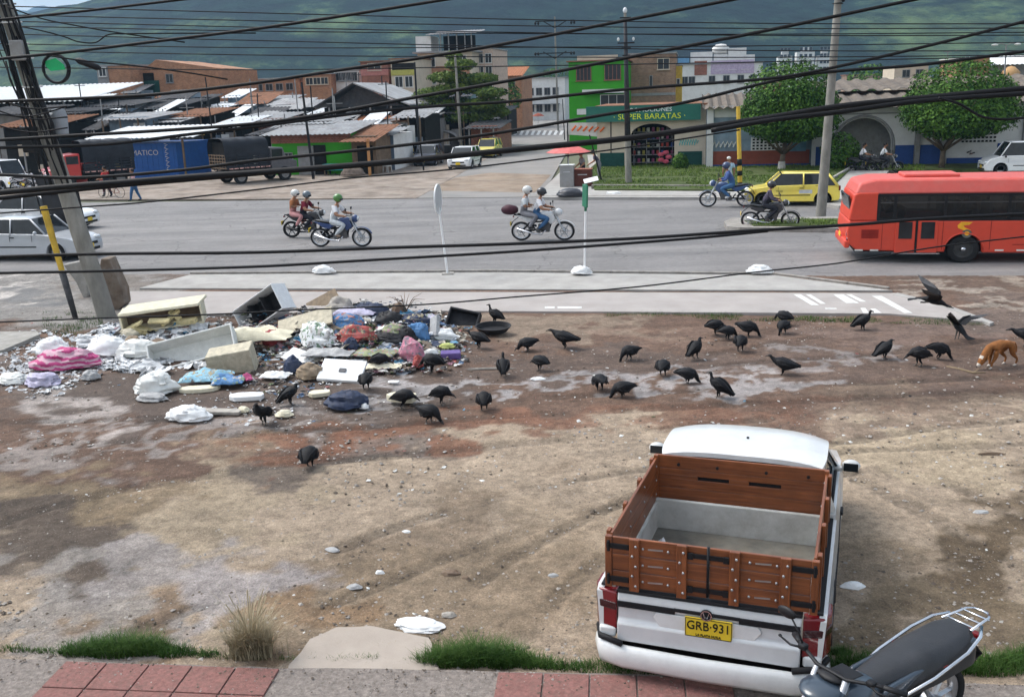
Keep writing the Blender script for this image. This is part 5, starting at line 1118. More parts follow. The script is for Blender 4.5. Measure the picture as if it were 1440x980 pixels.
def vulture_spread(kind):
    m=MB()
    if kind=='land': bd=[(-.3,.1),(-.2,.17),(-.1,.25),(0,.32),(.07,.38),(.11,.43),(.13,.47),(.15,.5)]
    else: bd=[(-.3,0.),(-.2,.02),(-.1,.03),(0,.03),(.1,.02),(.17,.0),(.22,-.02),(.26,-.03)]
    m.tube([(x,0,z) for x,z in bd],[(.07,.006),(.06,.02),(.075,.055),(.09,.08),(.07,.07),(.04,.04),(.025,.027),(.028,.03)],12)
    hx,hz=bd[-1]; m.tube([(hx,0,hz),(hx+.03,0,hz),(hx+.06,0,hz-.01),(hx+.1,0,hz-.02)],[.024,.025,.012,.004],8,1)
    for k in range(7): a=(k-3)*.16; m.tube([(bd[1][0],0,bd[1][1]),(bd[1][0]-.22*math.cos(a),.22*math.sin(a),bd[1][1]-.07)],[(.012,.004),(.02,.003)],6)
    sr=(bd[4][0]-.01,0,bd[4][1]+.02)
    if kind=='land':
        open_wing(m,1,(sr[0],.06,sr[2]),(-.1,.75,.6),None,.5,1.1); open_wing(m,-1,(sr[0],-.06,sr[2]),(-.15,-.85,.35),None,.55,1.1)
        for s in(-1,1): m.tube([(-.02,s*.04,.26),(0,s*.05,.12),(.02,s*.05,.01)],[.03,.012,.01],8,2)
    else:
        open_wing(m,1,(sr[0],.06,sr[2]),(-.55,.6,.6),None,.5,1.1); open_wing(m,-1,(sr[0],-.06,sr[2]),(-.05,-.8,.5),None,.62,1.1)
        for s in(-1,1): m.tube([(-.05,s*.03,0),(-.14,s*.03,-.05),(-.2,s*.03,-.06)],[.025,.01,.008],8,2)
    return m
FEAG=mat('pale_primaries',(.07,.07,.075),.6,var=.4,scale=10)
VM={}
for k in ('land','fly'): VM[k]=vulture_spread(k).build('vulture_'+k,[FEA,VHD,VLG,FEAG],smooth=False)
used=set()
def vulture(px,py,pose,face,wpx,label,z=None,tilt=0.):
    if pose in VM: o=VM[pose].copy(); COL.objects.link(o); o.name='black_vulture'
    else: o=vulture_mesh(pose,int(px*13+py)).build('black_vulture',[FEA,VHD,VLG,FEAG],smooth=True)
    p=G(px,py,.03 if z is None else z); k=1.12*wpx; s=k/ (pxm(p)*.62)
    s=max(.8,min(1.35,s)); o.location=p if z is not None else Vector((p.x,p.y,LH(p.x,p.y)-.005)); o.rotation_euler=(0,tilt,RD+R(face)); o.scale=(s,s*rnd.uniform(1.,1.12),s*rnd.uniform(.93,1.05))
    tag(o,label,'vulture','black vultures scavenging on the muddy lot'); return o
Lf,Rt,Bk,Fr=180,0,90,-90
for a in [
 (696,456,'alert',160,27,'vulture standing just beyond the black plastic trays, neck raised toward the left'),
 (673,491,'walk',158,31,'vulture standing directly below the round black tray, head to the left'),
 (740,495,'feed',200,27,'small vulture alone to the right of the round black tray'),
 (792,491,'walk',170,37,'long-necked vulture facing left on the pale soil below the pavement markings'),
 (884,507,'feed',215,29,'vulture pecking alone in the middle, above the two feeding on the wet streak'),
 (978,505,'alert',50,26,'upright vulture with raised neck in the middle right of the lot'),
 (1006,472,'hunch',10,31,'leftmost vulture of the huddle below the green kerb strip'),
 (1024,478,'feed',20,27,'vulture between two others in the huddle below the green kerb strip'),
 (1053,475,'feed',-5,34,'rightmost, largest vulture of the huddle below the green kerb strip'),
 (1041,495,'hunch',75,28,'vulture seen from behind at the bottom of the huddle'),
 (1101,458,'hunch',150,28,'upper vulture of the close pair right at the green kerb strip'),
 (1101,471,'feed',-120,24,'lower vulture of the close pair by the green kerb strip'),
 (1213,466,'alert',12,30,'vulture with neck stretched right, just below the white bicycle-lane stripes'),
 (1244,505,'alert',30,30,'plump upright vulture left of the two tussling birds'),
 (1290,516,'hunch',190,38,'left bird of the two tussling vultures beside the dog'),
 (1322,507,'feed',0,34,'right bird of the two tussling vultures beside the dog'),
 (1440,489,'walk',168,36,'vulture cut by the right edge beyond the dog'),
 (1101,529,'walk',170,37,'vulture walking left across the mud, upper left of the dog, far from the others'),
 (1010,561,'alert',165,38,'vulture with upright neck nearest to the pickup roof'),
 (968,541,'feed',15,32,'brownish vulture bent right on the wet streak, above the one nearest the pickup'),
 (932,530,'hunch',80,22,'small hunched vulture seen from behind on the wet streak'),
 (874,561,'feed',195,33,'vulture pecking left, right one of two feeding on the wet streak'),
 (843,550,'feed',110,26,'vulture seen from behind, left one of two feeding on the wet streak'),
 (759,522,'hunch',150,30,'hunched vulture left of centre, facing up and left'),
 (708,530,'alert',100,32,'tall vulture seen from behind standing on the brown mud'),
 (681,578,'hunch',100,28,'vulture seen from behind at the lower edge of the wet streak'),
 (622,570,'hunch',2,36,'brown-tinged vulture facing right below the garbage heap'),
 (570,575,'hunch',-2,41,'vulture crouched in front of the cream foam block'),
 (606,596,'feed',-15,38,'vulture bending its head down, lowest of the three below the garbage heap'),
 (608,526,'hunch',178,38,'vulture with tail up at the right foot of the garbage heap'),
 (515,548,'hunch',95,28,'vulture seen from behind beside the white appliance panel'),
 (536,521,'hunch',8,34,'crouching vulture in the garbage right of the white appliance panel'),
 (409,570,'alert',40,36,'big vulture with head up on the bare mud left of the foam wedge'),
 (370,600,'alert',-100,28,'vulture facing the camera, lowest one left of the garbage heap'),
 (436,658,'hunch',95,32,'lone round-backed vulture, nearest the camera in the mud'),
]: vulture(*a)
vulture(1346,479,'land',125,34,'vulture landing with both wings raised at the tip of the pavement')
vulture(1312,424,'fly',-20,44,'vulture in flight with wings up over the tip of the pavement',z=.9,tilt=R(8))
for o in VM.values(): bpy.data.objects.remove(o)
# ================================================================== dog
def dog():
    t=thing('dog','tan dog with its head down sniffing at a stick','dog',G(1402,519),RD+R(208)); t.location.z=.04
    J=dict(pelvis=((-.22,0,.43),(.1,.1)),loin=((-.06,0,.44),(.09,.09)),chest=((.1,0,.41),(.11,.13)),nb=((.2,0,.36),(.09,.1)),nk=((.28,0,.26),(.07,.08)),hd=((.34,0,.16),(.072,.07)),mz=((.4,0,.09),(.042,.042)),ns=((.43,0,.055),(.026,.026)),t1=((-.32,0,.42),.02),t2=((-.38,0,.33),.015),t3=((-.39,0,.22),.009))
    E=[('pelvis','loin'),('loin','chest'),('chest','nb'),('nb','nk'),('nk','hd'),('hd','mz'),('mz','ns'),('pelvis','t1'),('t1','t2'),('t2','t3')]
    for s,q in(('L',1),('R',-1)):
        o=.05*q
        J.update({'s'+s:((.12,q*.07,.32),.06),'e'+s:((.11+o*.4,q*.08,.21),.04),'w'+s:((.15+o,q*.075,.1),.019),'p'+s:((.15+o,q*.075,.025),.02),'q'+s:((.2+o,q*.075,.015),.016),
                  'h'+s:((-.23,q*.07,.35),.08),'k'+s:((-.17-o,q*.08,.24),.05),'c'+s:((-.3-o,q*.075,.13),.018),'f'+s:((-.27-o,q*.075,.025),.019),'g'+s:((-.22-o,q*.075,.015),.016)})
        E+=[('chest','s'+s),('s'+s,'e'+s),('e'+s,'w'+s),('w'+s,'p'+s),('p'+s,'q'+s),('pelvis','h'+s),('h'+s,'k'+s),('k'+s,'c'+s),('c'+s,'f'+s),('f'+s,'g'+s)]
    me=skin_mesh(J,E,'pelvis',1); FUR=mat('tan_fur',(.24,.095,.03),.8,var=.35,scale=9,bump=.6,bscale=90); WF=mat('white_fur',(.55,.5,.44),.8); me.materials.clear(); me.materials.append(FUR); me.materials.append(WF); me.materials.append(BLK)
    for p in me.polygons:
        p.use_smooth=True; c=p.center
        if (c.z<.05) or (c.x>.38 and c.z<.12) or (c.x>.2 and c.z<.27 and c.z>.2 and abs(c.y)<.03): p.material_index=1
    m=MB()
    for s in(-1,1):
        m.add([(.33,s*.045,.22),(.28,s*.055,.21),(.3,s*.1,.18),(.27,s*.075,.29),(.31,s*.05,.19)],[(0,1,3),(1,2,3),(2,4,3),(4,0,3),(0,1,2,4)],0); m.ell((.39,s*.045,.165),(.009,.006,.009),6,5,2)
    m.ell((.45,0,.055),(.012,.013,.011),8,6,2)
    bm=bmesh.new(); bm.from_mesh(me); vs=[bm.verts.new(v) for v in m.v]
    for f,mi in zip(m.f,m.m): F_=bm.faces.new([vs[i] for i in f]); F_.material_index=mi
    bm.to_mesh(me); bm.free(); me.name='body'; o=bpy.data.objects.new('body',me); COL.objects.link(o); o.parent=t; t.scale=(1.05,1.05,1.05)
dog()
m=MB(); pts=[G(x,y,.045) for x,y in((1331,515),(1350,519),(1368,524),(1386,524))]; m.tube(pts,[.014,.02,.018,.01],7); m.tube([pts[2],G(1380,517,.07)],[.012,.006],6); tag(m.build('stick',mat('stick_wood',(.25,.19,.12),.9),smooth=True),'crooked pale stick in front of the sniffing dog','stick')
# ================================================================== buildings
def HZ(px): return 131.-(px-720)*.0307
def base_at(px,dist):
    d=ray(px,HZ(px)); return Vector((d.x/d.y*dist,dist,0))
def brick(n,c,mo=(.3,.27,.24),sc=2.2): return brickmat(n,c,tuple(x*.75 for x in c),mo,sc)
WALLW=mat('render_white',(.66,.66,.65),.9,var=.06,scale=1.2,dirt=.4,dirtcol=(.4,.38,.35)); CREAM=mat('render_cream',(.56,.48,.38),.9,var=.08,scale=1.2,dirt=.4,dirtcol=(.36,.3,.25)); GREYW=mat('render_grey',(.28,.28,.28),.9,var=.15,scale=1.2,dirt=.5)
GREENW=mat('render_green',(.045,.3,.02),.85,var=.08,scale=1,dirt=.25,dirtcol=(.08,.2,.04)); BRK1=brick('brick_orange',(.42,.19,.09)); BRK2=brick('brick_brown',(.32,.19,.12)); BRK3=brick('brick_red',(.3,.1,.06)); PURP=mat('render_lilac',(.45,.37,.5),.9); YELW=mat('render_yellow',(.6,.42,.08),.9,dirt=.3); BLUEW=mat('dado_blue',(.03,.075,.26),.8,var=.12,dirt=.3,dirtcol=(.03,.04,.08)); REDW=mat('dado_red',(.26,.07,.045),.85,var=.12,scale=3,dirt=.3); BLGR=mat('mural_blue_grey',(.2,.27,.34),.85,var=.3,scale=1.2,dirt=.3,dirtcol=(.45,.48,.5))
ZINC=mat('zinc_sheet',(.34,.34,.34),.55,metal=.25,var=.25,scale=1.1,dirt=.6,dirtcol=(.16,.1,.07)); WSHEET=mat('white_sheet_roof',(.72,.73,.74),.5,var=.06,dirt=.25,dirtcol=(.45,.44,.42)); RUST=mat('rusty_sheet',(.24,.11,.06),.85,var=.35,scale=2,dirt=.5); DARKR=mat('dark_sheet_roof',(.06,.06,.065),.8,var=.4,scale=2,dirt=.5,dirtcol=(.14,.12,.1)); TERRA=mat('terracotta_tiles',(.38,.15,.07),.9,var=.35,scale=6,dirt=.5,dirtcol=(.14,.09,.06))
ETER=mat('fibre_cement_roof',(.155,.13,.108),.9,var=.3,scale=1.5,dirt=.7,dirtcol=(.1,.085,.07)); WOODP=woodmat('rough_timber',(.09,.06,.035),(.22,.15,.1),2,.9); DGREEN=mat('dark_green_panel',(.012,.06,.05),.7,var=.2); VOID=mat('dark_interior',(.012,.011,.01),.9,var=.5,scale=2); WINM=mat('window_dark',(.03,.035,.04),.15,bump=0)  # VOID: near-black colour painted in for the shade inside stalls, doorways and openings
class Bd:
    def __init__(s,name,label,cat,base,W,H,D,wall,rz=None,group=None):
        s.t=thing(name,label,cat,base,RD if rz is None else rz,group); s.W,s.H,s.D=W,H,D
        if wall:
            m=MB(); m.box((W/2,D/2,H/2-.1),(W,D,H+.2)); m.build('wall',wall,s.t)
    def b(s,n,c,d,ma,rot=None,bev=0,par=None): m=MB(); m.box(c,d,0,rot); return m.build(n,ma,par or s.t,bevel=bev,seg=1)
    def win(s,x,z,w,h,fr=WALLW,gl=WINM,y=0,bars=1,grille=False):
        m=MB(); f=.06; yy=y-.03
        m.box((x,yy,z+h/2),(w+f,.08,f)); m.box((x,yy,z-h/2),(w+f,.08,f)); m.box((x-w/2,yy,z),(f,.08,h)); m.box((x+w/2,yy,z),(f,.08,h))
        for k in range(bars): m.box((x-w/2+w*(k+1)/(bars+1),yy,z),(f*.7,.05,h))
        fo=m.build('window',fr,s.t); m=MB(); m.box((x,y-.012,z),(w-.02,.02,h-.02)); m.build('pane',gl,fo)
        m=MB(); m.box((x,y-.07,z-h/2-.05),(w+.2,.14,.05)); m.build('sill',fr,fo); return fo
    def door(s,x,w,h,ma,y=0,z=0):
        m=MB(); m.box((x,y-.03,z+h/2),(w,.06,h)); d=m.build('door',ma,s.t); return d
    def roof_flat(s,ma,ov=.1,th=.15): return s.b('roof',(s.W/2,s.D/2,s.H+th/2+.003),(s.W+2*ov,s.D+2*ov,th),ma)
    def corr(s,ma,x0,x1,y0,z0,y1,z1,pitch=.3,amp=.04,n='roof',trap=False):
        nu=max(8,int(abs(x1-x0)/pitch*4)); nu=min(nu,400)
        def fn(u,v):
            x=x0+(x1-x0)*u; q=(x/pitch)%1; a=(math.sin(2*math.pi*q) if not trap else max(-1,min(1,2.2*math.sin(2*math.pi*q))))*amp; return (x,y0+(y1-y0)*v,z0+(z1-z0)*v+a)
        m=MB(); m.sheet(fn,nu,3,.03); return m.build(n,ma,s.t)
def bpx(name,label,cat,x0,x1,yb,yt,D,wall,dist=None,rz=None,group=None):
    if dist is None: P=G(x0,yb)
    else: P=base_at(x0,dist)
    d=RV if rz is None else Vector((math.cos(rz),math.sin(rz),0)); W=along(P,x1,d); H=HT(P,yt)
    return Bd(name,label,cat,P,W,H,D,wall,rz,group)
def zpx(b,py): return HT(Vector(b.t.location),py)
def xpx(b,px): return along(Vector(b.t.location),px,Vector((math.cos(b.t.rotation_euler.z),math.sin(b.t.rotation_euler.z),0)))
# --- green discount shop
s=bpx('shop','cream shop with a long dark green sign and arched doorway behind the lawn','shop',840,992,239,152,9,None)
a0,a1=xpx(s,887),xpx(s,948); ac=(a0+a1)/2; ar=(a1-a0)/2; zt=zpx(s,176)-ar*.55
def archwall(s,n,ma,x0,x1,h,cx,r,zt,ry,th=.3,y=0):
    pts=[(x0,0),(cx-r,0),(cx-r,zt)]+[(cx-r*math.cos(a),zt+ry*math.sin(a)) for a in [math.pi*i/16 for i in range(1,16)]]+[(cx+r,zt),(cx+r,0),(x1,0),(x1,h),(x0,h)]
    m=MB(); m.prism(pts,y,y+th,'y'); return m.build(n,ma,s.t)
archwall(s,'front_wall',CREAM,0,s.W,s.H,ac,ar,zt,ar*.55)
s.b('side_wall',(.15,4.6,s.H/2),(.3,8.6,s.H),CREAM); s.b('side_wall',(s.W-.15,4.6,s.H/2),(.3,8.6,s.H),CREAM); s.b('back_wall',(s.W/2,9,s.H/2),(s.W,.2,s.H),GREYW); s.b('roof',(s.W/2,4.5,s.H+.06),(s.W+.2,9.3,.12),RUST)
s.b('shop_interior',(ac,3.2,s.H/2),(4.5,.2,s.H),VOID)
m=MB()
for k in range(5): m.box((ac,1.2,.35+.5*k),(ar*2,.4,.04))
for x in (-.9,-.3,.3,.9): m.box((ac+x*ar,1.2,1.3),(.05,.4,2.6))
sh=m.build('shelf_unit',GREYW,s.t)
for k in range(5):
    for i in range(9):
        c=rnd.choice([(.4,.06,.05),(.05,.1,.3),(.5,.5,.45),(.1,.1,.1),(.35,.3,.06),(.3,.06,.15),(.2,.2,.22)]); q=MB(); q.box((ac-ar*.88+i*ar*.22,1.1,.5+.5*k),(.16,.2,.2+.1*rnd.random())); q.build('boxed_goods',mat('goods_%d'%int(c[0]*90+c[2]*900),c,.6),sh)
gm=MB()
for i in range(9): gm.box((ac-ar+i*ar/4,.12,1.25),(.025,.025,2.5))
for z in (.1,1.,1.9): gm.box((ac,.12,z),(ar*2,.025,.025))
gm.build('door_grille',BLK,s.t)
q=MB()
for i in range(5): q.ell((ac+ar*.55+.28*math.cos(i*1.26),.02,.75+.3*math.sin(i*1.26)),(.22,.05,.14),8,6)
q.build('flower_poster',mat('poster_pink',(.5,.08,.12),.6),s.t,smooth=True)
sz0,sz1=zpx(s,172),zpx(s,150); sx0,sx1=xpx(s,826),xpx(s,984)
sg=s.b('sign_board',((sx0+sx1)/2,-.35,(sz0+sz1)/2),(sx1-sx0,.25,sz1-sz0),mat('sign_green',(.012,.13,.095),.5,var=.06))
scx=xpx(s,913); M=lambda z:Matrix.Translation((scx,-.485,z))@FACE_Y
text_part('sign_lettering','PROMOCIONES',.36,M(sz0+(sz1-sz0)*.7),mat('sign_white',(.75,.77,.75),.5),sg,1.15); text_part('sign_lettering','· SUPER BARATAS ·',.5,M(sz0+(sz1-sz0)*.28),mat('sign_lime',(.68,.75,.03),.5),sg,1.12)
for a,b_,l in ((844,878,0),(953,987,1)):
    xa,xb=xpx(s,a),xpx(s,b_); s.b('green_shutter',((xa+xb)/2,-.02,zpx(s,226.5)),(xb-xa,.05,zpx(s,214)-.15),DGREEN)
g=MB(); 
for i in range(7):
    x=xpx(s,955+3.5*i); z=zpx(s,203); g.tube([(x,-.01,z-.2),(x+.1,-.01,z+.2),(x+.18,-.01,z-.1),(x+.25,-.01,z+.1)],.03,5)
g.build('graffiti_scrawl',mat('graffiti_teal',(.05,.42,.42),.6),s.t)
s.b('plinth_strip',(s.W/2,-.05,.08),(s.W+.1,.16,.16),WALLW)
# banner on the left of the shop
bn=thing('banner','torn white banner with red lettering hung left of the shop front','banner',G(800,239)+Vector((0,0,0)),RD); P=Vector(bn.location); w0=along(P,860); 
def bnf(u,v): return (w0*u,-.4+.06*math.sin(u*9),HT(P,189)*(1-v)+HT(P,173)*v-(.25*u*(1-v)))
m=MB(); m.sheet(bnf,16,5,.01); m.build('banner_cloth',WALLW,bn,smooth=False)
q=MB()
for i in range(6): q.tube([(w0*(.1+.13*i),-.47,HT(P,184)-.02*i),(w0*(.2+.13*i),-.47,HT(P,177)-.03*i)],.07,6)
q.build('red_lettering',mat('banner_red',(.6,.13,.03),.7),bn)
for xx in (0,w0): m=MB(); m.cyl((xx,-.4,0),(xx,-.4,HT(P,172)),.04); m.build('banner_post',BLK,bn)
# --- wall with red dado
s=bpx('painted_wall_building','low building with red dado, blue-grey mural and breeze blocks behind the left round tree','building',993,1143,239,151,9,BLGR)
s.b('dado',(s.W/2,-.03,zpx(s,223)),(s.W-.5,.06,zpx(s,213)-zpx(s,232)),REDW); s.b('base_band',(s.W/2,-.045,.15),(s.W,.09,.32),BLUEW)
s.b('pilaster',(.2,-.1,s.H/2),(.4,.25,s.H),WALLW); s.b('upper_band',(s.W/2,-.03,zpx(s,158)),(s.W-.9,.05,.7),WALLW)
m=MB(); xa,xb,za,zb_=xpx(s,1056),xpx(s,1100),zpx(s,213),zpx(s,196)
for i in range(8):
    for j in range(4): m.box((xa+(xb-xa)*(i+.5)/8,-.04,za+(zb_-za)*(j+.5)/4),((xb-xa)/8*.6,.03,(zb_-za)/4*.55))
f=s.b('breeze_block_panel',((xa+xb)/2,-.02,(za+zb_)/2),(xb-xa+.1,.05,zb_-za+.1),WALLW); m.build('block_opening',VOID,f)
xa=xpx(s,1103);xb=xpx(s,1132); s.b('shutter',((xa+xb)/2,-.05,zpx(s,203)),(xb-xa,.06,1.1),mat('shutter_blue',(.12,.25,.36),.6,var=.2,dirt=.3))
s.corr(ETER,-.3,s.W+.1,-.6,s.H-.05,6,s.H+.75,.55,.08,trap=True)
m=MB()
for i in range(6):
    x0=xpx(s,1000+i*6); m.tube([(x0,-.02,zpx(s,208)),(x0+.2,-.02,zpx(s,200)),(x0+.3,-.02,zpx(s,206))],.05,5)
m.build('mural_brushwork',WALLW,s.t)
# --- white and blue arch building
s=bpx('arcade_building','long white building with blue dado, wide grey archway and ribbed fibre-cement roof','building',1141,1520,238,149,9,None)
ca,cb=xpx(s,1171),xpx(s,1252); cc=(ca+cb)/2; cr_=(cb-ca)/2; ztop=zpx(s,168); archwall(s,'front_wall',WALLW,0,s.W,s.H,cc,cr_,ztop-cr_*.98,cr_*.98,.4)
m=MB(); pts=[(cc-cr_*1.06*math.cos(a),-.02,ztop-cr_*.98+cr_*1.05*math.sin(a)) for a in [math.pi*i/18 for i in range(19)]]; m.tube([(pts[0][0],-.02,0)]+pts+[(pts[-1][0],-.02,0)],.09,6); m.build('arch_trim',GREYW,s.t,smooth=True)
s.b('recess_wall',(cc,1.6,1.9),(cr_*2+1,.2,3.9),mat('recess_grey',(.3,.3,.29),.9,var=.12,dirt=.5)); s.b('recess_side',(cc-cr_-.3,.95,1.9),(.2,1.3,3.8),GREYW); s.b('recess_side',(cc+cr_+.3,.95,1.9),(.2,1.3,3.8),GREYW); s.b('back_wall',(s.W/2,9,s.H/2),(s.W,.2,s.H),GREYW)
zd=zpx(s,207)
for a,b_ in ((1146,1166),(1257,1283),(1292,1322),(1400,1434)):
    xa,xb=xpx(s,a),xpx(s,b_); s.b('dado',((xa+xb)/2,-.02,zd/2),(xb-xa,.05,zd),BLUEW)
xa,xb=xpx(s,1330),xpx(s,1398); s.b('dado',((xa+xb)/2,-.02,.25),(xb-xa,.05,.55),BLUEW)
for a in (1287,1324,1437): xa=xpx(s,a); s.b('pilaster',(xa,-.1,s.H/2),(.3,.25,s.H),GREYW)
xa,xb,za,zb_=xpx(s,1348),xpx(s,1398),zpx(s,206),zpx(s,186); m=MB()
for i in range(9):
    for j in range(4): m.box((xa+(xb-xa)*(i+.5)/9,-.03,za+(zb_-za)*(j+.5)/4),((xb-xa)/9*.6,.03,(zb_-za)/4*.5))
m.build('breeze_block_pattern',VOID,s.t)
q=MB(); q.tube([(xpx(s,1358),-.01,zpx(s,219)),(xpx(s,1364),-.01,zpx(s,216)),(xpx(s,1362),-.01,zpx(s,221)),(xpx(s,1369),-.01,zpx(s,219))],.04,5); q.build('graffiti_mark',INK,s.t)
s.b('string_course',(s.W/2,-.04,zpx(s,162)),(s.W,.1,.07),GREYW)
s.corr(ETER,-.4,s.W,-.9,s.H-.12,5.2,s.H+.62,.96,.065,trap=True); s.b('clerestory',(s.W/2,5.1,s.H+.5),(s.W,.15,.5),mat('clerestory_dark',(.06,.035,.03),.9,var=.4)); s.corr(ETER,-.4,s.W,4.5,s.H+.82,11,s.H+1.5,.96,.065,trap=True)
# --- far right background
def windows(b,rows,cols,w=.9,h=1.1,z0=1.4,dz=2.9,fr=WALLW,x0=None,x1=None,bars=1):
    x0=b.W*.1 if x0 is None else x0; x1=b.W*.9 if x1 is None else x1
    for j in range(rows):
        for i in range(cols):
            x=x0+(x1-x0)*(i+.5)/cols; b.win(x,z0+dz*j,w,h,fr,bars=bars)
s=bpx('green_house','bright green three-storey building behind the discount shop','building',800,881,0,88,10,GREENW,dist=92)
s.roof_flat(RUST,.2,.1); z=zpx(s,104)
for a,b_ in ((812,832),(851,873)): xa,xb=xpx(s,a),xpx(s,b_); s.win((xa+xb)/2,z,xb-xa,1.3,BRK3,bars=3)
s.win(xpx(s,862),zpx(s,145),2.2,1.2,WALLW,bars=2); s.b('balcony_band',(s.W*.62,-.3,zpx(s,130)),(s.W*.75,.7,.35),WALLW); s.b('white_notice',(xpx(s,819),-.06,zpx(s,158)),(.9,.06,.5),WALLW)
s.b('parapet',(s.W*.5,.1,s.H+.3),(s.W*.7,.15,.4),CREAM)
s=bpx('brick_house','brown brick building right of the bright green one','building',883,949,0,78,10,BRK2,dist=98); s.roof_flat(GREYW,.1); s.win(xpx(s,932),zpx(s,92),1.1,1.0,CREAM); s.win(xpx(s,915),zpx(s,116),.25,1.1,GREYW,bars=0); s.b('concrete_band',(s.W/2,-.02,zpx(s,134)),(s.W,.06,.25),GREYW)
s=bpx('yellow_strip_house','narrow yellow building squeezed beside the brown brick one','building',949,957.5,0,93,8,YELW,dist=99); s.roof_flat(GREYW,.05); s.win(s.W/2,zpx(s,115),.3,.5,WALLW,bars=0)
s=bpx('lilac_house','white and lilac apartment block with roof tanks, behind the fibre-cement roofs','building',957,1070,0,92,10,WALLW,dist=150)
s.b('lilac_panel',(xpx(s,1028),-.04,zpx(s,97)),(xpx(s,1058)-xpx(s,998),.08,1.9),PURP); s.b('red_panel',(xpx(s,984),-.04,zpx(s,97)),(1.8,.08,2.),BRK3)
for x in (1010,1028,1046): s.win(xpx(s,x),zpx(s,96),1.,.9,WALLW)
for x in (962,972,1000,1020,1040,1058): s.win(xpx(s,x),zpx(s,114),.9,1.1,GREYW)
s.roof_flat(GREYW,.2)
for x,w_,h in ((985,3.2,1.6),(1012,2.,1.2),(1035,2.6,2.),(1052,1.6,1.)): s.b('roof_box',(xpx(s,x),3,s.H+.2+h/2),(w_,2,h),WALLW)
m=MB(); m.lathe([(0,0),(1.2,0),(1.25,.8),(.7,1.3),(0,1.4)],16,M=Matrix.Translation((xpx(s,1012),3,s.H+1.5))@Matrix.Rotation(R(-90),4,'Y')); m.build('water_tank',WALLW,s.t,smooth=True)
s.b('blue_tank',(xpx(s,960),2,s.H+.6),(1.6,1.2,1.),mat('tank_blue',(.1,.25,.42),.5))
for x0,x1,yt,l in ((1093,1112,80,'leftmost'),(1119,1143,74,'middle, tallest'),(1149,1167,79,'rightmost')):
    s=bpx('tower_block',l+' of three distant white tower blocks above the left round tree','tower block',x0,x1,0,yt,9,WALLW,dist=430); windows(s,7,3,1.2,1.3,3,2.7,GREYW,bars=0); s.b('roof_box',(s.W/2,3,s.H+1),(s.W*.5,3,2),WALLW); s.roof_flat(GREYW,.1)
s=bpx('brick_house','orange brick upper storey peeking above the ribbed roof by the right tree','building',1343,1384,0,83,8,BRK1,dist=120); s.roof_flat(WALLW,.1,.1); s.win(s.W*.3,s.H-1.,.8,.8,GREYW)
s=bpx('house','pale block with dark windows above the ribbed roof, right of the tower blocks','building',1257,1300,0,94,8,CREAM,dist=130); s.win(s.W*.35,s.H-.9,.9,.9,GREYW);s.win(s.W*.75,s.H-.9,.9,.9,GREYW); s.roof_flat(GREYW,.1)
s=bpx('shed','long pale roofed shed at the right edge on the skyline','building',1385,1500,0,92,8,GREYW,dist=120); s.corr(WSHEET,-1,s.W,-1,s.H,8,s.H+1.1,.5,.05); m=MB(); m.lathe([(0,0),(.9,0),(1.,.9),(.4,1.5),(0,1.6)],14,M=Matrix.Translation((xpx(s,1409),-1.6,s.H-1.8))@Matrix.Rotation(R(-90),4,'Y')); m.build('water_tank',mat('tank_tan',(.5,.3,.14),.8),s.t,smooth=True)
# --- centre background
s=bpx('apartment_building','tall cream and brick apartment block with a roof terrace behind the spreading tree','building',590,668,0,76,12,CREAM,dist=125)
for j,y in enumerate((88,112,135)):
    for x in (602,612,640,655): s.win(xpx(s,x),zpx(s,y),.9,1.2,WALLW)
s.b('brick_band',(s.W*.6,-.04,zpx(s,102)),(s.W*.7,.06,1.2),BRK1); s.roof_flat(GREYW,.5,.2); s.b('penthouse',(xpx(s,599),3,s.H+1.1),(1.9,4,1.9),WALLW); m=MB()
for x in (.4,.55,.7,.85,.97): m.cyl((s.W*x,1,s.H),(s.W*x,1,s.H+2.3),.08,n=6)
m.build('terrace_post',GREYW,s.t); s.corr(ZINC,s.W*.15,s.W*1.05,.4,s.H+2.2,7,s.H+2.9,.4,.04)
s.b('terrace_wall',(s.W*.65,4,s.H+1.1),(s.W*.6,.2,2),VOID)
s=bpx('apartment_building','pale narrow block with small windows right of the roof terrace block','building',669,697,0,70,10,mat('render_peach',(.55,.42,.34),.9,dirt=.3),dist=128); s.roof_flat(GREYW,.1)
for y in (83,100,118): s.win(s.W*.3,zpx(s,y),.8,1.1); s.win(s.W*.75,zpx(s,y),.8,1.1)
s=bpx('row_house','yellow-banded house with long dark balcony left of the roof terrace block','building',552,590,0,84,10,CREAM,dist=118); s.b('balcony_recess',(s.W*.5,-.03,zpx(s,95)),(s.W*.9,.06,.8),VOID); s.b('yellow_band',(s.W*.5,-.05,zpx(s,103)),(s.W,.1,.6),mat('band_olive',(.4,.38,.1),.8)); 
for x in (.3,.7): s.win(s.W*x,zpx(s,116),.9,1.2)
s.roof_flat(RUST,.2,.1)
s=bpx('row_house','reddish-brown house behind the dark gabled roof','building',510,552,0,88,10,BRK3,dist=120); s.roof_flat(RUST,.2,.1); s.b('pink_band',(s.W*.5,-.04,zpx(s,103)),(s.W,.06,.7),mat('band_pink',(.4,.17,.15),.8)); s.win(s.W*.5,zpx(s,95),1.6,.8,CREAM)
s=bpx('row_house','white gallery house with many window bars on the skyline','building',472,511,0,101,9,WALLW,dist=125); windows(s,1,4,.8,1.,zpx(s,109),3,GREYW); s.roof_flat(GREYW,.1)
s=bpx('row_house','low orange brick house with small openings left of the white gallery house','building',428,472,0,106,9,BRK1,dist=124); windows(s,1,3,.9,.8,zpx(s,115),3,CREAM); s.roof_flat(ZINC,.2,.1)
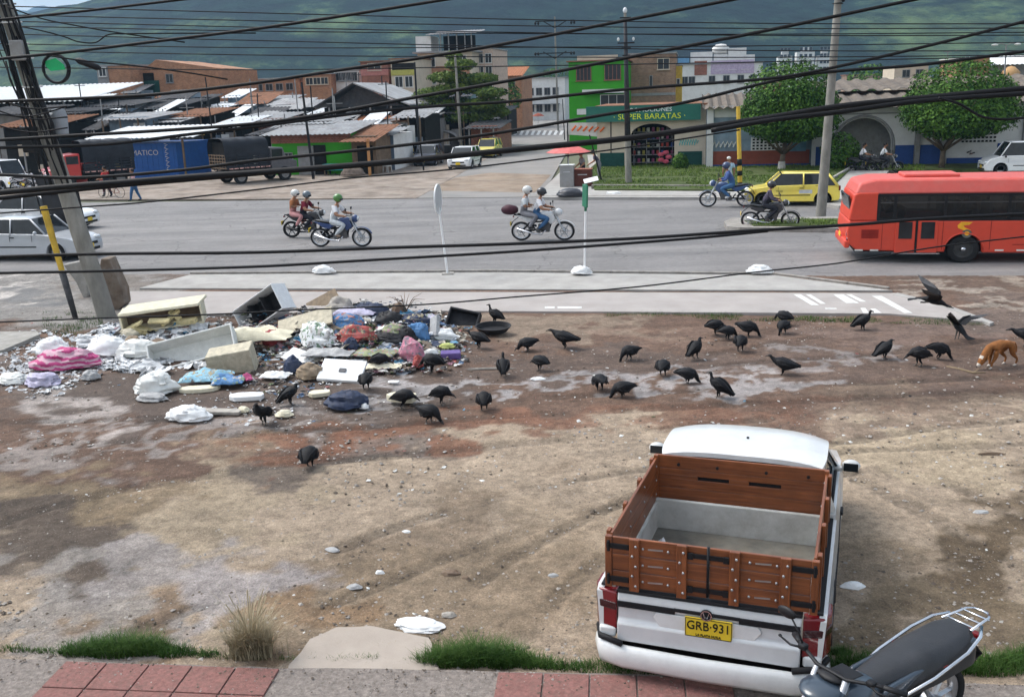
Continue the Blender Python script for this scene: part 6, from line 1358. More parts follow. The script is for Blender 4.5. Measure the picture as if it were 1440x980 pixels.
s=bpx('row_house','long low brick house with pale roof line, left of centre skyline','building',352,428,0,113,9,BRK1,dist=128); s.roof_flat(ZINC,.3,.15); windows(s,1,4,.9,.8,zpx(s,124),3,GREYW)
s=bpx('brick_house','big raw orange brick building with slanting top on the left skyline','building',205,318,0,100,10,BRK1,dist=112)
m=MB(); m.prism([(0,s.H),(s.W*.2,s.H+1.1),(s.W,s.H-.3+.3)],0,10,'y'); m.build('gable_brickwork',BRK1,s.t); s.b('dark_opening',(s.W*.0+.6,-.03,zpx(s,112)),(1.5,.08,1.3),VOID); s.win(xpx(s,250),zpx(s,112),.8,.9,GREYW); s.b('green_gate',(1.,-.05,zpx(s,124)),(1.8,.08,1.5),DGREEN)
s=bpx('brick_house','narrow grey and orange block left of the big slanting brick building','building',143,196,0,94,10,BRK1,dist=110); s.b('grey_corner',(s.W*.17,-.04,s.H*.5),(s.W*.34,.1,s.H),GREYW); s.win(s.W*.18,zpx(s,102),.8,.9,WALLW,y=-.1); s.roof_flat(GREYW,.1)
s=bpx('street_house','white two-storey houses closing the end of the side street','building',722,795,0,112,10,WALLW,dist=190)
windows(s,2,5,1.1,1.3,2.2,3.,GREYW); s.roof_flat(ZINC,.3); s.b('dark_awning',(s.W*.5,-.8,2.9),(s.W*.8,1.6,.1),DARKR)
s=bpx('street_house','terracotta and brick house left of the white houses at the street end','building',688,735,0,108,10,BRK1,dist=150); s.corr(TERRA,-.3,s.W+.3,-.6,s.H,6,s.H+1.4,.4,.04); windows(s,1,2,1.,1.1,zpx(s,118),3,GREYW)
# anonymous distant town filling the plain
TOWN=[(-40,60,112),(60,140,114),(300,360,118),(1190,1260,101),(1060,1100,105),(700,730,112),(1440,1520,92)]
for i,(a,b_,yt) in enumerate(TOWN): 
    s=bpx('distant_house','low house of the distant town, mostly hidden behind nearer roofs','building',a,b_,0,HZ(a)-8-rnd.uniform(0,4),10,rnd.choice([BRK1,CREAM,BRK2,WALLW]),dist=230+20*i,group='houses of the distant town'); s.roof_flat(rnd.choice([ZINC,TERRA,RUST]),.3); s.win(s.W*.3,s.H-1.2,1.,1.); s.win(s.W*.7,s.H-1.2,1.,1.)
# tiny houses on the slope
for px,py in ((862,29),(868,26),(900,30),(918,27),(938,31),(950,27),(968,24),(1017,9),(885,40),(905,42),(925,40),(1148,58),(740,45),(1003,52)):
    d=ray(px,py); t_=None
    best=None
    for k in range(80):
        Y=700+k*35; u=.5+(d.x/d.y*Y)/7600; v=max(0,(Y-650)/3300)
        if 0<u<1:
            hx=hfn(u,v)[2]; z=CH+d.z/d.y*Y
            if z<hx: best=Y;break
    if best:
        P=Vector((d.x/d.y*best,best,CH+d.z/d.y*best-3)); s=Bd('hillside_house','tiny white house on the forested slope','house',P,9*best/1500+3,6,6,WALLW,group='tiny houses on the mountain slope'); s.corr(ZINC,-1,s.W+1,-1,6,7,7.5,2,.02)
# --- left of the side street
s=bpx('green_shop','low bright green shop with brick top course and two doors by the dirt apron','shop',386,497,247,190,7,GREENW)
s.b('brick_course',(s.W/2,-.03,zpx(s,196)),(s.W,.07,zpx(s,190)-zpx(s,203)),BRK3); s.b('grey_door',(xpx(s,433),-.04,zpx(s,227)),(1.2,.08,2.),GREYW); s.b('dark_door',(xpx(s,452),-.04,zpx(s,227)),(.9,.08,2.1),VOID); s.corr(ZINC,-.5,s.W+.3,-.9,s.H,6,s.H+.7,.35,.035); s.win(xpx(s,408),zpx(s,222),.6,.6,GREYW)
s=bpx('timber_shack','brown timber lean-to between the green shop and white posts','shack',497,531,246,192,6,WOODP); s.b('dark_doorway',(s.W*.55,-.03,1.),(1.1,.06,1.9),VOID); s.corr(RUST,-.4,s.W+.4,-1.4,s.H-.3,5,s.H+.6,.3,.03)
for px in (528,): s.b('orange_post',(xpx(s,px),-1.2,1.2),(.16,.16,2.5),mat('post_orange',(.5,.25,.1),.8))
s=bpx('white_kiosk','small white kiosk with blue-grey side next to the timber lean-to','kiosk',532,556,240,190,5,WALLW); s.b('blue_side_panel',(s.W*.88,-.03,s.H*.5),(s.W*.22,.06,s.H),mat('kiosk_slate',(.1,.14,.2),.7)); s.b('dark_hatch',(s.W*.35,-.04,1.1),(.6,.06,.9),GREYW); s.corr(ZINC,-.3,s.W+.3,-.8,s.H,4,s.H+.4,.3,.03)
s=bpx('cream_house','tall plain cream wall with terracotta top beside the white kiosk','building',555,573,230,172,7,CREAM); s.roof_flat(RUST,.1,.1)
s=bpx('metal_shed','grey corrugated shed with a green eave beside the plain cream wall','shed',573,602,224,170,7,GREYW); s.b('green_eave',(s.W*.4,-.3,s.H-.12),(s.W*.9,.6,.14),mat('eave_green',(.02,.2,.07),.6)); s.b('dark_doorway',(s.W*.35,-.03,1.),(.8,.06,2.1),VOID); s.corr(ZINC,-.2,s.W+.2,-.5,s.H,6,s.H+.5,.3,.03)
s=bpx('arched_shed','rounded metal shed front with white barred window behind the dark parked car','shed',598,645,218,0+196,0.2,None)
m=MB(); r_=s.W/2
for k in range(1): m.sheet(lambda u,v:(r_-r_*math.cos(math.pi*u),7*v,1.1+r_*.62*math.sin(math.pi*u)+.0),26,2,.06)
m.build('curved_roof',ZINC,s.t,smooth=True); m=MB(); m.prism([(r_-r_*math.cos(math.pi*i/20),1.1+r_*.62*math.sin(math.pi*i/20)) for i in range(21)]+[(2*r_,0),(0,0)],.3,.4,'y'); m.build('front_wall',DARKR,s.t); s.win(r_,1.35,1.3,1.,WALLW,CREAM,y=.3,bars=4)
s=bpx('roadside_house','small cream house with two dark windows beyond the arched shed','building',618,652,197,171,7,CREAM); s.corr(ZINC,-.5,s.W+.5,-1,s.H,6,s.H+.4,.4,.04); s.win(s.W*.45,1.5,.8,1.1,BRK1);s.win(s.W*.8,1.5,.7,1.1,BRK1)
s=bpx('roadside_house','small white house with two little windows, next along the side street','building',653,668,192,164,7,WALLW); s.roof_flat(GREYW,.1,.08); s.win(s.W*.3,1.9,.5,.8,GREYW);s.win(s.W*.75,1.9,.5,.8,GREYW)
s=bpx('tiled_house','low house with orange clay tile roof behind the green shop','building',475,545,0,186,8,CREAM,dist=80); s.corr(TERRA,-.5,s.W+.5,-.8,s.H,7,HT(base_at(475,87),164),.35,.05)
s=bpx('dark_gable_shed','wide dark gabled market shed left of the spreading tree','shed',455,575,0,152,9,VOID,dist=88)
hh=zpx(s,120)-s.H
m=MB(); m.prism([(-.6,s.H),(s.W*.42,s.H+hh),(s.W*.42,s.H+hh+.12),(-.6,s.H+.12)],-1,9,'y'); m.build('roof_slope',DARKR,s.t); m=MB(); m.prism([(s.W+.6,s.H),(s.W*.42+.005,s.H+hh),(s.W*.42+.005,s.H+hh+.12),(s.W+.6,s.H+.12)],-1,9,'y'); m.build('roof_slope',ZINC,s.t); m=MB(); m.prism([(.2,s.H),(s.W-.2,s.H),(s.W*.42,s.H+hh-.1)],0,.1,'y'); m.build('gable_wall',DARKR,s.t)
for x in (.1,.35,.6,.85): s.b('post',(s.W*x,-.8,s.H/2),(.12,.12,s.H),GREYW)
# market shacks : (x0,x1,ytop,dist,roof,wall,label)
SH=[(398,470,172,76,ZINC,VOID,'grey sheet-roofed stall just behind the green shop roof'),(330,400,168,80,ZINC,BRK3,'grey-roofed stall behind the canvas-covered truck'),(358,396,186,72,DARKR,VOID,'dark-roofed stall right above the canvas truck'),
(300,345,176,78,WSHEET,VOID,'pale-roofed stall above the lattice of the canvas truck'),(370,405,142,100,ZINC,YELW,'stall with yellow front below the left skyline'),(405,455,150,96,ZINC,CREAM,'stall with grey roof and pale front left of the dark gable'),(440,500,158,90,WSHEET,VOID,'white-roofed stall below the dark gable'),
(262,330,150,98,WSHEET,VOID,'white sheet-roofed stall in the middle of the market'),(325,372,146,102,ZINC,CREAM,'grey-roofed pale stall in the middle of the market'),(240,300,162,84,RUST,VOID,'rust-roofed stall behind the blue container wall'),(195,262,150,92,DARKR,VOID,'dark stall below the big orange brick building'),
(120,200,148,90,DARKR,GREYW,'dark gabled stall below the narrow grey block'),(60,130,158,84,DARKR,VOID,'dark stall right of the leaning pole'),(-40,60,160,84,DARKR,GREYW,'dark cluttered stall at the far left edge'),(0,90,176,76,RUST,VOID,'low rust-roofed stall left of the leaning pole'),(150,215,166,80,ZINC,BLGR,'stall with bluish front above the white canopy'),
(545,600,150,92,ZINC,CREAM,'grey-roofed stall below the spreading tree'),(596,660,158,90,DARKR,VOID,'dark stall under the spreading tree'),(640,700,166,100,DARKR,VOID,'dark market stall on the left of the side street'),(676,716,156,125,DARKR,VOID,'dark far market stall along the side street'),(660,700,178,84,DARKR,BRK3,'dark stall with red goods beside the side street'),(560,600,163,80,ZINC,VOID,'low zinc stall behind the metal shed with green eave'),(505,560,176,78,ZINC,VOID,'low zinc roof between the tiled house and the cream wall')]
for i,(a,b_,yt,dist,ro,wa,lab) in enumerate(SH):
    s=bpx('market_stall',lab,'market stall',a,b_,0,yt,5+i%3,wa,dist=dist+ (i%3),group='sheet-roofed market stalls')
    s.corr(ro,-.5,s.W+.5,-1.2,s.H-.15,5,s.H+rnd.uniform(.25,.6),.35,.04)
    for x in (.04,.5,.96): s.b('post',(s.W*x,-1.1,s.H/2),(.1,.1,s.H-.1),WOODP if i%2 else GREYW)
    for k in range(5):
        x=rnd.uniform(.08,.9)*s.W; z=rnd.uniform(.2,s.H*.8); c=rnd.choice([WALLW,BLGR,ZINC,REDW,YELW,GREYW,CREAM,BLUEW]); s.b('hanging_goods',(x,-.5+rnd.uniform(-.3,.3),z),(rnd.uniform(.3,1.),.15,rnd.uniform(.3,.9)),c)
    if i%3==0: s.b('hung_sheet',(s.W*.6,-1.15,s.H*.6),(s.W*.3,.03,s.H*.4),WALLW)
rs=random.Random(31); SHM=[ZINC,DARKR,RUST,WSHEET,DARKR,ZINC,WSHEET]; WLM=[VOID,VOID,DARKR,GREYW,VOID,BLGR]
LABS={id(ZINC):'small grey-roofed shed squeezed into the crowded market',id(DARKR):'small dark-roofed shed squeezed into the crowded market',id(RUST):'small rust-roofed shed squeezed into the crowded market',id(WSHEET):'small white-roofed shed squeezed into the crowded market'}
for k in range(46):
    x0=rs.uniform(85,640); yt=rs.uniform(126,186); d=108-(yt-126)*.55+rs.uniform(-4,4); wp=rs.uniform(14,48); ro=rs.choice(SHM)
    if x0+wp>430 and yt>170: continue
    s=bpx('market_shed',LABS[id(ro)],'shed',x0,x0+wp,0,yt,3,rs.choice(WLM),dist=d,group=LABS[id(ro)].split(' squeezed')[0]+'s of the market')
    s.corr(ro,-.3,s.W+.3,-.9,s.H-rs.uniform(.1,.5),3.5,s.H+rs.uniform(.2,.9),.35,.03)
    for x in (.03,.97): s.b('post',(s.W*x,-.8,s.H/2),(.09,.09,s.H-.1),GREYW)
    c=rs.choice([WALLW,BLGR,ZINC,CREAM,GREYW,YELW,BLUEW,REDW]); s.b('panel',(s.W*rs.uniform(.2,.8),-.95,s.H*rs.uniform(.3,.75)),(s.W*rs.uniform(.15,.5),.05,rs.uniform(.4,1.3)),c)
for k in range(26):
    px=rs.uniform(90,600); P=base_at(px,rs.uniform(74,100)); b=MB(); h=rs.uniform(3.5,7.5); b.cyl((0,0,0),(rs.uniform(-.2,.2),0,h),.05,n=6)
    if k%3==0: b.box((0,0,h-.2),(rs.uniform(.4,1.6),.06,.05))
    o=b.build('stall_mast',GREYW if k%2 else BLK); o.location=P; tag(o,'thin grey mast sticking up among the market stalls' if k%2 else 'thin black mast sticking up among the market stalls','mast','thin masts among the market stalls')
s=bpx('long_shed','long shed with bright white sheet roof at the left edge','shed',-120,128,0,146,12,VOID,dist=95); s.corr(WSHEET,-1,s.W+1,-2,s.H-.2,9,HT(base_at(-120,104),127),.5,.05)
for x in (.5,.65,.8,.95): s.b('post',(s.W*x,-1.5,s.H/2),(.14,.14,s.H-.2),GREYW)
s=bpx('white_canopy','low bright white sheet canopy over the trucks at the left','canopy',118,262,0,196,6,None,dist=71); s.corr(WSHEET,-.3,s.W+1.,0,s.H,6,HT(base_at(118,77),180),.4,.03)
for x in (.02,.4,.98): s.b('post',(s.W*x,.3,s.H/2),(.12,.12,s.H),WOODP)
s=bpx('blue_container','blue panelled container wall lettered MATICO under the white canopy','container',184,252,251,203,5,mat('container_blue',(.02,.12,.42),.55,var=.14,scale=2,dirt=.3,dirtcol=(.05,.1,.2)))
text_part('lettering','MATICO',.52,Matrix.Translation((s.W*.36,-.02,zpx(s,216)))@FACE_Y,WALLW,s.t,1.05); m=MB()
for i in range(7): m.tube([(s.W*.77,-.01,2.4-.3*i),(s.W*.84,-.01,2.3-.3*i),(s.W*.78,-.01,2.2-.3*i)],.035,5)
m.build('vertical_lettering',WALLW,s.t); m=MB()
for i in range(9): m.box((s.W*(i+.5)/9,-.005,s.H/2),(.04,.03,s.H-.1))
m.build('panel_rib',mat('container_blue_rib',(.015,.1,.36),.55),s.t)
# --- covered trucks
def truck(label,loc,rz,cabm,bodym,canm,lattice=True,L_=5.6,Hc=2.9):
    t=thing('covered_truck',label,'truck',loc,rz); w=1.15
    m=MB(); m.box((0,0,.75),(L_,.9,.22)); m.box((-L_*.15,0,.98),(L_*.66,2.3,.12)); m.build('chassis',BLK,t)
    xc0=L_*.5-1.5; m=MB(); m.prism([(xc0,.7),(xc0+1.9,.6),(xc0+1.95,1.25),(xc0+1.2,1.45),(xc0+.95,2.15),(xc0,2.2)],-w*.9,w*.9,'y'); c=m.build('cab',cabm,t,smooth=True,bevel=.07,seg=3,sharp=35)
    m=MB(); m.box((xc0+1.12,0,1.82),(.03,w*1.5,.55),0,(0,R(-20),0)); m.build('windscreen',GLASS,c); 
    for s_ in(-1,1): m=MB(); m.box((xc0+.5,s_*w*.905,1.8),(.75,.03,.5)); m.build('side_window',GLASS,c); m=MB(); m.ell((xc0+1.93,s_*.75,1.),(.06,.14,.14),10,6); m.build('headlight',CLENS,c,smooth=True)
    m=MB(); m.box((xc0+1.95,0,.62),(.14,2.1,.22)); m.build('bumper',WALLW,c,bevel=.03)
    x0,x1=-L_*.5,xc0-.1
    for s_ in(-1,1):
        m=MB()
        for k in range(5): m.box(((x0+x1)/2,s_*w,1.15+.17*k),(x1-x0,.05,.12))
        g=m.build('side_boards',bodym,t)
        for k in range(5): m=MB(); m.box((x0+.1+(x1-x0-.2)*k/4,s_*(w+.035),1.45),(.08,.05,.95)); m.build('stake',bodym,g)
        m=MB(); 
        for k in range(8): m.box((x0+.3+(x1-x0-.5)*k/7,s_*(w+.06),1.02),(.28,.02,.07))
        m.build('reflector_strip',mat('reflector_red_white',(.6,.3,.27),.4,var=.9,scale=7),g)
    def can(u,v):
        a=math.pi*v; c_=math.cos(a); s1=math.sin(a); y=-w*1.02*(abs(c_)**.45)*(1 if c_>0 else -1); z=1.75+(Hc-1.75)*(s1**.5); return (x0-.05+(x1-x0)*u,y,z+.03*math.sin(u*24)*s1)
    m=MB(); m.grid(can,24,22); m.build('canopy',canm,t,smooth=True)
    m=MB(); 
    for k in range(7): m.box((x0,-w+.05+k*(2*w-.1)/6,1.45),(.04,.05,.9))
    for k in range(5): m.box((x0,0,1.05+.2*k),(.05,2*w,.05))
    m.build('rear_lattice',WOODP if lattice else bodym,t)
    m=MB(); m.box((x0+.25,0,1.9),(.04,2*w*.9,1.5)); m.build('inner_shade_panel',VOID,t)  # near-black panel standing in for the shade under the canopy
    for x in (x0+1.,xc0+.95):
        for s_ in (-1,1): wheel(t,x,s_*(w-.15),.46,.26,-s_,GREYW,6)
    return t
CANV=mat('dark_canvas',(.025,.028,.035),.75,var=.25,scale=2,bump=.3,bscale=8); CANG=mat('silver_canvas',(.33,.34,.35),.6,var=.2,scale=2)
truck('dark canvas-covered truck showing its open lattice tail, left of the green shop',G(356,256),RD+R(52),mat('cab_grey',(.1,.1,.11),.5),CANV,CANV,True,4.7,2.9)
truck('dark tarpaulin truck with red cab left of the blue container',G(132,262),RD+R(230),RCAR,CANV,CANV,False,4.9,3.)
car('van','white delivery van nose at the left edge behind the two sedans','van',G(8,266),RD+R(-25),4.2,1.8,1.9,WCAR,'van')
car('pickup_car','small red pickup in front of the tarpaulin truck','pickup',G(112,262),RD+R(200),3.6,1.6,1.5,RCAR,'hatch')
for px,py,l in ((36,268,'white parked motorcycle, left one beside the van'),(56,270,'white parked motorcycle, right one beside the leaning pole')): moto('motorcycle',l,G(px,py),RD+R(70),(.6,.6,.62),'road')
for px,py,c,l in ((640,198,(.03,.03,.04),'dark motorcycle parked outside the small cream house'),(664,203,(.03,.04,.1),'dark blue motorcycle parked ahead of the yellow street taxi'),(704,192,(.3,.03,.03),'red motorcycle parked at the dark stall with red goods'),(744,160,(.1,.03,.03),'maroon motorcycle far up the side street')): moto('motorcycle',l,G(px,py),RD+R(65),c,'blackrim')
b=MB(); t=thing('bicycle','bicycle with thin wheels pushed by the person in red','bicycle',G(158,279),RD+math.pi)
for x in(-.5,.5): m=MB(); m.lathe([(.31,-.015),(.33,0),(.31,.015)],20,close=True); w_=m.build('wheel',TYRE,t); w_.location=(x,0,.33); w_.rotation_euler=(0,0,R(90)); h=MB(); [h.tube([(0,0,0),(0,.31*math.cos(k*.63),.31*math.sin(k*.63))],.004,4) for k in range(10)]; h.build('spokes',STEEL,w_)
m=MB(); m.tube([(-.5,0,.33),(-.15,0,.3),(.35,0,.72),(-.2,0,.78),(-.5,0,.33)],.016,6); m.tube([(-.15,0,.3),(-.22,0,.9)],.016,6); m.tube([(.5,0,.33),(.36,0,.75),(.33,0,.95)],.016,6); m.build('frame',REDW,t); m=MB(); m.box((-.23,0,.92),(.24,.13,.05)); m.build('saddle',BLK,t,bevel=.02); m=MB(); m.tube([(.3,-.28,.98),(.36,0,.96),(.3,.28,.98)],.012,6); m.build('handlebar',BLK,t)
# --- street-corner things
def parasol(label,px,py,ytop,wpx,ma,pitch=.35,base=True):
    P=G(px,py); t=thing('parasol',label,'parasol',P); H=HT(P,ytop); r=wpx/2/pxm(P); m=MB(); m.cyl((0,0,0),(0,0,H),.03,n=8); m.build('pole',STEEL,t,smooth=True)
    m=MB(); n=8; vs=[(0,0,H)]; 
    for ring,k in((.55,.35),(1.,1.)):
        for i in range(n): a=2*math.pi*i/n; vs.append((r*ring*math.cos(a),r*ring*math.sin(a),H-r*pitch*(ring**1.5)))
    fs=[(0,1+i,1+(i+1)%n) for i in range(n)]+[(1+i,1+n+i,1+n+(i+1)%n,1+(i+1)%n) for i in range(n)]; m.add(vs,fs); o=m.build('canopy',ma,t); md=o.modifiers.new('s','SOLIDIFY'); md.thickness=.015
parasol('red parasol over the vendor at the street corner',800,258,203,62,mat('parasol_red',(.62,.16,.15),.8)); parasol('white round parasol far up the side street',732,178,158,16,WALLW,.5); parasol('maroon parasol beside the white one up the side street',757,176,159,18,REDW,.5)
def boxthing(name,label,cat,px,py,wd,dp,h,ma,lid=None,rz=0):
    t=thing(name,label,cat,G(px,py,.13)if False else placed(px,py,.13),RD+rz); m=MB(); m.box((0,0,h/2),(wd,dp,h)); m.build('body',ma,t,bevel=.015)
    m=MB(); m.box((0,0,h+.015),(wd+.05,dp+.05,.035)); m.build('lid',lid or ma,t,bevel=.008); m=MB(); m.box((0,-dp/2-.01,h*.7),(wd*.5,.02,.05)); m.build('handle',STEEL,t); return t
boxthing('ice_chest','tall pale grey vendor box under the red parasol','vendor box',798,266,.75,.6,1.15,GREYW,WALLW); boxthing('crate','brown vendor crate right of the pale grey box','crate',820,265,1.0,.6,.9,mat('crate_brown',(.1,.035,.025),.8),mat('crate_lid',(.3,.12,.08),.8))
b=MB(); t=thing('cafe_table','table under a turquoise cloth outside the green shop','table',placed(474,247,.02),RD); m=MB(); m.box((0,0,.73),(1.7,.8,.04)); m.build('tabletop',WOODP,t)
for sx in(-1,1):
    for sy in(-1,1): m=MB(); m.box((sx*.75,sy*.32,.36),(.06,.06,.7)); m.build('leg',WOODP,t)
m=MB(); m.box((0,0,.56),(1.8,.88,.42),taper=.97); q=m.build('table_cloth',mat('cloth_turquoise',(.04,.3,.32),.8,var=.3,scale=5),None,bevel=.03); q.location=placed(474,247,.02); q.rotation_euler=(0,0,RD); tag(q,'turquoise cloth hanging over the outdoor table','tablecloth')
crumple('sack_pile','long brown-grey sack lying between table and white chairs','sack',placed(497,249,.3),(1.5,.9,.75),mat('sack_brown',(.15,.12,.1),.9,var=.4,scale=4),RD,7,.1)
def pchair(label,px,py,rz):
    t=thing('plastic_chair',label,'chair',placed(px,py,.02),rz,'white plastic chairs outside the white kiosk'); PW=mat('chair_plastic',(.7,.71,.7),.4); m=MB(); m.box((0,0,.43),(.44,.44,.03)); m.build('seat',PW,t,bevel=.01)
    for sx in(-1,1):
        for sy in(-1,1): m=MB(); m.tube([(sx*.19,sy*.19,.43),(sx*.23,sy*.23,0)],.02,6); m.build('leg',PW,t)
        m=MB(); m.tube([(.2,sx*.23,.43),(.2,sx*.25,.64),(-.2,sx*.25,.66)],.018,6); m.build('armrest',PW,t)
    m=MB()
    for k in range(5): m.box((-.24,-.17+.085*k,.64),(.025,.05,.4),0,(0,R(-8),0))
    m.box((-.27,0,.85),(.03,.44,.07)); m.build('backrest',PW,t)
pchair('white plastic chair, left of the pair outside the white kiosk',523,245,R(-60)); pchair('white plastic chair, right of the pair outside the white kiosk',545,243,R(-120))
crumple('trash_bag','full dark grey trash bag on the street corner pavement','trash bag',G(802,272,.3),(1.25,.7,.5),mat('bag_dark',(.03,.032,.04),.35,var=.3),RD,3,.12)
# ================================================================== trees
def crown(t,cl,n,ls,ma,seed=0,name='crown',fill=.3):
    r_=random.Random(seed); b=MB(); tot=sum(c[3]*c[4]*c[5] for c in cl)
    for (cx,cy,cz,rx,ry,rz) in cl:
        k=int(n*(rx*ry*rz)/tot)
        for i in range(k):
            d=Vector((r_.gauss(0,1),r_.gauss(0,1),r_.gauss(0,1))).normalized(); q=1+.16*noise.noise(d*2.6+Vector((cx,cy,seed)))+.1*noise.noise(d*7.+Vector((cz,seed,0)))
            rad=q*(1-abs(r_.gauss(0,.09)) if r_.random()>fill else r_.random()**.5); p=Vector((cx+d.x*rx*rad,cy+d.y*ry*rad,cz+d.z*rz*rad))
            nrm=(d+Vector((r_.gauss(0,.5),r_.gauss(0,.5),r_.gauss(0,.5)+.3))).normalized(); u=nrm.orthogonal().normalized(); u.rotate(Matrix.Rotation(r_.uniform(0,6.28),3,nrm)); v=nrm.cross(u); s_=ls*r_.uniform(.6,1.3)
            o=len(b.v); b.v+=[tuple(p-u*s_*.5),tuple(p+v*s_*.3+nrm*s_*.06),tuple(p+u*s_*.5),tuple(p-v*s_*.3+nrm*s_*.06)]; b.f.append((o,o+1,o+2,o+3)); b.m.append(0)
    return b.build(name,ma,t,fix=False)
LF1=leafmat('leaf_dense_green',(.01,.045,.006),(.1,.2,.028)); LF2=leafmat('leaf_yellow_green',(.025,.06,.01),(.14,.19,.03)); BARK=mat('bark',(.13,.1,.075),.95,var=.35,scale=5,bump=.8,bscale=25); WBARK=mat('whitewashed_bark',(.5,.48,.44),.9,dirt=.5)
def rtree(label,px,py,x0,x1,yt,yb,seed,trpx):
    P=G(px,py,.2); t=thing('round_tree',label,'tree',P,0); pm=pxm(P); W=(x1-x0)/pm; zt_=HT(Vector((P.x,P.y,0)),yt)-.2; zb_=HT(Vector((P.x,P.y,0)),yb)-.2; cx=((x0+x1)/2-px)/pm; zc=(zt_+zb_)/2; h=(zt_-zb_)/2
    rr=random.Random(seed); cl=[(cx,0,zc+h*.05,W*.44,W*.4,h*.88)]
    for k in range(9): a=rr.uniform(0,6.28); e=rr.uniform(-.35,.9); cl.append((cx+math.cos(a)*W*.3,math.sin(a)*W*.25,zc+h*(-.28+.5*e),W*.2,W*.2,h*.38))
    cl.append((cx,0,zc-h*.35,W*.5,W*.42,h*.5))
    crown(t,cl,22000,.2,LF1,seed); m=MB(); m.tube([(0,0,0),(trpx*.03,0,zb_*.4),(trpx*.12,0,zb_*.8),(cx*.6,0,zb_+.5)],[.2,.16,.15,.12],8)
    for k in range(6): a=k*1.05+seed; m.tube([(trpx*.1,0,zb_*.75),(trpx*.1+math.cos(a)*W*.15,math.sin(a)*W*.15,zb_+.4),(cx+math.cos(a)*W*.3,math.sin(a)*W*.28,zc)],[.1,.07,.03],6)
    m.build('trunk',BARK,t,smooth=True); return t
rt=rtree('dense round-topped tree on the lawn behind the yellow taxi','' and 0 or 1099,238,1036,1176,80,210,5,.6); m=MB(); m.lathe([(.0,.01),(.24,.01),(.2,.45),(0,.45)],10,M=Matrix.Rotation(R(-90),4,'Y')); m.build('whitewashed_base',WBARK,rt)
rtree('dense mushroom-shaped tree in front of the white arcade building, above the bus',1324,236,1262,1424,80,204,11,.5)
P=base_at(643,92); t=thing('spreading_tree','large spreading tree with layered yellow-green branches in the background','tree',P); pm=pxm(P); cl=[]; rr=random.Random(3)
def tz(y): return HT(P,y)
for (px,py,wx,hy) in ((650,92,40,10),(632,108,55,10),(675,112,50,10),(650,124,75,11),(610,130,55,10),(690,132,42,9),(570,148,60,12),(625,146,80,12),(680,148,60,12),(545,158,36,10),(600,164,70,11),(655,164,70,13),(700,160,30,9),(640,78,22,7)): cl.append(((px-643)/pm,rr.uniform(-2,2.5),tz(py),wx/2/pm*1.05,2.3,hy/pm*.75))
crown(t,cl,15000,.34,LF2,3,fill=.25); m=MB(); m.tube([(0,0,0),(.2,0,2.),(-.1,0,4.5),(.1,0,tz(100))],[.35,.28,.2,.06],8)
for c in cl[2:]: m.tube([(0,0,max(1.5,c[2]-1.6)),(c[0]*.5,c[1]*.5,c[2]-.7),(c[0],c[1],c[2]-.1)],[.12,.08,.03],6)
m.build('trunk',BARK,t,smooth=True)
def bush(label,px,py,r,ma,seed,name='bush',n=1500,ls=.16):
    P=G(px,py,.15); t=thing(name,label,'shrub',P); crown(t,[(0,0,r*.9,r,r,r),(r*.6,.1,r*.6,r*.6,r*.6,r*.6)],n,ls,ma,seed); m=MB(); m.tube([(0,0,0),(0,0,r)],[.05,.03],6); m.build('stem',BARK,t)
bush('small dark shrub against the shop wall right of the arched doorway',956,238,.5,LF1,2); bush('dark climbing shrub at the left side of the grey archway',1180,238,1.15,LF1,4,n=3000)
P=G(716,188)
for i,(px,d,r) in enumerate(((700,140,3.2),(1225,150,3.5),(1000,175,3.),(20,140,3.5),(345,150,3.),(780,260,5.))):
    B=base_at(px,d); t=thing('far_tree',['far dark tree crown up the side street','tree crown poking above the ribbed roof between the two round trees','far tree behind the lilac apartment block','far tree above the left edge sheds','far tree beside the big orange brick building','far tree beyond the houses at the street end'][i],'tree',B); crown(t,[(0,0,r*1.4,r,r,r*.8)],1500,.5,LF1,20+i); m=MB(); m.cyl((0,0,0),(0,0,r*1.3),.25,.15); m.build('trunk',BARK,t)
# ================================================================== poles
def pole(name,label,cat,xb,yb,xt,yt,rb,rt_,ma,dist=None,n=14,sub=None):
    P=G(xb,yb) if dist is None else base_at(xb,dist); T=AT(xt,yt,P.y); t=thing(name,label,cat,P); m=MB(); d=T-P; m.tube([(0,0,-.1)]+[tuple(d*(k/10)) for k in range(1,11)],[rb]+[rb+(rt_-rb)*k/10 for k in range(1,11)],n); m.build('shaft',ma,t,smooth=True,sharp=50); return t,d
CPOL=mat('pole_concrete',(.25,.24,.215),.9,var=.25,scale=3,bump=.5,bscale=40,dirt=.6,dirtcol=(.13,.12,.1),zst=.4)
t,d=pole('utility_pole','thick leaning concrete utility pole wrapped in cables, left foreground','utility pole',152,448,-6,-30,.225,.15,CPOL); LPB=Vector(t.location); LPD=d
def lp(f,ox=0,oy=0): return tuple(LPD*f+Vector((ox,oy,0)))
m=MB(); rr=random.Random(5)
for k in range(26):
    ox,oy=rr.uniform(-.28,.28),rr.uniform(-.35,-.12); f0=rr.uniform(.38,.6); f1=rr.uniform(.75,1.05); pts=[]
    for q in range(7): u=q/6; pts.append(lp(f0+(f1-f0)*u,ox+rr.uniform(-.06,.06),oy+rr.uniform(-.05,.05)))
    m.tube(pts,rr.uniform(.012,.03),6)
m.build('cable_bundle',BLK,t,smooth=True)
for k,(f,c) in enumerate(((.62,WALLW),(.66,ZINC),(.7,WALLW),(.78,WALLW),(.82,ZINC),(.88,WALLW),(.93,ZINC))): m=MB(); q=lp(f); m.tube([(q[0]+.24*math.cos(a),q[1]+.24*math.sin(a),q[2]+.02*math.sin(a)) for a in [6.283*i/12 for i in range(13)]],.02,6); m.build('steel_band',c,t,smooth=True)
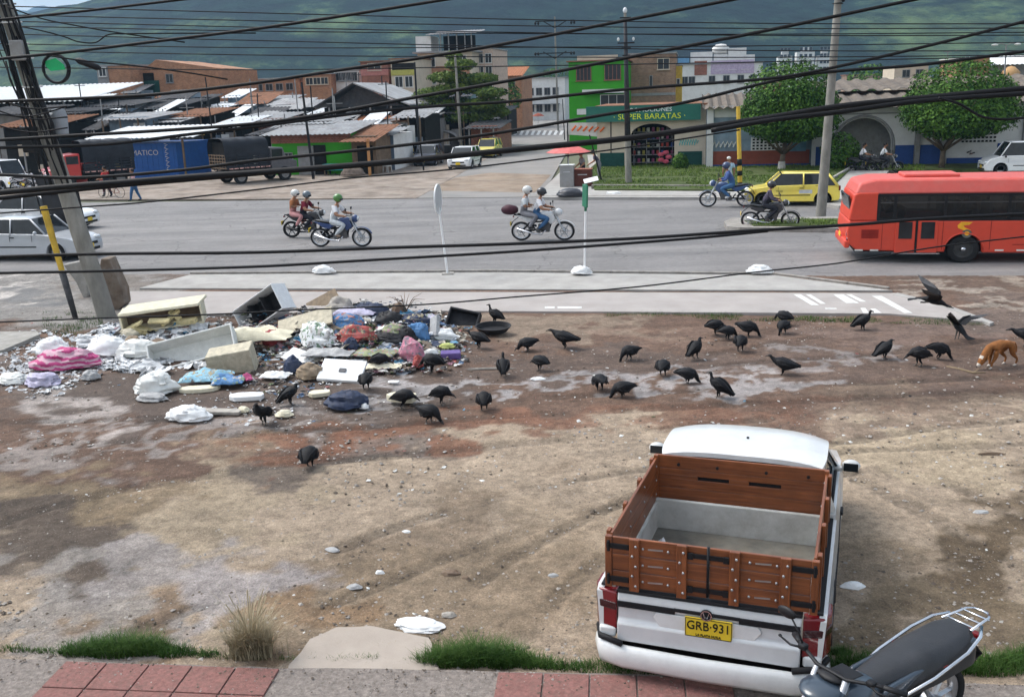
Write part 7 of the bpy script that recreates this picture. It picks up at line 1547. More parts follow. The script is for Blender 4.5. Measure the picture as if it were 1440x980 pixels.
m=MB(); q=lp(.80,.1,-.3); m.box((q[0],q[1],q[2]),(.3,.2,.45)); m.build('junction_box',GREYW,t,bevel=.03); m=MB(); q=lp(.55,-.35,-.2); m.box(q,(.35,.2,.6)); m.build('junction_box',BLK,t,bevel=.03)
# grey hood and coil hanging by the pole
Yp=LPB.y
P0=AT(84,172,Yp+.3); t=thing('transformer_can','pale grey capped can strapped beside the cables of the leaning pole','transformer',P0); m=MB(); m.lathe([(0,-.28),(.17,-.28),(.19,.15),(.14,.3),(0,.32)],16,M=Matrix.Rotation(R(-90),4,'Y')); m.build('can',mat('can_grey',(.3,.32,.35),.6,dirt=.3),t,smooth=True,sharp=40); m=MB(); m.cyl((-.3,0,.1),(-.12,0,.1),.02,n=6); m.build('bracket',BLK,t)
P0=AT(78,97,Yp-.4); b=MB(); rg=17.5/pxm(P0)
for k in range(3): b.tube([(rg*math.cos(a)*(1+.02*k),.03*k,rg*1.1*math.sin(a)) for a in [6.283*i/30 for i in range(31)]],.03,7)
o=b.build('cable_coil',BLK,smooth=True); o.location=P0; tag(o,'black cable coil hanging beside the leaning pole near the top left','cable coil')
b=MB(); b.prism([(-.2,.14),(.05,.2),(.22,.05),(.24,-.06),(-.1,-.08),(-.2,.02)],-.01,.01,'y'); o=b.build('plastic_flag',mat('flag_green',(.01,.42,.14),.5),None); o.location=AT(77,95,Yp-.36); tag(o,'bright green plastic flag hanging inside the cable coil','flag')
b=MB(); p0,p1=AT(106,84,Yp-.4),AT(142,97,Yp-.4); b.tube([p0,p0.lerp(p1,.15),p0.lerp(p1,.85),p1],[.03,.075,.075,.03],12); tag(b.build('splice_closure',BLK,smooth=True),'black tubular splice closure on the cables right of the coil','cable splice')
t,d=pole('marker_post','slim post painted yellow above and black below beside the leaning pole','post',107,450,61,290,.055,.085,YEL); m=MB(); m.tube([tuple(d*f+Vector((0,-.0,0))) for f in (-.01,.2,.43)],[.062,.075,.086],12); m.build('black_lower_band',mat('band_black_worn',(.05,.05,.055),.7,dirt=.5,dirtcol=(.2,.2,.2)),t,smooth=True)
# black sheet tied to the pole
P0=G(128,352); t=thing('black_tarp','black tarpaulin panel standing behind the yellow post','tarpaulin',P0,RD); z0,z1=0.35,HT(P0,247); w_=60/pxm(P0)
m=MB(); m.sheet(lambda u,v:(-w_*1.02+(w_)*u-.25*v,.06*math.sin(u*7+v*3)+.03*math.sin(v*11),z0+(z1-z0)*v-.15*(1-v)*u),16,12,.02); m.build('sheet',mat('tarp_black',(.012,.012,.016),.55,var=.3,bump=.3,bscale=10),t,smooth=True); m=MB(); m.cyl((-w_*1.05,0,0),(-w_*1.25,0,z1),.03,n=8); m.cyl((-.02,0,0),(-.25,0,z1),.03,n=8); m.build('support_pole',BLK,t)
# concrete troughs by the pole
def wedge(label,pts,dpt,ma,Y):
    P=[AT(x,y,Y) for x,y in pts]; c=sum((p for p in P),Vector())/len(P); b=MB(); zmin=min(p.z for p in P); b.prism([(p.x,p.z-max(0,0)) for p in P],c.y-dpt/2,c.y+dpt/2,'y'); return tag(b.build('concrete_block',ma,bevel=.03),label,'concrete block')
YB=G(160,440).y; wedge('tilted concrete trough leaning right of the pole base',[(147,362),(158,362),(177,405),(180,425),(166,441),(152,441),(150,400),(143,385)],.5,mat('trough_brown',(.17,.13,.1),.9,var=.3,dirt=.5,dirtcol=(.3,.28,.25)),YB+.35)
wedge('thin concrete slab leaning left of the pole base',[(92,371),(117,366),(125,385),(128,415),(121,419),(110,395)],.35,CONC,G(120,419).y)
t,d=pole('utility_pole','weathered concrete pole rising from the grassy median','utility pole',1154,306,1181,-30,.2,.13,CPOL)
for f in (.62,.9,.93,.96): m=MB(); q=d*f; m.tube([(q.x+.19*math.cos(a),q.y+.19*math.sin(a),q.z) for a in [6.283*i/12 for i in range(13)]],.02,6); m.build('steel_band',BLK,t,smooth=True)
m=MB(); q=d*.95; [m.ell((q.x+.16,q.y-.1,q.z-.12*k),(.07,.07,.05),8,6) for k in range(4)]; m.build('insulator_stack',BLK,t,smooth=True)
t,d=pole('utility_pole','slender dark pole with insulators in front of the discount shop','utility pole',884,262,879,18,.19,.07,CPOL)
m=MB(); q=d*.48; m.tube([tuple(d*.3),tuple(d*.6),tuple(d*.97)],[.165,.13,.09],10); m.build('dark_upper_section',mat('pole_dark_steel',(.035,.035,.04),.6),t,smooth=True)
m=MB(); [m.box(tuple(d*f+Vector((0,-.1,0))),(w2,.08,.07)) for f,w2 in ((.97,.6),(.83,.9),(.8,.5),(.76,.4))]; m.build('crossarm',BLK,t); m=MB(); m.ell(tuple(d*1.0+Vector((.0,0,.1))),(.12,.12,.16),8,6); [m.ell(tuple(d*.84+Vector((x,-.1,.1))),(.07,.07,.1),8,6) for x in(-.4,.4)]; m.build('insulators',CLENS,t,smooth=True)
for xb,yb,xt,yt,dist,r,lab in ((646,0,640,78,86,.13,'pale concrete pole in front of the spreading tree'),(432,0,424,116,66,.1,'thin dark pole in front of the green shop'),(586,0,583,88,78,.1,'thin dark pole beside the grey metal shed'),(596,240,584,152,None,.06,'short dark pole by the parked dark car'),(784,0,780,24,135,.14,'far pole carrying two crossarms at the street end'),(847,258,829,190,None,.05,'short black post at the left corner of the discount shop'),(1128,0,1127,120,150,.1,'far thin pole behind the left round tree'),(793,0,791,140,110,.06,'thin signpost pole right side of the side street')):
    t,d=pole('utility_pole' if r>.07 else 'post',lab,'pole',xb,yb,xt,yt,r,r*.7,CPOL if 'pale' in lab or 'far pole' in lab else BLK,dist)
    if 'two crossarms' in lab:
        for y_,hw,drop in ((30,26,9),(73,26,9)):
            q=AT(780,y_,135)-Vector(t.location); s_=135/1386; m=MB(); m.box((q.x,q.y-.2,q.z+(0 if y_==30 else -.2)),(hw*2*s_,.12,.14)); m.tube([(q.x-hw*.6*s_,q.y-.2,q.z),(q.x,q.y-.2,q.z-drop*s_),(q.x+hw*.6*s_,q.y-.2,q.z)],.07,5); m.build('crossarm',BLK,t)
            for x in (-1,-.85,.85,1): m=MB(); m.ell((q.x+x*hw*s_,q.y-.2,q.z-.25),(.16,.16,.22),8,6); m.build('insulator',BLK,t,smooth=True)
t,d=pole('marker_post','tall yellow post with black bands beside the left round tree','post',1041,268,1038,150,.12,.1,YEL)
for a,b_ in ((.0,.1),(.18,.24),(.3,.38)): m=MB(); m.tube([tuple(d*a),tuple(d*b_)],[.128,.126],12); m.build('black_band',INK,t,smooth=True)
t,d=pole('lamp_post','double-headed lamp rising above the right skyline','street lamp',1416,0,1415,62,95,.07,GREYW,None) if False else pole('lamp_post','double-headed lamp rising above the right skyline','street lamp',1416,0,1415,64,.1,.06,GREYW,90)
for s_ in(-1,1): m=MB(); m.tube([tuple(d),tuple(d+Vector((s_*.4,0,.15))),tuple(d+Vector((s_*.9,0,.1)))],.04,6); m.build('arm',GREYW,t,smooth=True); m=MB(); m.ell(tuple(d+Vector((s_*1.0,0,.05))),(.32,.14,.1),10,6); m.build('lamp_head',WALLW,t,smooth=True)
t,d=pole('antenna','T-shaped rooftop aerial above the ribbed roof','antenna',1333,0,1333,72,.05,.04,GREYW,100)
for s_ in(-1,1): m=MB(); m.tube([tuple(d*.985),tuple(d+Vector((s_*1.05,0,.1)))],.035,5); m.build('aerial_arm',GREYW,t)
# sign posts on the near pavement
t,d=pole('sign_post','white post with a narrow oval sign seen nearly edge-on, on the pavement','sign',630,390,617,292,.035,.028,WHP)
q=Vector(AT(616,280,Vector(t.location).y)-Vector(t.location)); m=MB(); m.cyl((0,-.012,0),(0,.012,0),.42,n=36); m.v=[(x,y,z) for x,y,z in m.v]; o=m.build('sign_disc',mat('sign_back_grey',(.5,.51,.52),.45,var=.1,dirt=.3),t,smooth=True,sharp=40); o.location=q+Vector((0,-.05,0)); o.rotation_euler=(0,R(-5),R(80)); m=MB(); m.lathe([(.405,-.02),(.43,-.02),(.43,.02),(.405,.02)],36,close=True); r2=m.build('sign_rim',WHP,o); r2.rotation_euler=(0,0,R(90))
m=MB(); m.box((0,.04,0),(.05,.03,.5)); r3=m.build('sign_bracket',STEEL,o)
m=MB(); m.box((0,0,.115),(.34,.3,.03)); m.build('foot_plate',CONC,t)
t,d=pole('sign_post','white and green post with a small bent green sign, in the middle of the pavement','sign',822,391,824,256,.033,.03,WHP)
GSG=mat('green_sign_paint',(.02,.16,.09),.5,dirt=.2); m=MB(); m.tube([tuple(d*.70),tuple(d*1.0)],[.037,.036],10); m.build('green_upper_section',GSG,t,smooth=True)
m=MB(); m.box(tuple(d*.86+Vector((-.02,-.05,0))),(.05,.3,.62),0,(R(4),0,R(20))); m.build('green_sign_plate',GSG,t,bevel=.01); m=MB(); m.box(tuple(d*1.0+Vector((.14,0,.05))),(.4,.2,.02),0,(R(30),R(-12),0)); m.build('bent_white_tab',WHP,t,bevel=.005)
# ================================================================== wires
CAB=mat('cable_black',(.008,.008,.01),.6,bump=.1)
def wire(label,pts,d0,d1,rpx,n=6,ext=True,group=None,cat='cable'):
    P=[]; xs=[p[0] for p in pts]
    if ext:
        a,b_=pts[0],pts[1]; c,e=pts[-1],pts[-2]
        if a[0]<30: pts=[(a[0]-500,a[1]-(b_[1]-a[1])/(b_[0]-a[0])*500)]+pts
        if c[0]>1410 or c[1]<5: pts=pts+[(c[0]+600,c[1]+(c[1]-e[1])/(c[0]-e[0])*600)]
    # smooth resample
    out=[]; k=len(pts)
    for i in range(k-1):
        p0=pts[max(i-1,0)];p1=pts[i];p2=pts[i+1];p3=pts[min(i+2,k-1)]
        for q in range(8):
            t_=q/8; m0=((p2[1]-p0[1])/(p2[0]-p0[0])) if p2[0]!=p0[0] else 0; m1=((p3[1]-p1[1])/(p3[0]-p1[0])) if p3[0]!=p1[0] else 0; h=p2[0]-p1[0]
            y=(2*t_**3-3*t_**2+1)*p1[1]+(t_**3-2*t_**2+t_)*h*m0+(-2*t_**3+3*t_**2)*p2[1]+(t_**3-t_**2)*h*m1; out.append((p1[0]+h*t_,y))
    out.append(pts[-1]); 
    b=MB(); V=[]
    for x,y in out:
        u=(x+500)/2440; Y=d0+(d1-d0)*max(0,min(1,u)); V.append(AT(x,y,Y))
    b.tube(V,[rpx*1.12/pxm(v) for v in V],n); return tag(b.build('power_cable',CAB,smooth=True),label,cat,group)
wire('black cable running to the very top left corner above the others',[(0,28),(100,18),(255,0)],17,14,1.7)
wire('black cable from the coil at upper left up to the top edge left of centre',[(0,83),(100,73),(240,56),(360,41),(500,20),(625,0)],17,10,2.1)
wire('black cable passing the roof terrace block up to the top edge right of centre',[(0,143),(130,138),(220,133),(360,117),(470,100),(585,83),(720,60),(880,29),(1030,0)],16,9,2.3)
wire('black cable across the spreading tree rising to the top right',[(0,197),(120,190),(240,183),(370,173),(460,160),(585,137),(720,113),(900,78),(1080,43),(1285,0)],15,9,2.4)
wire('black cable crossing the green building top, rising to the right edge',[(0,208),(150,203),(260,190),(370,177),(500,160),(620,149),(720,143),(880,126),(1080,111),(1145,101),(1300,66),(1440,31)],15,9,2.2)
wire('black cable over the green shop sign that flattens toward the right edge',[(0,246),(110,250),(250,240),(360,226),(500,212),(620,198),(720,184),(860,160),(960,145),(1080,116),(1150,103),(1290,92),(1440,73)],15,10,2.3)
wire('thickest black cable bundle below the green shop sign, upper strand',[(0,271),(100,262),(180,256),(280,248),(360,243),(540,229),(720,211),(880,195),(1000,178),(1080,166),(1180,150),(1300,138),(1440,125)],14,10,4.2)
wire('thick black cable just under the bundle strand, right half',[(1000,184),(1080,170),(1180,158),(1290,143),(1440,132)],12.4,10,3.4)
wire('thick black cable twinned with the bundle on the left half',[(0,279),(100,268),(180,260),(300,250),(400,241)],14.1,13.3,3.)
wire('thin cable below the bundle ending at the yellow banded post',[(0,300),(120,291),(200,285),(360,267),(500,250),(620,240),(720,229),(880,208),(1040,183)],15,14,1.1)
wire('black cable low across the road, upper of two near the motorcycles',[(0,361),(150,357),(360,355),(560,348),(720,343),(900,335),(1050,325),(1200,316),(1300,308),(1440,301)],12,9,2.2)
wire('black cable low across the road, lower of two near the motorcycles',[(0,384),(150,381),(360,375),(500,367),(720,354),(900,341),(1000,333),(1080,325)],12,10,1.9,ext=True)
wire('thin black cable crossing the garbage heap and the cycle path',[(0,453),(150,447),(300,442),(420,436),(600,428),(720,418),(900,403),(1060,383),(1180,370),(1320,347),(1440,333)],11,9,1.)
wire('short drooping cable in front of the right mushroom-shaped tree',[(1320,138),(1350,147),(1380,164),(1410,168),(1440,166)],10.4,10.,1.8,ext=False)
wire('thin slack wire looping from the leaning pole toward the brick houses',[(30,38),(60,44),(90,52),(110,59),(135,60),(150,50),(170,48),(360,47)],17,20,.9,ext=False)
wire('thin slanting wire from the leaning pole top to the splice closure height',[(10,10),(60,27),(110,37),(150,44),(260,60)],17,20,.9,ext=False)
wire('thin dark wire from the splice closure along the brick building top',[(60,77),(110,85),(190,93),(260,102),(320,112)],17,19,1.1,ext=False)
for k,(a,b_) in enumerate((((0,9),(1440,34)),((0,21),(1440,40)),((0,30),(1440,50)),((0,37),(1440,46)),((0,48),(1440,72)),((0,62),(1440,60)),((0,71),(1440,78)),((0,95),(1440,80)))):
    mid=(720,(a[1]+b_[1])/2+6); wire('thin distant overhead line against the hills',[a,(360,a[1]*.7+mid[1]*.3+4),mid,(1080,b_[1]*.6+mid[1]*.4+2),b_],36,36,.65,n=4,group='thin distant overhead lines')
for k,(y0,y1) in enumerate(((150,165),(158,150),(172,180),(135,150))): wire('thin sagging wire tangled left of the leaning pole',[(-20,y0),(40,(y0+y1)/2+10),(95,y1)],17,17,1.,ext=False,group='tangled wires left of the leaning pole')
for px,d,h in ((155,88,2.),(212,86,2.2),(262,84,2.4),(300,83,2.),(352,82,2.5),(398,80,2.2),(470,78,2.)): 
    P=base_at(px,d); b=MB(); b.cyl((0,0,0),(0,0,CH+h*rnd.uniform(-.6,.3)),.05,n=6); b.box((0,0,CH-.4),(1.2,.06,.06)); o=b.build('stall_mast',GREYW); o.location=P; tag(o,'thin grey mast sticking up among the market stalls','mast','thin masts among the market stalls')
# ================================================================== garbage heap
def mound(x,y):
    h=0
    for (px,py,rx,ry,hh) in MO: h=max(h,hh*math.exp(-((x-px)/rx)**2-((y-py)/ry)**2))
    return h
MO=[]
for px,py,rx,ry,hh in ((460,478,1.5,1.1,.34),(380,455,1.2,.7,.34),(250,470,1.2,.8,.22),(560,478,1.1,.8,.3),(150,490,1.0,.7,.14),(500,500,1.2,.7,.2),(330,480,1.,.8,.24),(60,510,1.,.6,.1),(600,500,.7,.6,.1)):
    P=G(px,py); MO.append((P.x,P.y,rx,ry,hh))
def onm(px,py,dz=0.):   # heap surface point seen at the pixel
    z=.05
    for _ in range(6): P=G(px,py,z); z=.05+mound(P.x,P.y)
    return Vector((P.x,P.y,z+dz))
hm=mat('heap_soil',(.13,.11,.095),.95,var=.6,scale=9,bump=1.,bscale=40,dirt=.6,dirtcol=(.28,.26,.24))
A=G(-60,520);B=G(690,520)
def hf(u,v):
    x=-10.5+10.5*u; y=12.4+6.4*v; m_=mound(x,y); z=m_+(.05+.09*noise.noise(Vector((x*3,y*3,0)))+.06*noise.noise(Vector((x*9,y*9,3))))*min(1,m_*8)-.035+min(.06,m_*.6); return (x,y,z)
b=MB(); b.grid(hf,150,90); tag(b.build('garbage_heap_base',hm,smooth=True),kind='stuff')
# fine trash: crumpled scraps, uncountable
def scrapmat():
    m,nt,b=newmat('mixed_scraps'); g=N(nt,'ShaderNodeNewGeometry'); rp=N(nt,'ShaderNodeValToRGB'); e=rp.color_ramp; e.interpolation='CONSTANT'
    cols=[(.5,.5,.49),(.035,.035,.04),(.62,.62,.6),(.3,.27,.22),(.11,.18,.3),(.45,.43,.4),(.02,.02,.025),(.35,.09,.08),(.5,.5,.5),(.18,.13,.09),(.3,.34,.4),(.1,.14,.05),(.55,.5,.42),(.06,.05,.05),(.08,.25,.4),(.7,.7,.7),(.45,.25,.3),(.13,.1,.08)]
    e.elements[0].color=(*cols[0],1); e.elements[1].position=1/len(cols); e.elements[1].color=(*cols[1],1)
    for i,c in enumerate(cols[2:]): x=e.elements.new((i+2)/len(cols)); x.color=(*c,1)
    L(nt,g.outputs['Random Per Island'],rp.inputs['Fac'])
    tc=N(nt,'ShaderNodeTexCoord'); n=N(nt,'ShaderNodeTexNoise',i_Scale=14.,i_Detail=6.); L(nt,tc.outputs['Object'],n.inputs['Vector']); mr=N(nt,'ShaderNodeMapRange'); mr.inputs[1].default_value=.3;mr.inputs[2].default_value=.7;mr.inputs[3].default_value=.5;mr.inputs[4].default_value=1.15; L(nt,n.outputs['Fac'],mr.inputs[0])
    mx=N(nt,'ShaderNodeMix',data_type='RGBA',blend_type='MULTIPLY'); mx.inputs[0].default_value=1.; L(nt,rp.outputs[0],mx.inputs[6]); L(nt,mr.outputs[0],mx.inputs[7]); L(nt,mx.outputs[2],b.inputs['Base Color']); b.inputs['Roughness'].default_value=.6; return m
SCR=scrapmat(); rr=random.Random(12)
def scrap(b,P,s,flat=.5):
    nu=4; Mr=Euler((rr.uniform(-.9,.9),rr.uniform(-.9,.9),rr.uniform(0,6.3))).to_matrix(); sx,sy=s*rr.uniform(.6,1.5),s*rr.uniform(.4,1.); sd=rr.uniform(0,99); o=len(b.v)
    for j in range(nu+1):
        for i in range(nu+1):
            u,v=i/nu-.5,j/nu-.5; q=Vector((u*sx*(1+.3*noise.noise(Vector((v*3,sd,0)))),v*sy*(1+.3*noise.noise(Vector((u*3,sd,4)))),s*.45*noise.noise(Vector((u*3.3+sd,v*3.3,sd))))); q=Mr@q; b.v.append((P.x+q.x,P.y+q.y,P.z+q.z*flat+s*.12))
    for j in range(nu):
        for i in range(nu): a=o+j*(nu+1)+i; b.f.append((a,a+1,a+nu+2,a+nu+1)); b.m.append(0)
b=MB()
def zone(n,x0,x1,y0,y1,s0,s1,bias=1):
    for _ in range(n):
        px,py=rr.uniform(x0,x1),rr.uniform(y0,y1); cx,cy=(x0+x1)/2,(y0+y1)/2
        if ((px-cx)/(x1-x0)*2)**2+((py-cy)/(y1-y0)*2)**2>1: continue
        scrap(b,onm(px,py,rr.uniform(-.02,.03)),rr.uniform(s0,s1))
zone(1500,385,655,422,528,.07,.26); zone(420,390,630,430,512,.18,.42); zone(70,150,330,440,500,.2,.38); zone(520,300,430,430,505,.06,.2); zone(420,330,490,485,560,.04,.14); zone(360,550,670,440,525,.04,.14); zone(420,140,320,450,505,.05,.18)
tag(b.build('trash_scraps',SCR,fix=False),kind='stuff')
b=MB(); zone(110,110,330,452,530,.22,.5); zone(60,380,620,440,520,.2,.42); zone(900,110,250,455,525,.07,.24); zone(700,-30,150,465,555,.04,.16); zone(200,0,110,500,565,.04,.13); zone(260,200,330,440,490,.05,.15); zone(160,380,520,470,545,.05,.16); zone(200,250,420,540,600,.02,.07)
WSC=mat('white_scrap',(.58,.59,.6),.55,var=.35,scale=7,bump=.3,dirt=.35,dirtcol=(.25,.24,.24)); tag(b.build('white_trash_scraps',WSC,fix=False),kind='stuff')
b=MB()
for _ in range(330): scrap(b,onm(rr.uniform(0,1440)*.9,rr.uniform(450,640),.0),rr.uniform(.015,.06),.4)
tag(b.build('scattered_scraps',SCR,fix=False),kind='stuff')
def jm(n,c,**k):
    g=sum(c)/3; c=tuple(x*.82+g*.18 for x in c); return mat('junk_'+n,c,k.pop('rough',.6),var=k.pop('var',.28),scale=9,bump=.5,bscale=26,dirt=k.pop('dirt',.6),dirtcol=k.pop('dirtcol',tuple(.35*x+.09 for x in c)),**k)
def printed(o,cols,sc=6.):
    m=o.data.materials[0].copy(); o.data.materials[0]=m; nt=m.node_tree; b=nt.nodes['Principled BSDF']; src=b.inputs['Base Color'].links[0].from_socket
    tc=N(nt,'ShaderNodeTexCoord'); v=N(nt,'ShaderNodeTexVoronoi',i_Scale=sc); dn=N(nt,'ShaderNodeTexNoise',i_Scale=14.,i_Detail=5.); L(nt,tc.outputs['Object'],dn.inputs['Vector']); dv=N(nt,'ShaderNodeVectorMath',operation='MULTIPLY_ADD'); L(nt,dn.outputs['Color'],dv.inputs[0]); dv.inputs[1].default_value=(.16,.16,.16); L(nt,tc.outputs['Object'],dv.inputs[2]); L(nt,dv.outputs[0],v.inputs['Vector']); sp=N(nt,'ShaderNodeSeparateColor'); L(nt,v.outputs['Color'],sp.inputs[0])
    for i,c in enumerate(cols):
        g=N(nt,'ShaderNodeMath',operation='COMPARE'); g.inputs[1].default_value=.2+.3*i; g.inputs[2].default_value=.07; L(nt,sp.outputs[0],g.inputs[0]); x=N(nt,'ShaderNodeMix',data_type='RGBA'); L(nt,g.outputs[0],x.inputs[0]); L(nt,src,x.inputs[6]); x.inputs[7].default_value=(*c,1); src=x.outputs[2]
    L(nt,src,b.inputs['Base Color'])
FOAM=jm('foam_yellow',(.62,.52,.25),rough=.9,dirtcol=(.35,.27,.12)); FOAMC=jm('foam_cream',(.72,.66,.48),rough=.9,dirt=.35,var=.12,dirtcol=(.45,.38,.22)); OFFW=jm('off_white',(.7,.71,.68),dirt=.25,var=.1,dirtcol=(.48,.46,.4)); BEI=jm('beige',(.5,.44,.31),dirt=.35); JW=jm('white',(.76,.77,.77),dirt=.2,var=.08,dirtcol=(.5,.49,.46)); JG=jm('grey',(.4,.4,.4)); CARD=jm('cardboard',(.33,.24,.15),rough=.9); JK=jm('black',(.02,.02,.024),dirt=.15)
JB=jm('blue',(.05,.2,.45)); JSK=jm('sky_blue',(.22,.48,.62)); JR=jm('red',(.42,.06,.05)); JP=jm('pink',(.62,.2,.3)); JMG=jm('magenta',(.6,.05,.22)); JO=jm('orange',(.6,.18,.06)); JPU=jm('purple',(.13,.07,.3)); JGN=jm('olive',(.26,.3,.14)); JBR=jm('brown',(.2,.13,.08)); JN=jm('navy',(.025,.04,.09)); JLI=jm('lilac',(.45,.42,.58)); JYG=jm('lime',(.5,.55,.12)); JCR=jm('cherry',(.3,.02,.03)); JTN=jm('tan_grey',(.4,.36,.31))
def J(kind,name,label,px,py,w_,h_,ma,rz=0,dep=None,tilt=(0,0),seed=None,dz=0):
    """px,py = centre of the item in the photo; w_,h_ its width and height there in photo pixels"""
    seed=seed if seed is not None else int(px*7+py)%97; P=onm(px,py+h_*.45,dz); s=pxm(P); W=w_/s; H=h_/s; D=dep or W*.6
    loc=P+Vector((0,0,H*.3)); b=MB()
    if kind=='c': return crumple(name,label,name.replace('_',' '),P+Vector((0,D*.3,H*.42)),(W,D,H*1.1),ma,RD+R(rz),seed,.2)
    if kind=='s':   # draped sheet
        def fn(u,v):
            x=(u-.5)*W;y=(v-.5)*D; e=1-max(abs(2*u-1),abs(2*v-1))**3; return (x*(1+.12*noise.noise(Vector((v*4,seed,1)))),y*(1+.15*noise.noise(Vector((u*4,seed,2)))),H*.35*e*(.55+.9*noise.noise(Vector((u*3.2+seed,v*3.2,0))))+.02+.03*noise.noise(Vector((u*9,v*9,seed))))
        b.sheet(fn,18,14,.012); o=b.build(name,ma,smooth=True,sharp=60)
    elif kind=='p': # thin rigid panel
        b.box((0,0,0),(W,D,max(.03,H*.12) if tilt!=(0,0) else max(.05,H*.5))); o=b.build(name,ma,bevel=.012)
    elif kind=='w': # foam wedge/slab with broken outline
        pts=[]; n=9
        for i in range(n): a=2*math.pi*i/n; q=1+.28*noise.noise(Vector((math.cos(a)*2,math.sin(a)*2,seed))); c,s2=math.cos(a),math.sin(a); k=1/max(abs(c),abs(s2))**.7; pts.append((c*k*q*W*.46,s2*k*q*D*.46))
        b.prism(pts,-H*.22,H*.22,'z'); o=b.build(name,ma,bevel=.015)
    elif kind=='b':
        b.box((0,0,0),(W,D,H*.8)); o=b.build(name,ma,bevel=.02)
    o.location=loc; o.rotation_euler=(R(tilt[0]),R(tilt[1]),RD+R(rz)); return tag(o,label,name.replace('_',' '))
def shell(name,label,cat,cpx,cpy,dims,rot,outer,inner,th=.045,dz=.25,openface='y'):
    """open-fronted box: five walls as parts"""
    P=onm(cpx,cpy,dz); t=thing(name,label,cat,P,rot=(R(rot[0]),R(rot[1]),R(rot[2]))); W,D,H=dims
    for n,c,d,ma in (('side_wall',(-W/2,0,0),(th,D,H),outer),('side_wall',(W/2,0,0),(th,D,H),outer),('end_wall',(0,0,H/2),(W+th,D,th),outer),('end_wall',(0,0,-H/2),(W+th,D,th),outer),('back_panel',(0,D/2-th/2,0),(W,th,H),inner)):
        m=MB(); m.box(c,d); m.build(n,ma,t,bevel=.01)
    return t,W,D,H
# appliance shells
t,W,D,H=shell('refrigerator_shell','white refrigerator shell lying tilted with its dark hollow inside facing the street','refrigerator shell',372,442,(1.3,.5,.62),(-10,-32,-20),JW,JK,.028,dz=.2)
m=MB(); m.box((0,D/2-.08,0),(W-.08,.02,H-.08)); m.build('dark_lining',JK,t)
for x in(-.25,.15): m=MB(); m.box((x,.02,-.02),(.02,D*.8,H-.1)); m.build('inner_rail',JK,t)
t,W,D,H=shell('freezer_carcass','yellowed freezer carcass with broken foam insulation spilling out','freezer',232,462,(1.75,.55,.42),(6,-5,9),FOAMC,JBR,dz=.28)
m=MB(); m.prism([(-.9,-.3),(.86,-.34),(.98,.3),(-.78,.36)],.2,.27,'z'); m.build('top_panel',FOAMC,t,bevel=.02)
rf=random.Random(4)
for k in range(9):
    m=MB(); m.box((0,0,0),(rf.uniform(.25,.6),rf.uniform(.08,.2),rf.uniform(.05,.12))); o=m.build('foam_chunk',FOAM,t,bevel=.015); o.location=(rf.uniform(-.7,.7),rf.uniform(-.4,-.1),rf.uniform(-.25,.02)); o.rotation_euler=(rf.uniform(-.5,.5),rf.uniform(-.7,.7),rf.uniform(-.6,.6))
t,W,D,H=shell('fridge_liner','large pale fridge liner lying open like a trough in the middle of the heap','fridge liner',274,508,(1.7,.42,.6),(-38,-11,10),OFFW,OFFW,.035,.2)
J('b','foam_block','square beige foam block against the right end of the fridge liner',328,500,62,46,BEI,14,.5,(8,-8))
J('s','mattress_cover','crumpled cream mattress cover draped above the beige foam block',352,466,118,50,FOAMC,8,.8,seed=5)
J('p','wall_board','beige board leaning behind the heap right of the refrigerator shell',430,448,80,30,BEI,10,.5,(35,-14))
J('p','cardboard_sheet','brown cardboard flap standing at the top of the heap',455,420,46,26,CARD,20,.35,(50,-25))
J('c','carton','torn brownish carton at the heap top right of the refrigerator shell',478,432,36,26,JTN,0,.4)
J('s','plastic_sheet','crumpled lilac-white plastic sheet at the heap top',500,436,60,28,JLI,0,.5)
J('p','cardboard_sheet','tan cardboard piece left of the blue cloth',468,452,50,18,CARD,-12,.4,(25,10))
J('c','blue_cloth','deep blue bundle of cloth near the heap top',486,455,46,22,JB,0,.4)
J('c','black_bag','flattened black bag behind the blue bundle, at the heap top',522,438,50,22,JN,0,.4)
J('c','red_cloth','faded red cloth bundle in the middle of the heap',500,472,52,26,JR,0,.45)
J('c','pillow','white printed pillow propped in the middle of the heap',446,474,60,38,JW,-30,.5,seed=8)
J('s','paper_sheet','crumpled pale paper below the white printed pillow',462,492,70,24,JG,0,.45)
J('c','red_ball_bag','dark red round bag between mattress cover and pillow',384,477,30,24,JCR,0,.35)
J('c','navy_pouch','navy pouch just right of the crumpled pale paper',493,484,20,20,JN,0,.25)
J('c','black_bag','black bag on the heap crest at its right side',548,450,40,20,JK,0,.35)
J('c','branch_bundle','dark twiggy bundle sticking up at the right of the heap crest',562,436,20,18,JBR,0,.2)
J('c','beige_sack','khaki sack in the right half of the heap',556,466,40,26,JGN,0,.4)
J('p','wood_slat','pale slat lying left of the khaki sack',532,464,34,12,OFFW,-35,.12,(20,-20))
J('s','olive_cloth','olive and yellow cloth spread below the red cloth bundle',528,492,60,20,JGN,0,.5)
J('c','black_shirt','black crumpled shirt under the khaki sack',545,478,48,16,JK,0,.35)
J('c','black_shirt','black cloth lump left of the bright blue bag',573,474,26,26,JK,0,.3)
J('c','blue_bag','bright blue bag at the right of the heap',588,470,30,30,JB,0,.35,seed=4)
J('c','blue_jeans','dark blue clothes behind the bright blue bag',585,452,46,20,JN,0,.4)
J('s','floral_cloth','pale pink patterned cloth at the upper right end of the heap',598,446,40,18,JLI,0,.3)
J('c','pink_bag','pink and red plastic bag at the right foot of the heap',578,494,34,34,JP,-20,.35,seed=2)
J('c','red_bag','small bright red bag hanging off the pink one',588,510,14,20,JR,0,.2)
J('p','dark_tile','dark slatted tile right of the bright blue bag',612,482,26,12,JN,25,.25,(15,0))
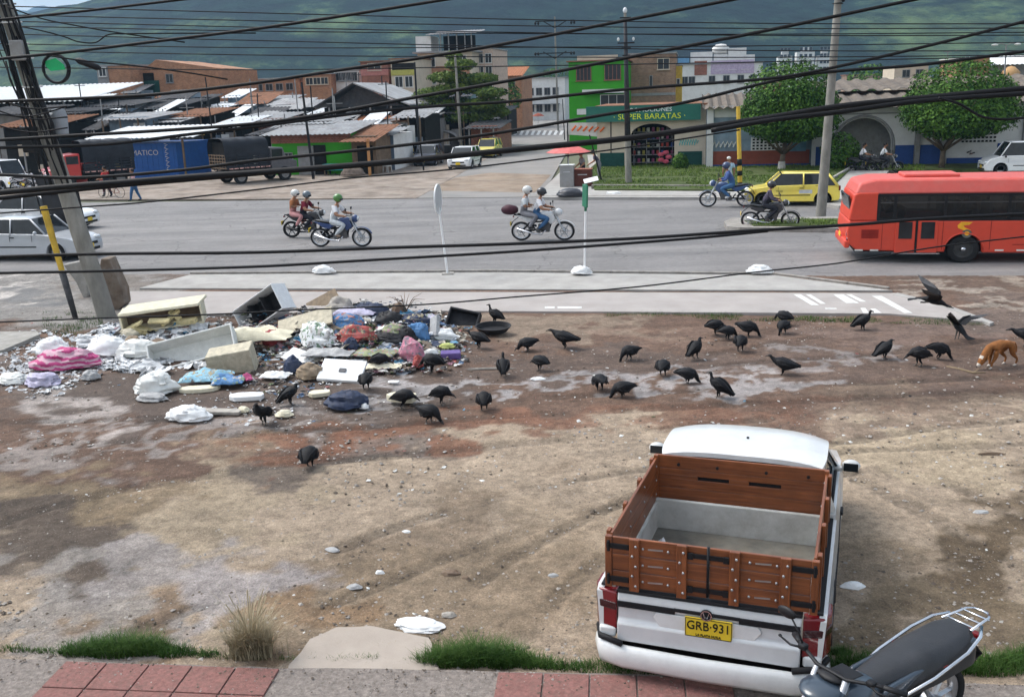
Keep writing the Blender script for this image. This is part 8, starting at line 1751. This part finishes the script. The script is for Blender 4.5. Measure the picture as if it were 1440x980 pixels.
J('p','white_board','long white board leaning at the right end of the heap',612,450,16,52,JG,-32,.5,(60,-30))
J('c','white_container','white plastic container with a dark hole at the right end of the heap',622,472,40,18,JW,0,.3,seed=3)
J('c','lime_bag','small lime-yellow bag beside the purple box',628,487,20,8,JYG,0,.2)
J('b','purple_box','flat purple box at the right end of the heap',634,497,28,12,JPU,14,.28)
J('c','clear_bottle','pale crushed bottle left of the purple box',606,497,24,11,OFFW,20,.15)
J('p','appliance_panel','big white appliance panel with a small grey square on its face',482,515,62,40,JW,4,.6,(24,4))
p=onm(484,520,.27); m=MB(); m.box((0,0,0),(.13,.09,.02)); o=m.build('control_square',jm('ctrl',(.12,.12,.13)),None); PA=[x for x in COL.objects if x.get('label','').startswith('big white appliance')][0]; o.parent=PA; o.location=(.02,-.03,.045)
J('c','wicker_basket','brownish wicker tangle left of the appliance panel',436,524,36,26,CARD,0,.35)
J('c','navy_backpack','navy backpack left of the wicker tangle',412,516,24,26,JN,0,.3)
J('s','plastic_sheet','torn white plastic sheet left of the navy backpack',388,526,40,18,JW,0,.35)
J('p','white_slab','white slatted slab above the wicker tangle',424,500,52,16,JW,-20,.4,(20,10))
J('c','orange_wrapper','orange wrapper under the olive cloth',528,504,26,10,JO,0,.2)
J('s','cream_tray','cream curved tray below the orange wrapper',540,514,50,14,FOAMC,6,.3)
J('p','metal_bar','thin grey metal bar slanting out of the heap',440,506,60,4,STEEL,40,.04,(0,-18))
J('p','metal_bar','short grey metal bar below the slanting one',418,540,10,34,STEEL,75,.06,(0,-10))
J('c','dark_strap','black curved strap above the cream tray',536,506,40,8,JK,-14,.1)
J('s','blue_cloth','sky-blue bath cloth spread below the fridge liner',292,526,70,34,JSK,14,.55,seed=21)
J('s','blue_cloth','blue towel with magenta edge right of the sky-blue bath cloth',322,532,44,28,JB,16,.45,seed=33)
J('s','magenta_edge','magenta trim of the towel lying on its right side',344,530,22,20,JMG,30,.3,seed=14)
J('c','plastic_bag','white plastic bag bulging below the left end of the fridge liner',216,543,52,32,OFFW,10,.5,seed=17)
J('w','foam_slab','cream foam sliver below the sky-blue bath cloth',280,545,58,14,FOAMC,16,.3)
J('c','wire_crate','tangled wire crate below the white plastic bag',212,560,40,12,JG,0,.3)
J('c','pink_sack','pink and white striped sack at the left of the heap',88,508,84,32,JMG,14,.6,seed=9)
ps=[x for x in COL.objects if x.get('label','').startswith('pink and white striped')][0]
nt=ps.data.materials[0].copy(); ps.data.materials[0]=nt; q=nt.node_tree; bs=q.nodes['Principled BSDF']; tcn=N(q,'ShaderNodeTexCoord'); wv=N(q,'ShaderNodeTexWave',i_Scale=2.6,i_Distortion=9.,i_Detail=4.,bands_direction='Z'); L(q,tcn.outputs['Object'],wv.inputs['Vector']); cr2=N(q,'ShaderNodeValToRGB'); cr2.color_ramp.elements[0].color=(.45,.06,.19,1); cr2.color_ramp.elements[1].color=(.58,.36,.43,1); cr2.color_ramp.elements[0].position=.45; cr2.color_ramp.elements[1].position=.6; L(q,wv.outputs['Fac'],cr2.inputs['Fac']); L(q,cr2.outputs[0],bs.inputs['Base Color'])
J('c','plastic_bag','white plastic bag bulging above the pink striped sack',72,490,50,26,JW,0,.4,seed=6)
J('c','plastic_bag','pale grey plastic bag lying below the pink striped sack',58,536,50,20,JLI,-8,.4,seed=12)
J('c','plastic_bag','flattened white bag at the far left below the slab',14,534,44,14,OFFW,0,.4,seed=13)
J('c','paper_ball','crumpled grey paper ball alone below the pink striped sack',126,529,24,15,JG,0,.25,seed=15)
J('c','plastic_bag','big white bag between pink striped sack and freezer carcass',150,490,60,30,JW,0,.5,seed=18)
J('c','plastic_bag','white and grey bag in front of the freezer carcass',192,494,66,26,OFFW,6,.5,seed=19)
J('c','carton','torn tan carton in front of the freezer carcass',186,482,22,18,CARD,0,.25)
J('b','cracked_box','small black and brown box under the freezer carcass',230,484,34,16,JBR,-8,.3,(0,10))
J('s','plastic_sheet','bluish clear plastic sheet right of the freezer carcass',280,474,52,16,JG,0,.4)
J('c','white_appliance_part','white rounded appliance part lying apart below the fridge liner',262,584,54,22,JW,5,.45,seed=26)
J('p','cardboard_strip','pink-grey cardboard strip next to the white rounded part',308,577,66,10,JTN,2,.2)
J('c','foam_chip','small pale foam chip at the right end of the cardboard strip',342,577,16,9,FOAMC,0,.15)
J('w','foam_slab','ragged white foam slab between the towel and the lowest vultures',347,555,54,16,JW,12,.35,seed=4)
J('w','foam_wedge','cream foam wedge left of the black plastic bundle',449,551,34,14,FOAMC,20,.28,seed=11)
J('c','black_bag','shiny black plastic bundle on the mud in front of the heap',487,565,54,24,JN,5,.5,seed=16)
J('w','foam_block','cream rectangular foam block above the crouched vulture',565,555,46,22,FOAMC,-8,.35,seed=40)
J('c','foam_chip','small cream foam piece right of the lowest upright vulture',399,583,22,10,FOAMC,0,.2)
J('c','foam_chip','tiny white foam piece right of the black plastic bundle',512,572,12,8,JW,0,.12)
J('w','paper_sheet','small white paper below the garbage heap right end',553,536,18,5,JW,0,.15)
# black trays right of the heap
P=onm(651,458,.09); t=thing('plastic_tray','square black plastic tray propped open toward the left of the round one','tray',P,rot=(R(52),R(10),R(-16)))
for n,c,d in (('base',(0,0,-.09),(.68,.5,.02)),('rim',(0,.26,0),(.74,.05,.17)),('rim',(0,-.26,0),(.74,.05,.17)),('rim',(-.35,0,0),(.05,.5,.17)),('rim',(.35,0,0),(.05,.5,.17))): m=MB(); m.box(c,d); m.build(n,JK,t,bevel=.015)
P=onm(694,470,.1); b=MB(); b.lathe([(.0,-.03),(.3,-.03),(.37,.06),(.4,.1),(.37,.1),(.3,0),(0,-.01)],28,M=Matrix.Rotation(R(-90),4,'Y')); b.v=[(x,y*.62,z) for x,y,z in b.v]; o=b.build('plastic_basin',JK,smooth=True,sharp=40); o.location=P; o.rotation_euler=(R(12),0,0); tag(o,'round shallow black plastic basin right of the square tray','basin')
# pieces on the pavement and around
for px,py,wx,hy,l in ((455,381,28,13,'small white bag on the pavement above the heap'),(818,382,26,14,'white bag around the foot of the green-topped sign post'),(1069,381,32,14,'white and blue plastic bag on the pavement toward the right')):
    P=G(px,py+hy*.4,.1); s=pxm(P); crumple('plastic_bag',l,'plastic bag',P+Vector((0,.1,hy/s*.42)),(wx/s,wx/s*.6,hy/s),JW,RD,int(px)%50,.22)
P=G(863,272,.14); crumple('plastic_bag','small white bag on the far pavement in front of the lawn','plastic bag',P,(.7,.4,.2),JW,RD,8,.2)
for px,py,wx,hy,nm,l,ma in ((588,882,62,16,'plastic_sheet','crumpled white plastic strip beside the large grass tuft','' or JW),(631,868,20,11,'stone','pale rounded stone just above the large grass tuft',JTN),(1199,827,30,12,'plastic_sheet','small grey-white plastic scrap on the dirt right of the pickup',JW),(534,808,12,9,'stone','small white pebble alone on the tan dirt',JW),(634,809,24,12,'dry_leaf_clump','dark brown clod on the tan dirt below centre',JBR),(655,816,12,8,'dry_leaf_clump','smaller dark clod right of the bigger one',JBR),(498,828,20,9,'stone','flat grey stone on the dirt left of centre',JG),(571,750,12,6,'stone','small white stone upper middle of the tan dirt',JW),(467,775,20,6,'stone','flat pale stone left of the small white one',JG),(778,812,14,8,'stone','rounded grey stone left of the pickup rear',JG),(1395,640,34,6,'twig','dark twig on the tan dirt at the right',JBR),(756,534,18,5,'paper_sheet','small white paper between the wet streak and hunched vulture',JW),(690,520,60,5,'twig','pale thin stick on the mud left of the tall vulture',JTN),(1380,722,20,6,'stone','flat pale stone at the right on the dirt',JG)):
    P=G(px,py,.045); s=pxm(P); crumple(nm,l,nm.replace('_',' '),P+Vector((0,.02,hy/s*.25)),(wx/s,(wx/s*.55 if nm!='twig' else .03),hy/s*.8),ma,RD+R(rr.uniform(-12,12)),int(px+py)%60,.18)
J('c','trash_bag','folded beige rag at the top left of the lot under the pole',180,470,26,14,BEI,0,.3)
b=MB()
for k in range(9):
    P=onm(570,445,.1); a=rr.uniform(0,6.28); b.tube([tuple(P),tuple(P+Vector((.25*math.cos(a),.12*math.sin(a),.25+.15*rr.random()))),tuple(P+Vector((.5*math.cos(a),.2*math.sin(a),.3*rr.random()+.2)))],[.012,.008,.003],5)
tag(b.build('dry_branch',JBR,smooth=True),'dry dark branch sticking out of the heap crest','branch')

PRN=[((.25,.27,.33),(.38,.2,.18)),((.14,.13,.12),(.35,.3,.2)),((.2,.28,.2),(.42,.4,.38)),((.4,.24,.28),(.2,.19,.22))]
for i,o in enumerate([o for o in COL.objects if o.type=='MESH' and o.parent is None and o.name.split('.')[0] in ('red_cloth','pink_bag','olive_cloth','pillow','beige_sack','floral_cloth','blue_jeans','blue_cloth','orange_wrapper')]):
    printed(o,PRN[i%4],rr.uniform(11,24))
